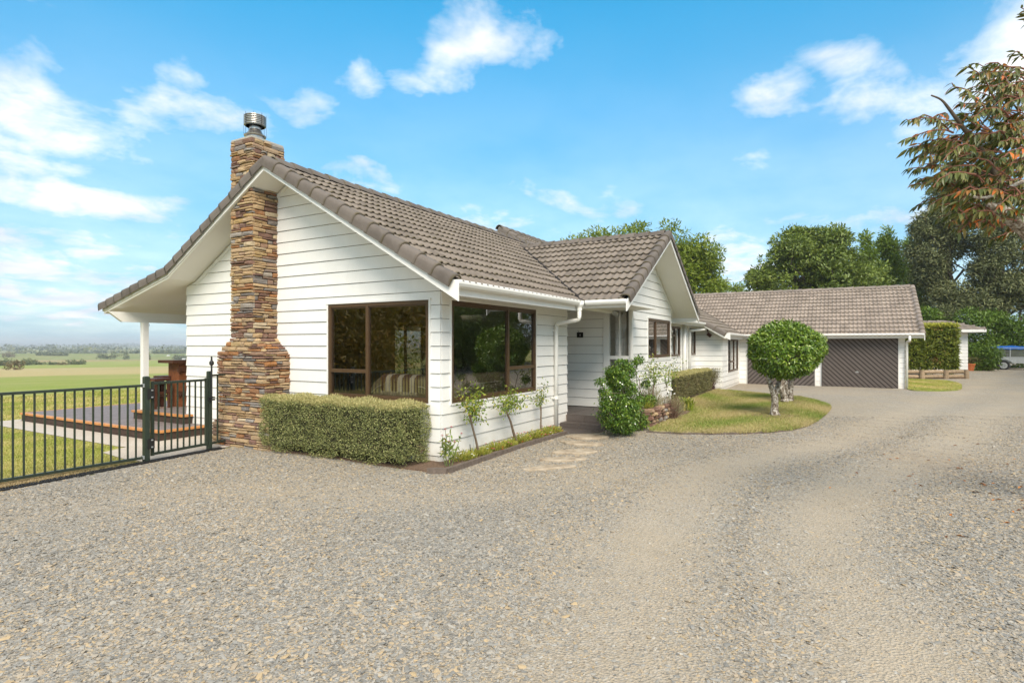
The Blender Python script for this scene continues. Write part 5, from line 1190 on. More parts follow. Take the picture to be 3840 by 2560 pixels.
# ------------------------------------------------------------------ plants
def twigs(mb, base, tip, r0, r1, n=5, wob=.02, seg=6):
    base, tip = np.array(base, float), np.array(tip, float); L_ = np.linalg.norm(tip - base)
    pts = [base + (tip - base) * t + (RNG.normal(0, wob * L_, 3) if 0 < t < 1 else 0) for t in np.linspace(0, 1, n)]
    mb.tube(pts, list(np.linspace(r0, r1, n)), seg); return pts
def box_hedge(name, lo, hi, n, L, W, mat_, mat_top, label, base_gap=.10, rot=0.0, group=None, wall_back=False, depth=.09, core_col=None):
    lo, hi = np.array(lo, float), np.array(hi, float); t = tag(empty(name, (*((lo[:2] + hi[:2]) / 2), lo[2]), rot), label, 'hedge', group); c = np.array([*((lo[:2] + hi[:2]) / 2), lo[2]]); lo = lo - c; hi = hi - c
    ext = hi - lo; A = [ext[1] * ext[2], ext[1] * ext[2], ext[0] * ext[2], ext[0] * ext[2], ext[0] * ext[1]]; A = np.array(A) / sum(A)
    face = RNG.choice(5, n, p=A); u = RNG.random((n, 3)); p = lo + u * ext; nn = np.zeros((n, 3))
    for k in range(5):
        s_ = face == k; dep = np.abs(RNG.normal(0, depth * .5, s_.sum()))
        ax_ = [0, 0, 1, 1, 2][k]; sg = [-1, 1, -1, 1, 1][k]
        p[s_, ax_] = (hi if sg > 0 else lo)[ax_] - sg * dep + RNG.normal(0, .008, s_.sum()); nn[s_, ax_] = sg
    # rounded arrises, lumpy faces, a ragged foot
    p += nn * (.030 * np.sin(p[:, [1]] * 9 + 2) * np.sin(p[:, [2]] * 11 + p[:, [0]] * 7))
    for ax_ in (0, 1):
        e = np.minimum(hi[ax_] - p[:, ax_], p[:, ax_] - lo[ax_]); top = hi[2] - p[:, 2]; k = (e < .05) & (top < .05); p[k, 2] -= .02
    ft = base_gap * (.55 + .45 * np.sin(p[:, 0] * 8 + p[:, 1] * 7.0)) ; k = (p[:, 2] > ft) | (RNG.random(n) < .07)
    ft2 = (p[:, 2] < base_gap * 1.6); p[ft2] -= nn[ft2] * .03
    hole = (np.sin(p[:, 0] * 13.1 + p[:, 2] * 17) * np.sin(p[:, 1] * 12.7 + p[:, 2] * 9 + 1.0) > .80) & (nn[:, 2] < .5); k &= ~hole | (RNG.random(n) < .25)
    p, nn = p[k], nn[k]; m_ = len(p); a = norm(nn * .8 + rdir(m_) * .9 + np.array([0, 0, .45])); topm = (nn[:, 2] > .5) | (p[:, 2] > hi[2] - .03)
    rr = np.clip(RNG.beta(1.7, 1.7, m_), 0, 1)
    dead = (np.sin(p[:, 0] * 5.1 + 1) * np.sin(p[:, 1] * 4.3 + p[:, 2] * 6) > .86); rr[dead] = np.where(RNG.random(dead.sum()) < .4, 1.0, rr[dead])
    s_ = ~topm; leaves('foliage', p[s_], a[s_], norm(nn[s_] + rdir(s_.sum()) * .7), L * RNG.uniform(.6, 1.3, s_.sum()), W, mat_, t, rr[s_], .15)
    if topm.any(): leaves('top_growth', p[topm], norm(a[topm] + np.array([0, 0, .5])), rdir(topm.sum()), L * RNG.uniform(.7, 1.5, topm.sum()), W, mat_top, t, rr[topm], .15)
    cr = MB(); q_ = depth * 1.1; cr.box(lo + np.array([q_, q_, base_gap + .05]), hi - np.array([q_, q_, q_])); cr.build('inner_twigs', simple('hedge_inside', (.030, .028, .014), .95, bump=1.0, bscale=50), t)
    sm = MB(); n_ = int(max(ext[0], ext[1]) / .35)
    for k in range(n_):
        t_ = (k + .5) / n_; b_ = lo + ext * np.array([t_ if ext[0] > ext[1] else .5, t_ if ext[1] > ext[0] else .5, 0])
        for j in range(5): twigs(sm, b_, b_ + np.array([RNG.normal(0, .08), RNG.normal(0, .08), base_gap + .12]), .009, .004, 4, .05, 5)
    tag(sm.build('stems', M_BARK, t), kind='stuff'); return t
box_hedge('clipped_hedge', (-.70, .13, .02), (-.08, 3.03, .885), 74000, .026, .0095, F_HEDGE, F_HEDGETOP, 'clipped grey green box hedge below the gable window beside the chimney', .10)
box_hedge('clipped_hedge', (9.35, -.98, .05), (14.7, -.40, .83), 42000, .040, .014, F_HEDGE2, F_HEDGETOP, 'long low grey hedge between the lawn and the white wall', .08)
# the thin bare end of the long hedge
t = tag(empty('bare_shrub', (15.25, -.85, .05)), 'bare twiggy shrub at the garage end of the grey hedge', 'shrub'); sm = MB(); tips = []
for k in range(26):
    b_ = np.array([RNG.normal(0, .06), RNG.normal(0, .05), 0]); e = np.array([RNG.uniform(-.45, .38), RNG.uniform(-.22, .22), RNG.uniform(.35, .74)]); twigs(sm, b_, e, .011, .003, 6, .05, 5); tips.append(e)
tag(sm.build('stems', simple('reddish_bare_twig', (.10, .055, .045), .9), t), kind='stuff'); tp = np.repeat(np.array(tips), 110, 0) + RNG.normal(0, .085, (26 * 110, 3)); tp[:, 2] = np.clip(tp[:, 2], .2, .78)
leaves('foliage', tp, rdir(len(tp)), rdir(len(tp)), .036, .013, F_HEDGE2, t)

# camellia balls on bare mottled trunks
def camellia(base, ctr, rx, rz, stems, label, n=9000, small=1.0):
    base = np.array(base, float); t = tag(empty('topiary_tree', tuple(base)), label, 'tree', 'ball topped trees on the island lawn')
    for k, st in enumerate(stems):
        q_ = MB(); pts = catmull([np.array(p) for p in st[0]], 5, False); q_.tube(pts, np.interp(np.linspace(0, 1, len(pts)), np.linspace(0, 1, len(st[1])), st[1]), 10); o_ = q_.build('trunk', M_LICHEN, t, smooth=True)
    c = np.array(ctr) - base; n1 = int(n * .78); d = rdir(n); th_ = np.arctan2(d[:, 1], d[:, 0]); zz_ = d[:, 2]
    lump = np.where(RNG.random(n) < .035, RNG.uniform(1.0, 1.13, n), 1.0) + .05 * np.sin(3 * th_ + 1) * np.sin(4 * zz_) + .035 * np.sin(7 * th_ + 4 * zz_) + .03 * np.sin(11 * zz_ + 2 * th_); flat = np.where(zz_ < 0, .92, 1.0)
    rad = np.concatenate([np.abs(RNG.normal(0, .035, n1)) * -1 + 1, RNG.uniform(.62, .97, n - n1)]); rad = rad * lump
    p = c + d * np.stack([rad * rx, rad * rx, rad * rz * flat], 1)
    # the underside draws in towards the trunk
    low = d[:, 2] < -.45; p[low, 2] -= .12 * rz * RNG.random(low.sum())
    keep = ~((np.sin(th_ * 5 + 3 * zz_) * np.sin(zz_ * 9 + th_ * 2) > .70) & (zz_ < .30) & (RNG.random(n) < .8)); p, d = p[keep], d[keep]; m_ = len(p)
    a = norm(d * .55 + rdir(m_) * .75 + np.array([0, 0, -.10])); nn = norm(d + np.array([0, 0, .5]) + rdir(m_) * .45); rr = np.clip(RNG.beta(2, 2, m_), 0, 1)
    leaves('crown', p, a, nn, .088 * small * RNG.uniform(.7, 1.25, m_), .042 * small, F_CAM, t, rr, .22, .08)
    q_ = MB()
    for k in range(30):
        dd_ = rdir(1)[0]; dd_[2] = dd_[2] * .6; twigs(q_, c + np.array([0, 0, -.45 * rz]), c + dd_ * np.array([rx, rx, rz]) * .85, .016, .005, 5, .04, 5)
    q_.build('branches', M_BARK, t); return t
camellia((7.97, -3.61, .06), (8.07, -3.79, 1.575), .735, .630, [([(0, 0, 0), (.0, .01, .12), (.015, .0, .30), (.02, .01, .46)], [.125, .088, .075, .078]), ([(.02, .01, .44), (-.02, .06, .62), (-.06, .13, .85), (-.10, .2, 1.1)], [.075, .062, .05, .035]), ([(.02, .01, .44), (.07, -.03, .60), (.14, -.09, .82), (.2, -.15, 1.1)], [.07, .058, .045, .03])], 'ball shaped glossy green tree on a short mottled trunk, nearest on the lawn')
camellia((11.75, -3.62, .06), (11.95, -3.85, 1.58), .72, .62, [([(-.22, .08, 0), (-.2, .08, .12), (-.30, .16, .42), (-.26, .1, .75), (-.1, .05, 1.1)], [.12, .095, .085, .07, .05]), ([(.22, -.03, 0), (.2, -.02, .14), (.08, .10, .42), (.14, .05, .8), (.15, 0, 1.1)], [.11, .088, .08, .065, .045]), ([(.24, -.03, .02), (.26, -.05, .4), (.30, -.1, .9)], [.09, .075, .05])], 'second ball shaped tree on two leaning mottled trunks, behind the first', 6000)

# standard roses along the wall
def rose(path, rads, heads, label, n_per=46, leafL=.05, group='standard roses in the flower bed', name='rose_bush', spread=.16):
    base = np.array(path[0], float); t = tag(empty(name, tuple(base)), label, 'rose', group)
    q_ = MB(); pts = catmull([np.array(p) - base for p in path], 4, False); q_.tube(pts, np.interp(np.linspace(0, 1, len(pts)), np.linspace(0, 1, len(rads)), rads), 7); q_.build('stem', M_STEM, t, smooth=True)
    top = np.array(path[-1]) - base; bq = MB(); P_ = []; A_ = []
    for h_ in heads:
        e = np.array(h_) - base; pl_ = twigs(bq, top, e, .008, .003, 6, .06, 5)
        for s_ in range(n_per):
            tt = RNG.uniform(.35, 1.08); p = top + (e - top) * tt + RNG.normal(0, spread * .33, 3); P_.append(p); A_.append(norm(p - (top + (e - top) * tt)) + RNG.normal(0, .5, 3) + np.array([0, 0, -.15]))
    bq.build('twigs', M_CANE, t); P_ = np.array(P_); A_ = np.array(A_)
    leaves('foliage', P_, A_, norm(rdir(len(P_)) * .7 + np.array([0, 0, .8])), leafL * RNG.uniform(.65, 1.25, len(P_)), leafL * .62, F_ROSE, t, None, .2, .1); return t
def W(px, py, y): 
    r_ = FW + RT * ((px - 1920) / FPX) + np.array([0, 0, -(py - 1292) / FPX]); return CAM + r_ * ((y - CAM[1]) / r_[1])
k3 = 400 / 1568
cc = lambda x, y, Y_: W(1550 + x * k3, 1400 + y * k3, Y_)
rose([cc(960, 1175, -.22), cc(925, 1000, -.22), cc(880, 830, -.22), cc(845, 690, -.22), cc(830, 585, -.22)], [.020, .017, .015, .016, .021], [cc(720, 290, -.25), cc(800, 420, -.3), cc(900, 280, -.2), cc(985, 260, -.2), cc(930, 400, -.28), cc(1000, 480, -.2), cc(900, 590, -.25), cc(970, 620, -.22)], 'standard rose on a leaning stem nearest the house corner', 60)
rose([cc(1515, 1010, -.22), cc(1470, 860, -.22), cc(1430, 710, -.22), cc(1385, 600, -.22), cc(1355, 545, -.22)], [.022, .022, .017, .015, .016], [cc(1220, 385, -.28), cc(1310, 400, -.2), cc(1300, 500, -.3), cc(1400, 330, -.2), cc(1440, 215, -.25), cc(1500, 280, -.25), cc(1460, 470, -.2), cc(1540, 390, -.25), cc(1620, 360, -.22), cc(1700, 340, -.2)], 'standard rose in the middle of the flower bed under the window', 46)
kq = 500 / 1960
i5 = lambda x, y, Y_: W(2000 + x * kq, 1400 + y * kq, Y_)
rose([i5(108, 815, -.2), i5(110, 700, -.2), i5(112, 560, -.2), i5(108, 480, -.2)], [.017, .015, .014, .02], [i5(0, 400, -.25), i5(70, 330, -.2), i5(120, 240, -.22), i5(160, 140, -.2), i5(200, 190, -.2), i5(180, 330, -.25), i5(60, 290, -.2)], 'slim standard rose with sparse leaves beside the white downpipe', 26, .042, spread=.12)
q4 = 500 / 1742
vv = lambda x, y, Y_: W(2250 + x * q4, 1250 + y * q4, Y_)
rose([vv(690, 850, -1.45), vv(700, 690, -1.45), vv(705, 640, -1.45)], [.016, .014, .012], [vv(560, 470, -1.5), vv(620, 400, -1.4), vv(700, 330, -1.45), vv(700, 450, -1.5), vv(760, 400, -1.4), vv(800, 480, -1.45), vv(640, 560, -1.5), vv(740, 540, -1.4), vv(560, 580, -1.4)], 'open leggy rose bush in front of the wall right of the dark shrub', 34, .055, None, spread=.2)
rose([vv(880, 800, -1.5), vv(885, 720, -1.5), vv(860, 660, -1.5)], [.015, .013, .011], [vv(830, 430, -1.5), vv(900, 360, -1.5), vv(970, 360, -1.45), vv(960, 470, -1.5), vv(860, 520, -1.5), vv(1050, 400, -1.4), vv(920, 600, -1.5)], 'leggy yellowing rose bush beside the end of the grey hedge', 24, .055, None, spread=.2)
wr = tag(empty('white_rose', tuple(vv(900, 735, -1.55))), 'single white rose bloom low in the bed by the grey hedge', 'flower'); pp = RNG.normal(0, .035, (40, 3)); leaves('bloom', pp, rdir(40), rdir(40), .07, .055, M_PETAL_W, wr)
q_ = MB(); q_.tube([(0, 0, -.32), (0.01, 0, 0)], .006, 5); q_.build('stem', M_CANE, wr)
# glossy flowering shrub by the steps
BS = tag(empty('flowering_shrub', (4.62, -1.42, .03)), 'dark glossy shrub with small white flowers beside the tiled steps', 'shrub')
def blob_pts(spec, n):
    """points through lumps (centre, radii, weight)"""
    w_ = np.array([s_[2] for s_ in spec], float); k = RNG.choice(len(spec), n, p=w_ / w_.sum()); d = rdir(n); r_ = RNG.uniform(.40, 1.0, n) ** .5 * np.where(RNG.random(n) < .16, RNG.uniform(1.0, 1.4, n), 1.0)
    c = np.array([s_[0] for s_ in spec])[k]; rr = np.array([s_[1] for s_ in spec])[k]; return c + d * rr * r_[:, None], d
def rel(base, pts): return [tuple(np.array(p) - np.array(base)) for p in pts]
bb_ = np.array([4.62, -1.42, .03]); J = lambda px, py, Y_=-1.4: W(px, py, Y_) - bb_
spec = [(J(2330, 1590), (.30, .30, .18), 2.2), (J(2300, 1560), (.26, .3, .2), 1.6), (J(2380, 1580), (.24, .3, .2), 1.5), (J(2345, 1530), (.30, .3, .18), 1.7), (J(2300, 1500), (.24, .25, .16), 1.1), (J(2340, 1455), (.26, .25, .18), 1.4), (J(2375, 1500), (.22, .25, .17), 1.0), (J(2310, 1420), (.22, .22, .17), 1.1), (J(2345, 1395), (.20, .2, .15), 1.0), (J(2395, 1350), (.10, .1, .08), .3), (J(2425, 1500), (.16, .2, .12), .7), (J(2430, 1560), (.14, .2, .14), .6), (J(2250, 1430), (.08, .1, .06), .15), (J(2375, 1365), (.09, .1, .09), .25), (J(2295, 1395), (.11, .14, .11), .4), (J(2330, 1365), (.12, .14, .09), .35), (J(2268, 1520), (.08, .1, .1), .25), (J(2262, 1470), (.10, .1, .08), .2), (J(2420, 1440), (.09, .1, .09), .25)]
p, d = blob_pts(spec, 11500); p = p[p[:, 2] > .0]; d = d[:len(p)]
leaves('foliage', p, norm(d * .5 + rdir(len(p)) * .8 + np.array([0, 0, -.05])), norm(rdir(len(p)) * .6 + np.array([0, 0, .8])), .062 * RNG.uniform(.6, 1.3, len(p)), .024, F_JAS, BS, None, .2, .12)
q_ = MB()
for s_ in spec: twigs(q_, (0, 0, 0), np.array(s_[0]), .014, .004, 7, .05, 5)
q_.build('stems', M_BARK, BS)
for k, (px, py) in enumerate([(2325, 1434), (2333, 1440), (2287, 1488), (2291, 1497), (2348, 1523), (2381, 1589), (2263, 1440)]):
    c_ = J(px, py, -1.70); nn = 9; th_ = np.arange(nn) * 2 * math.pi / nn; out = norm(np.array([-.6, -.6, .4])); e1 = norm(np.cross(out, np.array([0, 0, 1.0]))); e2 = np.cross(out, e1)
    leaves('flower', np.tile(c_, (nn, 1)), np.cos(th_)[:, None] * e1 + np.sin(th_)[:, None] * e2 + out * .3, np.tile(out, (nn, 1)), .015, .009, M_PETAL_W, BS)
# tall agave-like leaf by the screen
lf = MB(); lf.loft([[(5.50, -.52 + w_ * .06, .30 + z), (5.47, -.52, .30 + z), (5.50, -.52 - w_ * .06, .30 + z)] for z, w_ in ((0, .5), (.15, .75), (.35, .9), (.55, .6), (.66, .05))])
tag(lf.build('snake_plant', F_STRAP), 'single upright pointed leaf standing at the porch edge', 'plant')

# bedding plants, zinnia, stakes
def clump(pt, rx, ry, h_, n, L, W_, mat_, label, flowers, cat='flower', group=None, name='bedding_plant', up=.6, nf=8, fs=.022):
    t = tag(empty(name, pt), label, cat, group); n = n
    d = rdir(n); d[:, 2] = np.abs(d[:, 2]); r_ = RNG.random(n) ** .6; p = np.stack([d[:, 0] * rx * r_, d[:, 1] * ry * r_, d[:, 2] * h_ * r_ * .8], 1)
    leaves('foliage', p, norm(d * .7 + rdir(n) * .4 + np.array([0, 0, up])), rdir(n), L * RNG.uniform(.6, 1.3, n), W_, mat_, t)
    for m_ in flowers:
        for k in range(nf):
            d_ = rdir(1)[0]; d_[2] = abs(d_[2]); c_ = np.array([d_[0] * rx, d_[1] * ry, d_[2] * h_ * .9 + .02]); th_ = np.arange(7) * 2 * math.pi / 7
            leaves('bloom', np.tile(c_, (7, 1)), np.stack([np.cos(th_), np.sin(th_), np.full(7, .35)], 1), np.tile([0, 0, 1.0], (7, 1)), fs, fs * .9, m_, t)
    return t
BED = [(.22, .24, .13, 'pale yellow green bedding plant with small white flowers by the kerb', [M_PETAL_W], 5), (.62, .22, .12, 'yellow green bedding plant in the soil under the leaning rose', [M_PETAL_W], 2), (1.05, .26, .15, 'bedding plant with crimson blooms next to the rose stem', [M_PETAL_R, M_PETAL_P], 4), (1.45, .22, .11, 'low trailing bedding plant with few pink blooms at the kerb', [M_PETAL_P], 2), (1.90, .30, .17, 'mounded bedding plant with magenta blooms round the middle rose', [M_PETAL_P, M_PETAL_R], 5), (2.42, .27, .15, 'spreading bedding plant with pink flowers in the flower bed', [M_PETAL_P, M_PETAL_R], 5), (2.82, .27, .17, 'dense bedding plant with many pink blooms beside the thin rose', [M_PETAL_P, M_PETAL_W], 9), (3.16, .20, .13, 'bedding plant with salmon red blooms at the foot of the downpipe', [M_PETAL_R], 7)]
for x, rx, h_, lab, fl_, nf in BED: clump((x, -.25, .05), rx, .16, h_, 620, .055, .010, F_BED, lab, fl_, group='bedding plants along the kerb', nf=nf)
Z = empty('zinnia', (-.22, -.28, .05)); tag(Z, 'tall zinnia plant with red flower heads at the house corner', 'flower'); q_ = MB(); P_ = []; 
for hx, hy, hz in ((-.06, 0, .50), (.05, -.02, .52), (.0, .02, .41), (.16, .0, .30), (-.10, .02, .42), (.28, -.03, .40), (-.03, -.04, .33)):
    pts = twigs(q_, (hx * .2, hy, 0), (hx, hy, hz), .006, .003, 5, .03, 5)
    for s_ in range(16): P_.append(pts[1] + (pts[-1] - pts[1]) * RNG.random() * .85)
    nn = 10; th_ = np.arange(nn) * 2 * math.pi / nn; c_ = np.array([hx, hy, hz])
    leaves('bloom', np.tile(c_, (nn, 1)), np.stack([np.cos(th_), np.sin(th_), np.full(nn, .2)], 1), np.tile([0, 0, 1.0], (nn, 1)), .026, .02, M_PETAL_R, Z); leaves('bloom', np.tile(c_ + [0, 0, .01], (6, 1)), np.stack([np.cos(th_[:6] * 1.6), np.sin(th_[:6] * 1.6), np.full(6, .9)], 1), np.tile([0, 0, 1.0], (6, 1)), .016, .014, M_PETAL_R, Z)
P_ = np.array(P_); q_.build('stems', M_CANE, Z); leaves('foliage', P_, norm(rdir(len(P_)) + np.array([0, 0, .2])), rdir(len(P_)), .085 * RNG.uniform(.6, 1.2, len(P_)), .026, F_ROSE, Z)
q_ = MB(); q_.tube([cc(845, 1205, -.2), cc(832, 1040, -.2)], .006, 6); tag(q_.build('garden_stake', M_IRON), 'short dark stake in the flower bed soil', 'stake')
q_ = MB(); q_.tube([cc(882, 1190, -.2), cc(880, 700, -.2)], .006, 6); tag(q_.build('garden_stake', M_GALV), 'tall pale stake beside the leaning rose', 'stake')
vt = MB(); vt.box((.62, -.028, .085), (.86, -.013, .135)); VE = vt.build('floor_vent', M_WHITE, HOUSE)

# stone planter and the plants in it
PLN = tag(empty('stone_planter', (5.3, -1.5, .0)), 'low dry stone planter wall behind the glossy shrub', 'planter'); sv_ = []
for r_ in range(5):
    for u in np.arange(0, 1.35, .20): sv_.append((u + (r_ % 2) * .09 + random.uniform(-.02, .02), r_ * .075))
for u, z in sv_:
    vs, fs = stone_verts(u, u + random.uniform(.13, .2), z + .02, z + .09, lambda uu, zz_, n: (-.40 + uu, -.10 - n * 2 - (uu * .02), zz_), random.uniform(.01, .04)); q_ = MB(); q_.add(vs, fs); q_.build('stone', M_STONE, PLN, rnd=random.choice([.42, .5, .55, .6, .25, .75, .85]))
for r_ in range(5):
    for v_ in np.arange(0, .6, .2):
        vs, fs = stone_verts(v_, v_ + .18, r_ * .075 + .02, r_ * .075 + .09, lambda uu, zz_, n: (-.40 - n, -.08 + uu, zz_), random.uniform(.01, .03)); q_ = MB(); q_.add(vs, fs); q_.build('stone', M_STONE, PLN, rnd=random.choice([.42, .5, .55, .6, .25]))
q_ = MB(); q_.box((-.36, -.07, 0), (.92, .55, .37)); q_.build('soil', M_MULCH, PLN)
clump((5.15, -1.35, .36), .30, .25, .20, 520, .14, .008, F_BED, 'tuft of straw coloured grass on the stone planter', [], 'plant', None, 'grass_tuft', 1.0)
clump((5.75, -1.35, .36), .34, .26, .55, 1500, .10, .007, F_LAV, 'grey lavender bush behind the stone planter', [], 'plant', None, 'lavender', 1.1)
clump((6.55, -1.55, .07), .36, .26, .60, 1800, .09, .007, F_LAV, 'grey twiggy lavender spreading right of the stone planter', [], 'plant', None, 'lavender', .9)
clump((7.25, -1.55, .07), .26, .22, .50, 1000, .08, .007, F_LAV, 'grey lavender mound between roses and the strappy lily', [], 'plant', None, 'lavender', .9)
bt = tag(empty('dead_twig_bush', (6.25, -1.66, .07)), 'brown tangle of dead stems at the end of the stone planter', 'shrub'); q_ = MB()
for k in range(110): e = np.array([RNG.normal(0, .22), RNG.normal(0, .12), abs(RNG.normal(.28, .12))]); twigs(q_, (RNG.normal(0, .1), RNG.normal(0, .06), 0), e, .006, .002, 4, .10, 4)
tag(q_.build('stems', simple('dead_twig', (.13, .075, .05), .95), bt), kind='stuff')
lily = tag(empty('strap_leaf_lily', (7.95, -1.62, .07)), 'clump of arching strap leaves at the lawn edge', 'plant'); V_, T_, RR = [], [], []
for k in range(64):
    th_ = RNG.uniform(0, 6.28); L_ = RNG.uniform(.35, .62); out = RNG.uniform(.12, .42); wv_ = .016; b_ = np.array([RNG.normal(0, .05), RNG.normal(0, .05), 0]); dr = np.array([math.cos(th_), math.sin(th_), 0]); sd = np.array([-dr[1], dr[0], 0]); r_ = RNG.random(); k0 = len(V_)
    for j in range(5):
        t_ = j / 4; c_ = b_ + dr * out * t_ ** 1.6 + np.array([0, 0, L_ * (t_ - .48 * t_ ** 3)]); w_ = wv_ * (1 - t_ ** 2.5) + .001; V_ += [c_ + sd * w_, c_ - sd * w_]; RR += [r_, r_]
    for j in range(4): a_ = k0 + 2 * j; T_ += [(a_, a_ + 1, a_ + 3), (a_, a_ + 3, a_ + 2)]
trimesh('foliage', V_, T_, F_STRAP, RR, lily)

# ------------------------------------------------------------------ shed, tall hedge, log barrier, pot, trailer
SHED = tag(empty('shed'), 'small white shed with tiled hip roof behind the tall green hedge', 'shed')
SX, SY = 36.72, -11.55
q_ = MB(); q_.box((SX + .03, SY + .03, 0), (SX + 5, SY + 5.2, 2.45)); sw_ = q_.build('wall', M_WHITE, SHED)
z = .02
while z < 2.4:
    q_ = MB(); q_.prism([(SY - .01, z), (SY + 5.2, z), (SY + 5.2, z + .185), (SY - .01, z + .185)], lambda y, zz_: (SX + .03, y, zz_), lambda y, zz_: (SX + .005 + .02 * (zz_ - z) / .19, y, zz_)); q_.build('weatherboard', M_WHITE, sw_)
    z += .1955
RZ0, RZ1 = 2.60, 3.13
A4 = [(SX - .5, SY - .75, RZ0), (SX + 5.5, SY - .75, RZ0), (SX + 5.5, SY + 6, RZ0), (SX - .5, SY + 6, RZ0)]; r0 = (SX + .75, SY + 1.0, RZ1); r1 = (SX + 4.2, SY + 1.0, RZ1); r2 = (SX + 4.2, SY + 5, RZ1); r3 = (SX + .75, SY + 5, RZ1)
q_ = MB(); q_.add(A4 + [r0, r1, r2, r3], [(0, 3, 7, 4), (0, 4, 5, 1), (1, 5, 6, 2), (2, 6, 7, 3), (4, 7, 6, 5), (0, 1, 2, 3)]); sr_ = q_.build('roof', M_TILE, SHED)
for k in range(4):
    t0 = k / 4; a_ = np.array(A4[3]) * (1 - t0) + np.array(r3) * t0; b_ = np.array(A4[0]) * (1 - t0) + np.array(r0) * t0; n = 34
    pts = [a_ + (b_ - a_) * i / n + np.array([-.01, 0, .03 + .02 * math.cos(i * math.pi)]) for i in range(n + 1)]; q_ = MB(); q_.loft([[p, p + np.array([.14, .0, .115]), p + np.array([.14, 0, .08]), p + np.array([0, 0, -.03])] for p in pts]); q_.build('tile_course', M_TILE, sr_, rnd=random.random())
caps('ridge_tile', r3, r0, (1, 0, 0), (0, 0, 1), RIDGE, M_CAP_G, .45); q_ = MB(); q_.tube([r0, A4[0]], .07, 6); q_.build('hip_cap', M_CAP_G, sr_)
q_ = MB(); q_.box((SX - .52, SY - .78, 2.44), (SX - .44, SY + 6, 2.60)); q_.box((SX - .44, SY - .80, 2.44), (SX + 5.5, SY - .74, 2.60)); q_.build('fascia', M_WHITE, SHED)
q_ = MB(); q_.box((SX - .44, SY - .74, 2.445), (SX + .03, SY + 5.9, 2.46)); q_.build('soffit', M_SOFFIT, SHED)

def leafbox(t, lo, hi, n, L, W_, m_, mtop, nm='foliage'):
    lo, hi = np.array(lo, float), np.array(hi, float); ext = hi - lo; A = np.array([ext[1] * ext[2], ext[0] * ext[2], ext[0] * ext[2], ext[0] * ext[1]]); face = RNG.choice(4, n, p=A / A.sum()); p = lo + RNG.random((n, 3)) * ext; nn = np.zeros((n, 3))
    for k, (ax_, sg) in enumerate(((0, -1), (1, -1), (1, 1), (2, 1))):
        s_ = face == k; p[s_, ax_] = (hi if sg > 0 else lo)[ax_] - sg * np.abs(RNG.normal(0, .14, s_.sum())) + .07 * np.sin(p[s_, 1] * 5 + p[s_, 2] * 4) * np.sin(p[s_, 2] * 6 + p[s_, 0] * 5); nn[s_, ax_] = sg
    e = (hi[2] - p[:, 2] < .12); hole = (np.sin(p[:, 1] * 6.3 + 1) * np.sin(p[:, 2] * 7.1 + 2) > .82) & ~e; p, nn, e = p[~hole], nn[~hole], e[~hole]
    rr = np.clip(RNG.beta(2, 2, len(p)), 0, .93); dead = (np.sin(p[:, 1] * 2.2) * np.sin(p[:, 2] * 3.9 + 1) > .90); rr[dead & (RNG.random(len(p)) < .5)] = 1.0
    a = norm(nn * .7 + rdir(len(p)) * .7 + np.array([0, .3, -.25]))
    leaves(nm, p[~e], a[~e], norm(nn[~e] + rdir((~e).sum()) * .6), L * RNG.uniform(.6, 1.3, (~e).sum()), W_, m_, t, rr[~e], .15)
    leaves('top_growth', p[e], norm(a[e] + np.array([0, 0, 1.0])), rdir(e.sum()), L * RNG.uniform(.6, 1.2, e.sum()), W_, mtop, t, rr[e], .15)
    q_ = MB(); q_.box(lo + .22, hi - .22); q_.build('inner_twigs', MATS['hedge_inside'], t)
TH = tag(empty('tall_hedge'), 'tall square clipped lime green conifer hedge right of the garage', 'hedge')
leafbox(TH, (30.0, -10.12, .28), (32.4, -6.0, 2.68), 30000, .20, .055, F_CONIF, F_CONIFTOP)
LB = tag(empty('log_barrier'), 'low barrier of weathered logs on short posts below the tall hedge', 'barrier')
Lp = [np.array([27.1, -7.0, 0]), np.array([27.75, -8.42, 0]), np.array([28.45, -9.45, 0]), np.array([29.2, -10.35, 0])]
for p in Lp[1:]:
    q_ = MB(); q_.tube([p + [-.12, .02, 0], p + [-.12, .02, .46]], [.115, .10], 10); q_.build('post', M_LOG, LB, rnd=random.random())
for a_, b_ in zip(Lp[:-1], Lp[1:]):
    for z in (.13, .36):
        q_ = MB(); q_.tube([a_ + [0.05, 0, z], (a_ + b_) / 2 + [.05, 0, z + .01], b_ + [.05, 0, z]], [.085, .10, .088], 10); q_.build('log', M_LOG, LB, rnd=random.random())
PT = tag(empty('flower_pot', (40.0, -12.15, .02)), 'orange terracotta pot on the gravel beside the white shed', 'pot'); q_ = MB(); q_.lathe([(.20, 0), (.28, .38), (.31, .38), (.31, .46), (.26, .46), (.25, .40)], (0, 0, 0), 16); q_.build('pot_body', M_TERRA, PT)
q_ = MB(); q_.lathe([(.25, 0), (.02, .02)], (0, 0, .40), 12); q_.build('soil', M_MULCH, PT)

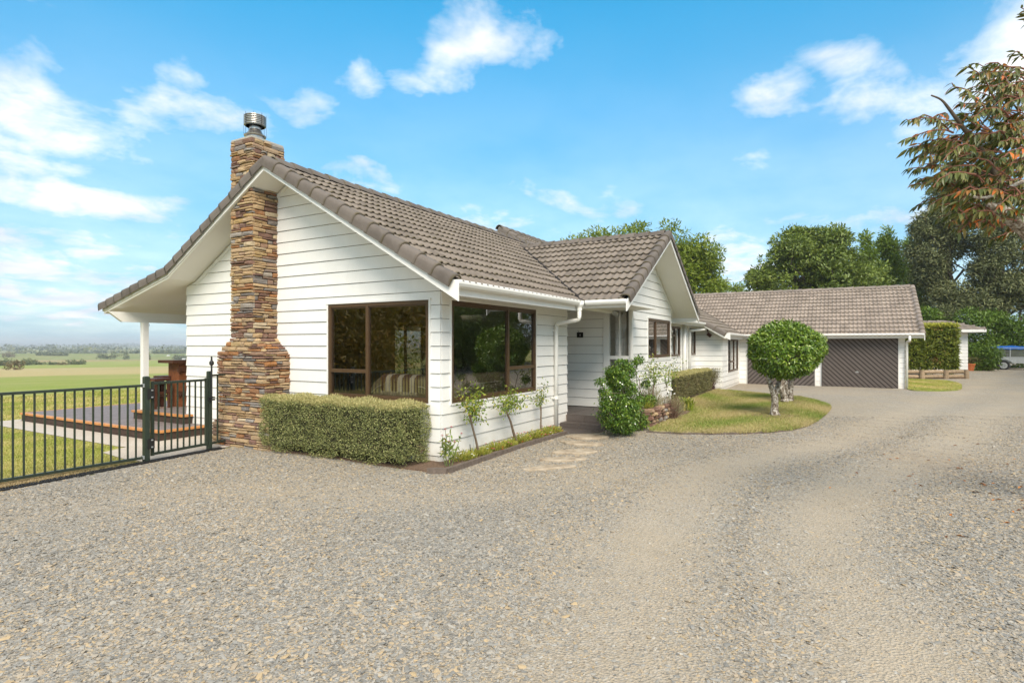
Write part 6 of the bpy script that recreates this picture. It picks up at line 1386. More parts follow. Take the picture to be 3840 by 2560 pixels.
TRL = tag(empty('cage_trailer', tuple(at(3762, 1388, 38.4) * [1, 1, 0]), R(YAW - 90 - 35)), 'grey cage trailer with a blue tarpaulin on top by the bushes', 'trailer')
q_ = MB(); q_.box((-.80, -.0, .48), (1.52, 1.35, .54)); q_.build('deck', M_GALV, TRL)
for lo, hi in (((-.78, 0, .54), (1.50, .02, .86)), ((-.78, 1.33, .54), (1.50, 1.35, .86)), ((-.78, .02, .54), (-.76, 1.33, .86)), ((1.48, .02, .54), (1.50, 1.33, .86))):
    q_ = MB(); q_.box(lo, hi); q_.build('side_panel', M_GALV, TRL)
for x_ in (-.76, .36, 1.48):
    for y_ in (0.0, 1.33):
        q_ = MB(); q_.box((x_ - .025, y_ - .015, .5), (x_ + .025, y_ + .03, 1.50)); q_.build('cage_post', M_GALV, TRL)
for z in (.88, 1.18, 1.48):
    for a_, b_ in (((-.76, .0), (1.48, .0)), ((-.76, 1.34), (1.48, 1.34)), ((-.76, 0), (-.76, 1.34)), ((1.48, 0), (1.48, 1.34))):
        if z == 1.18: continue
        q_ = MB(); q_.bar((*a_, z), (*b_, z), .03, .03); q_.build('cage_rail', M_GALV, TRL)
M_MESHP = simple('wire_mesh_grey', (.24, .25, .24), .6, .3)
for a_, b_ in (((-.76, .012), (1.48, .012)), ((-.75, .02), (-.75, 1.32)), ((1.47, .02), (1.47, 1.32)), ((-.76, 1.32), (1.48, 1.32))):
    q_ = MB(); d_ = np.array(b_) - np.array(a_); L_ = np.linalg.norm(d_); n_ = int(L_ / .05)
    for k in range(n_ + 1): p = np.array(a_) + d_ * k / n_; q_.bar((*p, .89), (*p, 1.47), .012, .006, (d_[1] / L_, -d_[0] / L_, 0))
    for k in range(13): q_.bar((*a_, .91 + k * .045), (*b_, .91 + k * .045), .006, .012)
    tag(q_.build('wire_mesh', M_MESHP, TRL), kind='stuff')
tp = MB(); n = 18; m__ = 10; vs = []
for i in range(n + 1):
    for j in range(m__ + 1):
        x_, y_ = -.80 + 2.36 * i / n, -.05 + 1.45 * j / m__; e = min(i, n - i, j, m__ - j); z = 1.50 + .13 * math.sin(math.pi * min(1, max(0, (x_ + .80) / 2.36))) * math.sin(math.pi * j / m__) ** .7 + .02 * math.sin(x_ * 9 + y_ * 5)
        if e == 0: z = 1.40 + .02 * math.sin(x_ * 14 + y_ * 9)
        vs.append((x_, y_, z))
tp.add(vs, [(i * (m__ + 1) + j, (i + 1) * (m__ + 1) + j, (i + 1) * (m__ + 1) + j + 1, i * (m__ + 1) + j + 1) for i in range(n) for j in range(m__)])
tag(tp.build('tarpaulin', M_TARP, TRL, smooth=True))
for y_ in (-.16, 1.51):
    q_ = MB(); q_.tube([(0, y_ - .09, .315), (0, y_ + .09, .315)], .315, 26); w = q_.build('wheel', M_RUBBER, TRL, smooth=False)
    q_ = MB(); q_.tube([(0, y_ - .096, .315), (0, y_ - .05, .315)], [.20, .18], 22); q_.build('rim', M_GALV, w)
    for k in range(6):
        a_ = k * math.pi / 3; q_ = MB(); q_.bar((.05 * math.cos(a_), y_ - .103, .315 + .05 * math.sin(a_)), (.15 * math.cos(a_), y_ - .103, .315 + .15 * math.sin(a_)), .035, .012, (0, 1, 0)); q_.build('spoke', M_WHITE if False else M_STEEL, w)
    q_ = MB(); prof = [(-.40, .36), (-.36, .52), (-.18, .72), (.18, .72), (.46, .52), (.46, .46)]
    q_.loft([[(x_, y_ - .13, z), (x_, y_ + .14, z), (x_, y_ + .14, z - .012), (x_, y_ - .13, z - .012)] for x_, z in prof]); q_.build('mudguard', M_GALV, TRL)
q_ = MB(); q_.bar((0, -.1, .315), (0, 1.45, .315), .05, .05); q_.build('axle', M_IRON, TRL)
q_ = MB(); q_.bar((-.6, .67, .47), (-1.7, .67, .42), .07, .07); q_.build('drawbar', M_GALV, TRL)
q_ = MB(); q_.box((-.78, -.012, .46), (1.50, -.002, .50)); q_.build('chassis_rail', M_GALV, TRL)

# ------------------------------------------------------------------ trees
def tree(name, label, cat, base, crown, n, L, W_, m_, trunk_r=.22, clump=.6, nclump=60, group=None, bark=M_BARK, up=.35, fill=.5, limbs=14, trunk_h=None, droop=0.0, spiky=0.0):
    """crown: list of (centre, radii, weight) in world coordinates; leaves sit in clumps through those volumes"""
    base = np.array(base, float); t = tag(empty(name, tuple(base)), label, cat, group); cs = [(np.array(c) - base, np.array(r_, float), w_) for c, r_, w_ in crown]
    k = RNG.choice(len(cs), nclump, p=np.array([c[2] for c in cs], float) / sum(c[2] for c in cs)); d = rdir(nclump); r_ = np.where(RNG.random(nclump) < .70, RNG.uniform(.80, 1.03, nclump), RNG.uniform(.15, .8, nclump))
    cc_ = np.array([cs[i][0] for i in k]) + d * np.array([cs[i][1] for i in k]) * r_[:, None]; crad = clump * RNG.uniform(.6, 1.35, nclump)
    wt = crad ** 2; j = RNG.choice(nclump, n, p=wt / wt.sum()); dd_ = rdir(n); rr = RNG.uniform(fill, 1.05, n)
    sq = np.array([1.15, 1.15, .72 + spiky]); p = cc_[j] + dd_ * (crad[j] * rr)[:, None] * sq; p[:, 2] -= droop * RNG.random(n) * crad[j]
    ok = p[:, 2] > .05; p, dd_, j = p[ok], dd_[ok], j[ok]; n = len(p)
    rnd = np.clip(RNG.beta(2, 2, n) * .75 + .25 * RNG.random(nclump)[j], 0, 1)
    leaves('crown', p, norm(dd_ * .7 + rdir(n) * .7 + np.array([0, 0, -droop * .6])), norm(dd_ * .5 + np.array([0, 0, up]) + rdir(n) * .5), L * RNG.uniform(.6, 1.35, n), W_, m_, t, rnd, .18, .06)
    ctr = sum(c[0] * c[2] for c in cs) / sum(c[2] for c in cs); th_ = trunk_h or ctr[2] * .75
    q_ = MB(); pts = twigs(q_, (0, 0, -.1), (ctr[0] * .6, ctr[1] * .6, th_), trunk_r, trunk_r * .45, 8, .012, 10); q_.build('trunk', bark, t, smooth=True)
    if limbs:
        q_ = MB()
        for i in RNG.choice(nclump, min(limbs, nclump), replace=False):
            s_ = pts[RNG.integers(3, 8)]; twigs(q_, s_, cc_[i], trunk_r * .32, trunk_r * .07, 6, .05, 6)
        q_.build('limbs', bark, t)
    return t
def crown_px(specs, d, depth_r=None):
    """(px, py, half width px, half height px, weight[, distance offset])"""
    out = []
    for s_ in specs:
        dd_ = d + (s_[5] if len(s_) > 5 else 0); c = at(s_[0], s_[1], dd_); rx, rz = s_[2] / FPX * dd_, s_[3] / FPX * dd_; out.append((c, (rx, rx * .8, rz), s_[4]))
    return out
def foot(px, d, z=0.0):
    p = at(px, 1292, d); return (p[0], p[1], float(land_z(p[0], p[1])) if z is None else z)
tree('walnut_tree', 'airy light green tree rising behind the porch gable', 'tree', foot(2480, 44), crown_px([(2600, 950, 85, 80, 3), (2640, 1030, 80, 70, 3), (2520, 880, 60, 34, 1.2), (2380, 880, 90, 32, 2.2), (2280, 898, 60, 26, 1.0), (2170, 925, 70, 20, .7), (2680, 1000, 45, 40, .8), (2560, 1030, 70, 60, 2), (2450, 980, 160, 70, 3)], 44), 14500, .34, .12, F_TIMB, .25, .75, 110, limbs=34, fill=.25, up=.6)
tree('round_evergreen', 'big dense rounded dark green tree behind the garage ridge', 'tree', foot(3070, 46), crown_px([(3060, 960, 150, 85, 4), (2920, 1030, 90, 90, 2.5), (3200, 1030, 110, 90, 2.5), (3060, 1080, 230, 90, 4), (2960, 930, 70, 50, 1.2), (3110, 920, 95, 50, 1.3), (3020, 880, 60, 22, .5), (2850, 1070, 50, 50, .8), (3270, 1060, 60, 70, 1)], 46), 42000, .30, .125, F_DARK, .4, .70, 260, limbs=24, fill=.6, up=.7)
tree('poplar_tree', 'tall slim bright green tree nearest the round dark evergreen', 'tree', foot(3255, 52), crown_px([(3240, 900, 16, 50, .6), (3255, 960, 38, 45, 1), (3245, 1010, 50, 60, 1.2)], 52), 3600, .32, .12, F_POP, .18, .5, 40, group='slim trees behind the garage', fill=.2, spiky=.5)
tree('poplar_tree', 'broad bright green tree in the middle of the slim trees', 'tree', foot(3340, 52), crown_px([(3325, 910, 22, 40, .8), (3345, 960, 42, 55, 1.5), (3340, 1030, 65, 70, 2)], 52), 7000, .30, .12, F_POP, .2, .55, 60, group='slim trees behind the garage', fill=.25, spiky=.4)
tree('poplar_tree', 'thin broken green tree against the sky beside the olive conifers', 'tree', foot(3420, 54), crown_px([(3412, 930, 22, 26, .8), (3425, 990, 26, 50, 1), (3410, 1050, 30, 40, 1), (3430, 1080, 40, 40, 1)], 54), 2600, .32, .12, F_POP, .15, .5, 30, group='slim trees behind the garage', fill=.2, spiky=.4)
tree('olive_conifer', 'tall olive grey conifer with the pointed left top', 'tree', foot(3560, 46), crown_px([(3468, 850, 26, 40, .6), (3470, 930, 46, 80, 2), (3480, 1020, 50, 70, 1.6), (3550, 830, 60, 60, 2), (3560, 760, 60, 60, 2), (3600, 690, 60, 60, 1.5), (3560, 900, 60, 50, 1.2), (3510, 1090, 40, 40, .6)], 46), 30000, .30, .09, F_PINE, .35, .8, 120, group='olive conifers behind the driveway', limbs=40, fill=.45, up=.5)
tree('olive_conifer', 'broad dark olive conifer spreading above the trailer', 'tree', foot(3760, 44), crown_px([(3700, 1010, 70, 60, 2), (3780, 960, 90, 70, 2), (3640, 1130, 90, 40, 1.5), (3760, 1100, 110, 60, 2.4), (3830, 1040, 80, 60, 2), (3580, 1120, 60, 40, 1), (3800, 860, 90, 60, 1.4), (3900, 900, 90, 100, 2), (3920, 1080, 90, 100, 2), (3690, 900, 60, 50, 1), (3720, 780, 90, 70, 1.6)], 44), 40000, .30, .09, F_PINE, .35, .8, 150, group='olive conifers behind the driveway', limbs=40, fill=.45, up=.5)
tree('dark_conifer', 'dark green conifer in the shade behind the end of the garage roof', 'tree', foot(3440, 48), crown_px([(3425, 1110, 55, 60, 2), (3440, 1170, 70, 60, 2), (3520, 1170, 60, 40, 1)], 48), 7000, .26, .08, F_DARK, .2, .7, 60, limbs=8, up=.4)
tree('small_tree', 'small bright green tree above the shed roof', 'tree', foot(3490, 43), crown_px([(3480, 1185, 42, 22, 1), (3500, 1210, 40, 25, 1)], 43), 2600, .26, .11, F_RHODO, .1, .5, 26, limbs=6)
tree('scrub_bush', 'drab olive bush left of the bright rhododendrons', 'shrub', foot(3560, 43), crown_px([(3555, 1185, 34, 38, 1), (3540, 1220, 36, 30, .8)], 43), 3600, .18, .06, F_PINE, .08, .5, 34, limbs=6)
RH = 'bright rhododendrons along the far edge of the drive'
for px, d, sp_, lab in ((3640, 41.5, [(3640, 1220, 62, 50, 1), (3660, 1290, 80, 60, 1.4), (3630, 1340, 60, 40, 1)], 'bright green rhododendron next to the white shed'), (3780, 41.8, [(3770, 1240, 70, 55, 1.2), (3790, 1300, 90, 60, 1.4), (3740, 1210, 50, 34, .7)], 'bright green rhododendron rising behind the trailer'), (3890, 42, [(3890, 1260, 80, 55, 1.2), (3900, 1320, 90, 60, 1)], 'bright green rhododendron at the picture edge behind the tarpaulin')):
    tree('rhododendron', lab, 'shrub', foot(px, d), crown_px(sp_, d), 9500, .21, .085, F_RHODO, .10, .55, 85, RH, limbs=8, fill=.5, up=.9)
tree('drooping_shrub', 'pale green drooping shrub in front of the trailer wheel', 'shrub', foot(3700, 38.2), crown_px([(3690, 1330, 28, 26, 1), (3712, 1348, 24, 24, 1.2), (3675, 1365, 26, 14, .6), (3724, 1318, 14, 18, .5), (3705, 1305, 16, 14, .5)], 37.0), 2600, .22, .06, F_RHODO, .05, .30, 26, limbs=10, droop=.5)
box_hedge('low_hedge', (40.4, -13.35, 0), (41.3, -12.2, .78), 5000, .10, .035, F_HEDGE2, F_HEDGE2, 'low dark clipped hedge beside the orange pot', .05)
for k, (px, d, hw, hh, y) in enumerate([(2660, 70, 22, 24, 1075), (2705, 74, 20, 22, 1080), (2765, 72, 18, 14, 1088)]):
    tree('distant_tree', ['tiny pale tree top over the garage ridge below the airy tree', 'tiny slim tree top over the middle of the garage ridge gap', 'tiny low tree top beside the big round evergreen'][k], 'tree', foot(px, d), crown_px([(px, y, hw, hh, 1), (px, 1130, hw * 1.2, 40, 1)], d), 1500, .36, .14, F_TIMB, .15, .6, 20, 'tree tops behind the garage ridge', limbs=4, fill=.2)

# trees across the drive and behind the viewer, whose picture stands in the window glass
for k, (x, y, h_, rx, m_, lab, ct, n) in enumerate([(-15.0, 17.0, 5.4, 3.6, F_AUT, 'low spreading golden autumn tree mirrored in the gable window', 'tree', 6500), (-21, 22, 9.5, 5.0, F_DARK, 'tall dark tree behind the golden one in the gable window', 'tree', 6500), (-11.5, 24.5, 8.6, 4.0, F_DARK, 'tall dark tree right of the golden shrubs mirrored in the gable window', 'tree', 6000), (-27, 13, 9.0, 5.0, F_DARK, 'dark round tree far left in the window reflection', 'tree', 5000), (-6, 33, 9, 4.5, F_DARK, 'dark tree at the end of the garden in the reflection', 'tree', 4500), (-10.5, 13.2, 3.6, 2.6, F_AUT, 'small golden shrub nearest the house in the gable window', 'shrub', 4500), (-19, 16.5, 5.0, 3.4, F_AUT, 'middle golden tree in the gable window reflection', 'tree', 4500), (-15, 27, 11, 5.0, F_DARK, 'tallest dark tree in the gable window reflection', 'tree', 5000), (-31, 22, 11, 6.0, F_DARK, 'broad dark tree far back in the gable window reflection', 'tree', 4500), (9.5, 12.5, 4.0, 2.4, F_RHODO, 'green shrub behind the house seen through the far glazed door', 'shrub', 3000)]):
    tree('garden_tree', lab, ct, (x, y, float(land_z(x, y))), [((x, y, h_ * .58), (rx, rx, h_ * .42), 2), ((x + rx * .3, y - rx * .2, h_ * .32), (rx * .9, rx * .9, h_ * .28), 1)], n * 2, .24, .11, m_, .25, 1.0, 90, 'garden trees seen only in the windows', limbs=8, fill=.4, up=.6)
for k, (x, y, h_, rx, m_, lab) in enumerate([(9, -17.5, 7.5, 4.5, F_DARK, 'dark tree opposite the front door mirrored in the windows'), (17, -19, 9, 5, F_DARK, 'tall dark tree opposite the garage mirrored in the windows'), (26, -20, 8.5, 5, F_PINE, 'olive tree opposite the end of the garage'), (1.5, -19, 6.5, 4.5, F_AUT, 'golden brown tree opposite the house corner'), (35, -22, 9, 5, F_DARK, 'dark tree at the far bend of the drive'), (21.5, -17.5, 7, 4, F_DARK, 'low dark tree between the tall ones across the drive'), (30.5, -19.5, 9, 4.5, F_DARK, 'dark tree before the far bend of the drive'), (41, -23, 9, 5, F_PINE, 'olive tree past the far bend of the drive'), (13, -18, 6.5, 4, F_DARK, 'bushy dark tree opposite the flower bed')]):
    tree('drive_tree', lab, 'tree', (x, y, 0), [((x, y, h_ * .6), (rx, rx * .8, h_ * .4), 2), ((x, y, h_ * .28), (rx * 1.1, rx * .8, h_ * .28), 2)], 11000, .26, .11, m_, .25, 1.0, 90, 'trees across the drive seen in the windows', limbs=8, fill=.4, up=.6)

# cherry branches over the right of the drive
cb = at(4330, 1900, 5.6); CHY = tag(empty('cherry_tree', (cb[0], cb[1], 0)), 'cherry tree with drooping bronze and orange leaves hanging over the drive', 'tree'); c0 = np.array([cb[0], cb[1], 0.0])
K = lambda px, py, d=4.6: at(px, py, d) - c0
trk = [np.zeros(3), K(4290, 1500, 5.5), K(4220, 1150, 5.3), K(4080, 1010, 5.0)]
q_ = MB(); q_.tube(catmull(trk, 5, False), np.linspace(.17, .10, 16), 12); q_.build('trunk', M_LICHEN, CHY, smooth=True)
LIMBS = [([K(4090, 1020, 5.0), K(3930, 930, 4.8), K(3830, 845, 4.7), K(3750, 790, 4.65), K(3700, 770, 4.6)], [.095, .075, .062, .050, .020]),
         ([K(3750, 790, 4.65), K(3760, 720, 4.7), K(3690, 580, 4.7), K(3620, 490, 4.7), K(3560, 410, 4.7), K(3530, 375, 4.7), K(3492, 358, 4.7)], [.034, .024, .020, .017, .012, .008, .006]),
         ([K(4000, 960, 4.9), K(4010, 760, 5.0), K(3950, 520, 5.1), K(3960, 330, 5.1), K(3900, 170, 5.2), K(3880, 40, 5.2)], [.05, .036, .026, .018, .012, .006]),
         ([K(3960, 650, 4.4), K(3840, 680, 4.3), K(3720, 735, 4.25), K(3660, 740, 4.25), K(3615, 715, 4.25)], [.020, .016, .013, .010, .006]),
         ([K(3840, 700, 4.9), K(3760, 660, 4.9), K(3660, 650, 4.9), K(3570, 618, 4.9)], [.016, .012, .009, .006])]
for pts, rd in LIMBS:
    q_ = MB(); cp_ = catmull(pts, 5, False); q_.tube(cp_, np.interp(np.linspace(0, 1, len(cp_)), np.linspace(0, 1, len(rd)), rd), 9); q_.build('limb', M_LICHEN if rd[0] > .09 or rd[0] < .021 else M_BARK, CHY, smooth=True)
SPR = []     # (start px,py,d) -> (tip px,py)
def spray(a, b_): SPR.append((a, b_))
for a, b_ in [((3560, 480), (3395, 455)), ((3580, 500), (3400, 520)), ((3600, 520), (3395, 565)), ((3620, 560), (3430, 640)), ((3600, 470), (3440, 445)), ((3640, 600), (3470, 690)), ((3560, 440), (3500, 445)), ((3700, 420), (3570, 318)), ((3740, 380), (3630, 250)), ((3760, 340), (3660, 240)), ((3800, 330), (3690, 275)), ((3820, 420), (3640, 340)), ((3840, 300), (3760, 275)), ((3860, 230), (3810, 200)), ((3880, 120), (3825, 30)), ((3850, 380), (3700, 300)),
                   ((3720, 500), (3610, 420)), ((3780, 520), (3640, 400)), ((3820, 560), (3660, 470)), ((3740, 600), (3560, 560)), ((3700, 640), (3520, 650)), ((3760, 690), (3560, 720)), ((3700, 720), (3500, 770)), ((3740, 740), (3490, 800)), ((3780, 780), (3560, 830)), ((3840, 720), (3640, 790)), ((3860, 640), (3690, 610)), ((3880, 760), (3700, 860)), ((3900, 860), (3720, 900)), ((3880, 560), (3740, 520)), ((3900, 480), (3760, 440)), ((3880, 800), (3760, 880)), ((3940, 880), (3840, 930)), ((3940, 700), (3800, 720)), ((3930, 560), (3800, 590)), ((3950, 420), (3810, 400)), ((3660, 560), (3540, 600)), ((3640, 520), (3500, 560)), ((3840, 480), (3700, 540)), ((3820, 640), (3690, 700))]: spray(a, b_)
for k in range(195):
    px, py = RNG.uniform(3590, 3960), RNG.uniform(280, 850)
    if py > 330 + (3960 - px) * .55 or px > 3760: spray((px, py), (px - RNG.uniform(90, 190), py + RNG.uniform(-75, 55)))
for k in range(150):
    px, py = RNG.uniform(3900, 4600), RNG.uniform(-450, 1000)
    if px < 3980 and py < 300: px += 90; spray((px, py), (px + RNG.uniform(-170, 120), py + RNG.uniform(-90, 90)))
tw = MB(); LP, LA, LN, LS = [], [], [], []
for k, (a, b_) in enumerate(SPR):
    d0 = RNG.uniform(4.1, 5.3); A_ = K(a[0], a[1], d0); B_ = K(b_[0], b_[1], d0 + RNG.uniform(-.25, .25)); pts = []
    sag = RNG.uniform(.02, .07)
    for t in np.linspace(0, 1, 8): pts.append(A_ + (B_ - A_) * t + np.array([0, 0, sag * math.sin(math.pi * t)]) + RNG.normal(0, .008, 3))
    tw.tube(pts, np.linspace(.0075, .003, 8), 5); L_ = np.linalg.norm(B_ - A_); n = int(L_ / .0155) + 4; dv = norm(B_ - A_); sd = norm(np.cross(dv, [0, 0, 1.0]))
    for i in range(n):
        t = RNG.uniform(.12, 1.02); x = min(max(t, 0), .999) * 7; i0 = int(x); p = pts[i0] + (pts[i0 + 1] - pts[i0]) * (x - i0); s_ = 1 if i % 2 else -1
        LP.append(p); LA.append(norm(dv * RNG.uniform(.35, .9) + sd * s_ * RNG.uniform(.2, .7) + np.array([0, 0, -RNG.uniform(.25, .85)]) + RNG.normal(0, .12, 3))); LN.append(norm(np.array([0, 0, 1.0]) * .8 + sd * s_ * .35 + RNG.normal(0, .25, 3))); LS.append(RNG.uniform(.055, .100))
tag(tw.build('twigs', M_TWIG, CHY), kind='stuff')
LP, LA, LN, LS = map(np.array, (LP, LA, LN, LS)); RR = RNG.random(len(LP))
def leaf_shape(p, a, n, L_, rnd):
    """a pointed leaf with a folded midrib and a bend along its length"""
    a = norm(a); s_ = norm(np.cross(a, n)); n = np.cross(s_, a); vs, fs = [], []
    for t, w_ in ((0, .02), (.2, .72), (.45, 1.0), (.72, .66), (.9, .24), (1.0, .0)):
        c = p + a * L_ * t - n * L_ * .22 * t * t
        vs += [c + s_ * w_ * L_ * .135 + n * w_ * L_ * .045, c, c - s_ * w_ * L_ * .135 + n * w_ * L_ * .045]
    for k in range(5): b_ = 3 * k; fs += [(b_, b_ + 1, b_ + 4, b_ + 3), (b_ + 1, b_ + 2, b_ + 5, b_ + 4)]
    return vs, fs
def px_of(p):
    d = p + c0 - CAM; dep = d @ FW; return 1920 + FPX * (d @ RT) / dep, 1292 - FPX * d[2] / dep, dep
scr_ = [px_of(p) for p in LP]; vis_ = [i for i in range(len(LP)) if scr_[i][0] < 3830 and 0 < scr_[i][1] < 1100]; vis_.sort(key=lambda i: -LS[i] / scr_[i][2]); ind = set(vis_[:300]); rest = MB(); rr_ = []
for i in range(len(LP)):
    vs, fs = leaf_shape(LP[i], LA[i], LN[i], LS[i], RR[i])
    if i in ind:
        me = bpy.data.meshes.new('leaf'); me.from_pydata([tuple(v) for v in vs], [], fs); me.materials.append(F_CHERRY); setrnd(me, RR[i]); link(bpy.data.objects.new('leaf', me), CHY)
    else: rest.add(vs, fs); rr_ += [RR[i]] * len(vs)
me = bpy.data.meshes.new('leaves'); me.from_pydata(rest.v, [], rest.f); me.materials.append(F_CHERRY); setrnd(me, rr_); tag(link(bpy.data.objects.new('leaves', me), CHY), kind='stuff')
# fallen leaves on the gravel below
n = 110; c1 = at(3950, 1292, 6.4); p = np.stack([c1[0] + RNG.normal(0, 1.5, n) + RNG.normal(0, .6, n), c1[1] + RNG.normal(0, .9, n), np.zeros(n)], 1); p[:, 2] = drive_z(p[:, 0], p[:, 1]) + .012
a_ = rdir(n); a_[:, 2] *= .12; tag(leaves('fallen_leaves', p, a_, norm(np.array([[0, 0, 1.0]]) + RNG.normal(0, .25, (n, 3))), .07 * RNG.uniform(.5, 1.2, n), .026, F_LITTER, None, None, .25, .15), kind='stuff')

# ------------------------------------------------------------------ the far country
def far_tree(px, d, hw, top, lab, m_=F_FIELD, n=420, base_px=None, group='trees on the far farmland', flat=.85, name='field_tree', cat='tree'):
    x, y, _ = at(px, 1292, d); z = float(land_z(x, y)); rx = hw / FPX * d; h_ = (at(px, top, d)[2]) - z
    if h_ < .4: h_ = rx * 1.2
    tree(name, lab, cat, (x, y, z), [((x, y, z + h_ * .62), (rx, rx, h_ * .40), 3), ((x, y, z + h_ * .3), (rx * flat, rx * flat, h_ * .28), 2)], n, rx * .22 + .1, rx * .12 + .05, m_, max(.15, rx * .07), rx * .30, max(10, n // 22), group, limbs=0, fill=.3)
for px, d, hw, top, lab in ((378, 470, 15, 1323, 'dark round tree, leftmost of the four on the tan ridge'), (403, 475, 12, 1322, 'dark round tree, second of the four on the tan ridge'), (428, 472, 15, 1320, 'dark round tree, third of the four on the tan ridge'), (468, 470, 16, 1320, 'dark round tree standing apart next to the veranda post'), (264, 620, 7, 1328, 'single dark round tree in the green field')):
    far_tree(px, d, hw, top, lab)
for px, d, hw, top, lab in ((8, 215, 30, 1349, 'dark green bush at the edge of the tan paddock'), (60, 230, 22, 1357, 'low dark bush second in the paddock row'), (95, 225, 26, 1352, 'rounded dark bush third in the paddock row'), (120, 240, 22, 1347, 'tall dark bush in the middle of the paddock row'), (150, 235, 20, 1362, 'low dark bush at the end of the paddock row'), (198, 230, 18, 1358, 'lone dark bush right of the paddock row'), (266, 235, 12, 1346, 'tall dark bush before the green slope'), (290, 232, 22, 1350, 'wide brown green bush before the green slope')):
    far_tree(px, d, hw, top, lab, group='bushes along the near paddock')
far_tree(240, 225, 20, 1362, 'low reddish brown dead bush on the paddock edge', F_FIELDB, 300, group='bushes along the near paddock', name='field_bush', cat='shrub'); far_tree(54, 105, 26, 1398, 'thin pale scrub bush in the tan field behind the fence', F_FIELDB, 380, group=None, flat=1.0, name='field_bush', cat='shrub')
far_tree(32, 520, 20, 1325, 'pale spreading tree at the left picture edge', F_FIELDB, 420)
P_, R_ = [], []
for a, b_, d, top in [(140, 250, 560, 1337), (205, 330, 1050, 1319), (60, 90, 900, 1324), (345, 395, 980, 1316), (280, 330, 830, 1320), (530, 560, 420, 1324), (575, 640, 640, 1327), (600, 690, 900, 1314), (490, 520, 900, 1320), (650, 700, 500, 1334), (-60, 60, 700, 1330), (-40, 40, 1300, 1316)]:
    n = int((b_ - a) * 26); px = RNG.uniform(a, b_, n); dd_ = d * RNG.uniform(.975, 1.025, n); c = np.array([at(u, 1292, v) for u, v in zip(px, dd_)]); z = land_z(c[:, 0], c[:, 1]); h_ = np.maximum(2.0, (1292 - top) / FPX * d + 1.7 - z) * (.72 + .28 * np.sin(px * .35) * np.sin(px * .13 + 1))
    P_.append(np.stack([c[:, 0], c[:, 1], z + h_ * RNG.random(n) ** .8], 1)); R_.append(RNG.random(n))
P_ = np.concatenate(P_); n = len(P_); tag(leaves('shelter_belts', P_, norm(rdir(n) * [1, 1, .6]), rdir(n), np.linalg.norm(P_, axis=1) / 330, np.linalg.norm(P_, axis=1) / 560, F_FIELD, None, np.concatenate(R_)), kind='stuff')
P_, A_, R_ = [], [], []
# beyond that the woods and hedgerows read as one mass
for k in range(430):
    d = RNG.uniform(620, 6500) ** 1.0; px = RNG.uniform(-500, 980); c = at(px, 1292, d); L_ = RNG.uniform(15, 120) * (d / 1500) ** .4; th_ = RNG.normal(-.9, .5); n = 46
    s_ = RNG.uniform(-.5, .5, n) * L_; x = c[0] + s_ * math.cos(th_) + RNG.normal(0, L_ * .06, n); y = c[1] + s_ * math.sin(th_) + RNG.normal(0, L_ * .06, n); h_ = RNG.uniform(4, 11)
    P_.append(np.stack([x, y, land_z(x, y) + RNG.random(n) * h_], 1)); R_.append(RNG.random(n))
P_ = np.concatenate(P_); R_ = np.concatenate(R_); n = len(P_); tag(leaves('far_woods', P_, norm(rdir(n) * [1, 1, .6]), rdir(n), np.clip(np.linalg.norm(P_, axis=1) / 260, 3.5, 16), np.clip(np.linalg.norm(P_, axis=1) / 420, 2.5, 10), F_FIELD, None, R_), kind='stuff')
for k, (px, d, w_, lab) in enumerate([(190, 900, 9, 'tiny white farm building among far trees, leftmost'), (205, 760, 7, 'tiny pale farm shed below the far shelter belt'), (632, 560, 10, 'tiny white farmhouse right of the veranda post'), (690, 420, 12, 'long pale farm roof close to the white wall')]):
    x, y, _ = at(px, 1292, d); z = float(land_z(x, y)); s_ = w_ / FPX * d; t = tag(empty('farm_building', (x, y, z), R(YAW)), lab, 'building', 'farm buildings across the valley')
    q_ = MB(); q_.box((-s_ * .3, -s_ / 2, 0), (s_ * .3, s_ / 2, s_ * .30)); q_.build('wall', M_WHITE, t); q_ = MB(); q_.prism([(-s_ * .34, s_ * .30), (s_ * .34, s_ * .30), (0, s_ * .50)], lambda x_, zz_: (x_, -s_ * .53, zz_), lambda x_, zz_: (x_, s_ * .53, zz_)); q_.build('roof', M_GALV, t)
# paddock fence posts are too far to part; the air between is hazy
q_ = MB(); q_.box((-9800, -9800, -60), (9800, 9800, 34)); 
hz = bpy.data.materials.new('air'); hz.use_nodes = True; nt = hz.node_tree; nt.nodes.clear(); vo_ = nt.nodes.new('ShaderNodeVolumePrincipled'); vo_.inputs['Density'].default_value = .00040; vo_.inputs['Color'].default_value = (.95, .975, 1.0, 1); vo_.inputs['Anisotropy'].default_value = .2
ou = nt.nodes.new('ShaderNodeOutputMaterial'); nt.links.new(vo_.outputs[0], ou.inputs['Volume']); tag(q_.build('haze', hz), kind='stuff')

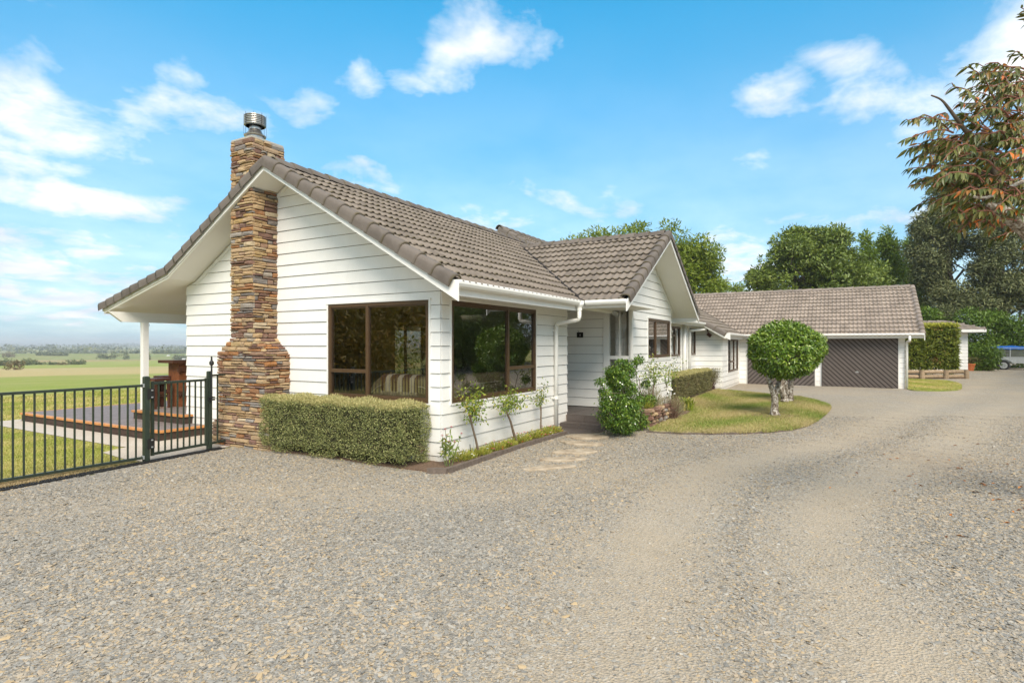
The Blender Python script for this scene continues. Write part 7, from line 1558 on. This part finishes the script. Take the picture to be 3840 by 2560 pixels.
# ------------------------------------------------------------------ furniture seen through the corner windows
def sofa(label, org, ud, wd, L_, H=.92, f0=.30):
    """hump backed sofa; ud runs along its back, wd points into the room"""
    t = tag(empty('sofa', (*org, f0)), label, 'sofa'); u3 = np.array([*ud, 0.0]); w3 = np.array([*wd, 0.0]); Z_ = np.array([0, 0, 1.0])
    hgt = lambda s_: H - .34 * max(0, (abs(s_ - L_ / 2) - L_ * .26) / (L_ * .24)) ** 1.6
    rings = []
    for s_ in np.linspace(0, L_, 22):
        h_ = hgt(s_); base = u3 * s_; rings.append([base + w3 * .02 + Z_ * .05, base + w3 * .0 + Z_ * (h_ - .12), base - w3 * .01 + Z_ * (h_ - .05), base + w3 * .05 + Z_ * h_, base + w3 * .16 + Z_ * (h_ + .01), base + w3 * .24 + Z_ * (h_ - .06), base + w3 * .26 + Z_ * .40, base + w3 * .26 + Z_ * .05])
    q_ = MB(); q_.loft(rings); q_.build('backrest', M_SOFA, t, smooth=True)
    q_ = MB(); q_.tube([u3 * s_ - w3 * .012 + Z_ * (hgt(s_) - .15) for s_ in np.linspace(.0, L_, 22)], .009, 6); q_.build('piping', M_PIPING, t)
    q_ = MB(); c = u3 * L_ / 2 + w3 * .58; q_.obox(c + Z_ * .25, u3 * L_ / 2, w3 * .32, Z_ * .2); q_.build('seat', M_SOFA, t)
    for s_ in (.1, L_ - .1):
        q_ = MB(); q_.obox(u3 * s_ + w3 * .58 + Z_ * .33, u3 * .1, w3 * .32, Z_ * .28); q_.build('arm', M_SOFA, t)
    return t
sofa('taupe sofa with its curved back against the gable window', (.20, .12), (0, 1), (1, 0), 1.55)
sofa('taupe sofa with pale piping behind the long front window', (.62, .20), (1, 0), (0, 1), 2.05)
rings = []
for s_ in np.linspace(.55, 1.30, 14):
    w_ = .012 * math.sin(s_ * 30); rings.append([(.176 + w_, s_, .98), (.172 + w_, s_, 1.10), (.178, s_, 1.19), (.235, s_, 1.238), (.36, s_, 1.246), (.45, s_, 1.17), (.475, s_, .95)])
q_ = MB(); q_.loft(rings, closed=False); thr = q_.build('throw_blanket', M_PLAID, None, smooth=True); tag(thr, 'brown and white striped wool throw over the sofa back', 'blanket')
q_ = MB(); 
for s_ in np.linspace(.56, 1.29, 60): q_.bar((.176 + .012 * math.sin(s_ * 30), s_, .985), (.172, s_ + random.uniform(-.01, .01), .925), .006, .004, (1, 0, 0))
tag(q_.build('fringe', M_PIPING, thr), kind='stuff')
lt = tag(empty('floor_lamp', (1.25, 1.02, .30)), 'floor lamp with pale drum shade inside the corner room', 'lamp'); q_ = MB(); q_.lathe([(.14, 0), (.14, .03), (.02, .05), (.06, .3), (.09, .7), (.05, 1.0), (.012, 1.05), (.012, 1.30)], (0, 0, 0), 16); q_.build('base', M_BLACK, lt, smooth=True)
q_ = MB(); q_.lathe([(.20, 1.20), (.17, 1.62)], (0, 0, 0), 20); q_.build('shade', M_SHADE, lt, smooth=True)
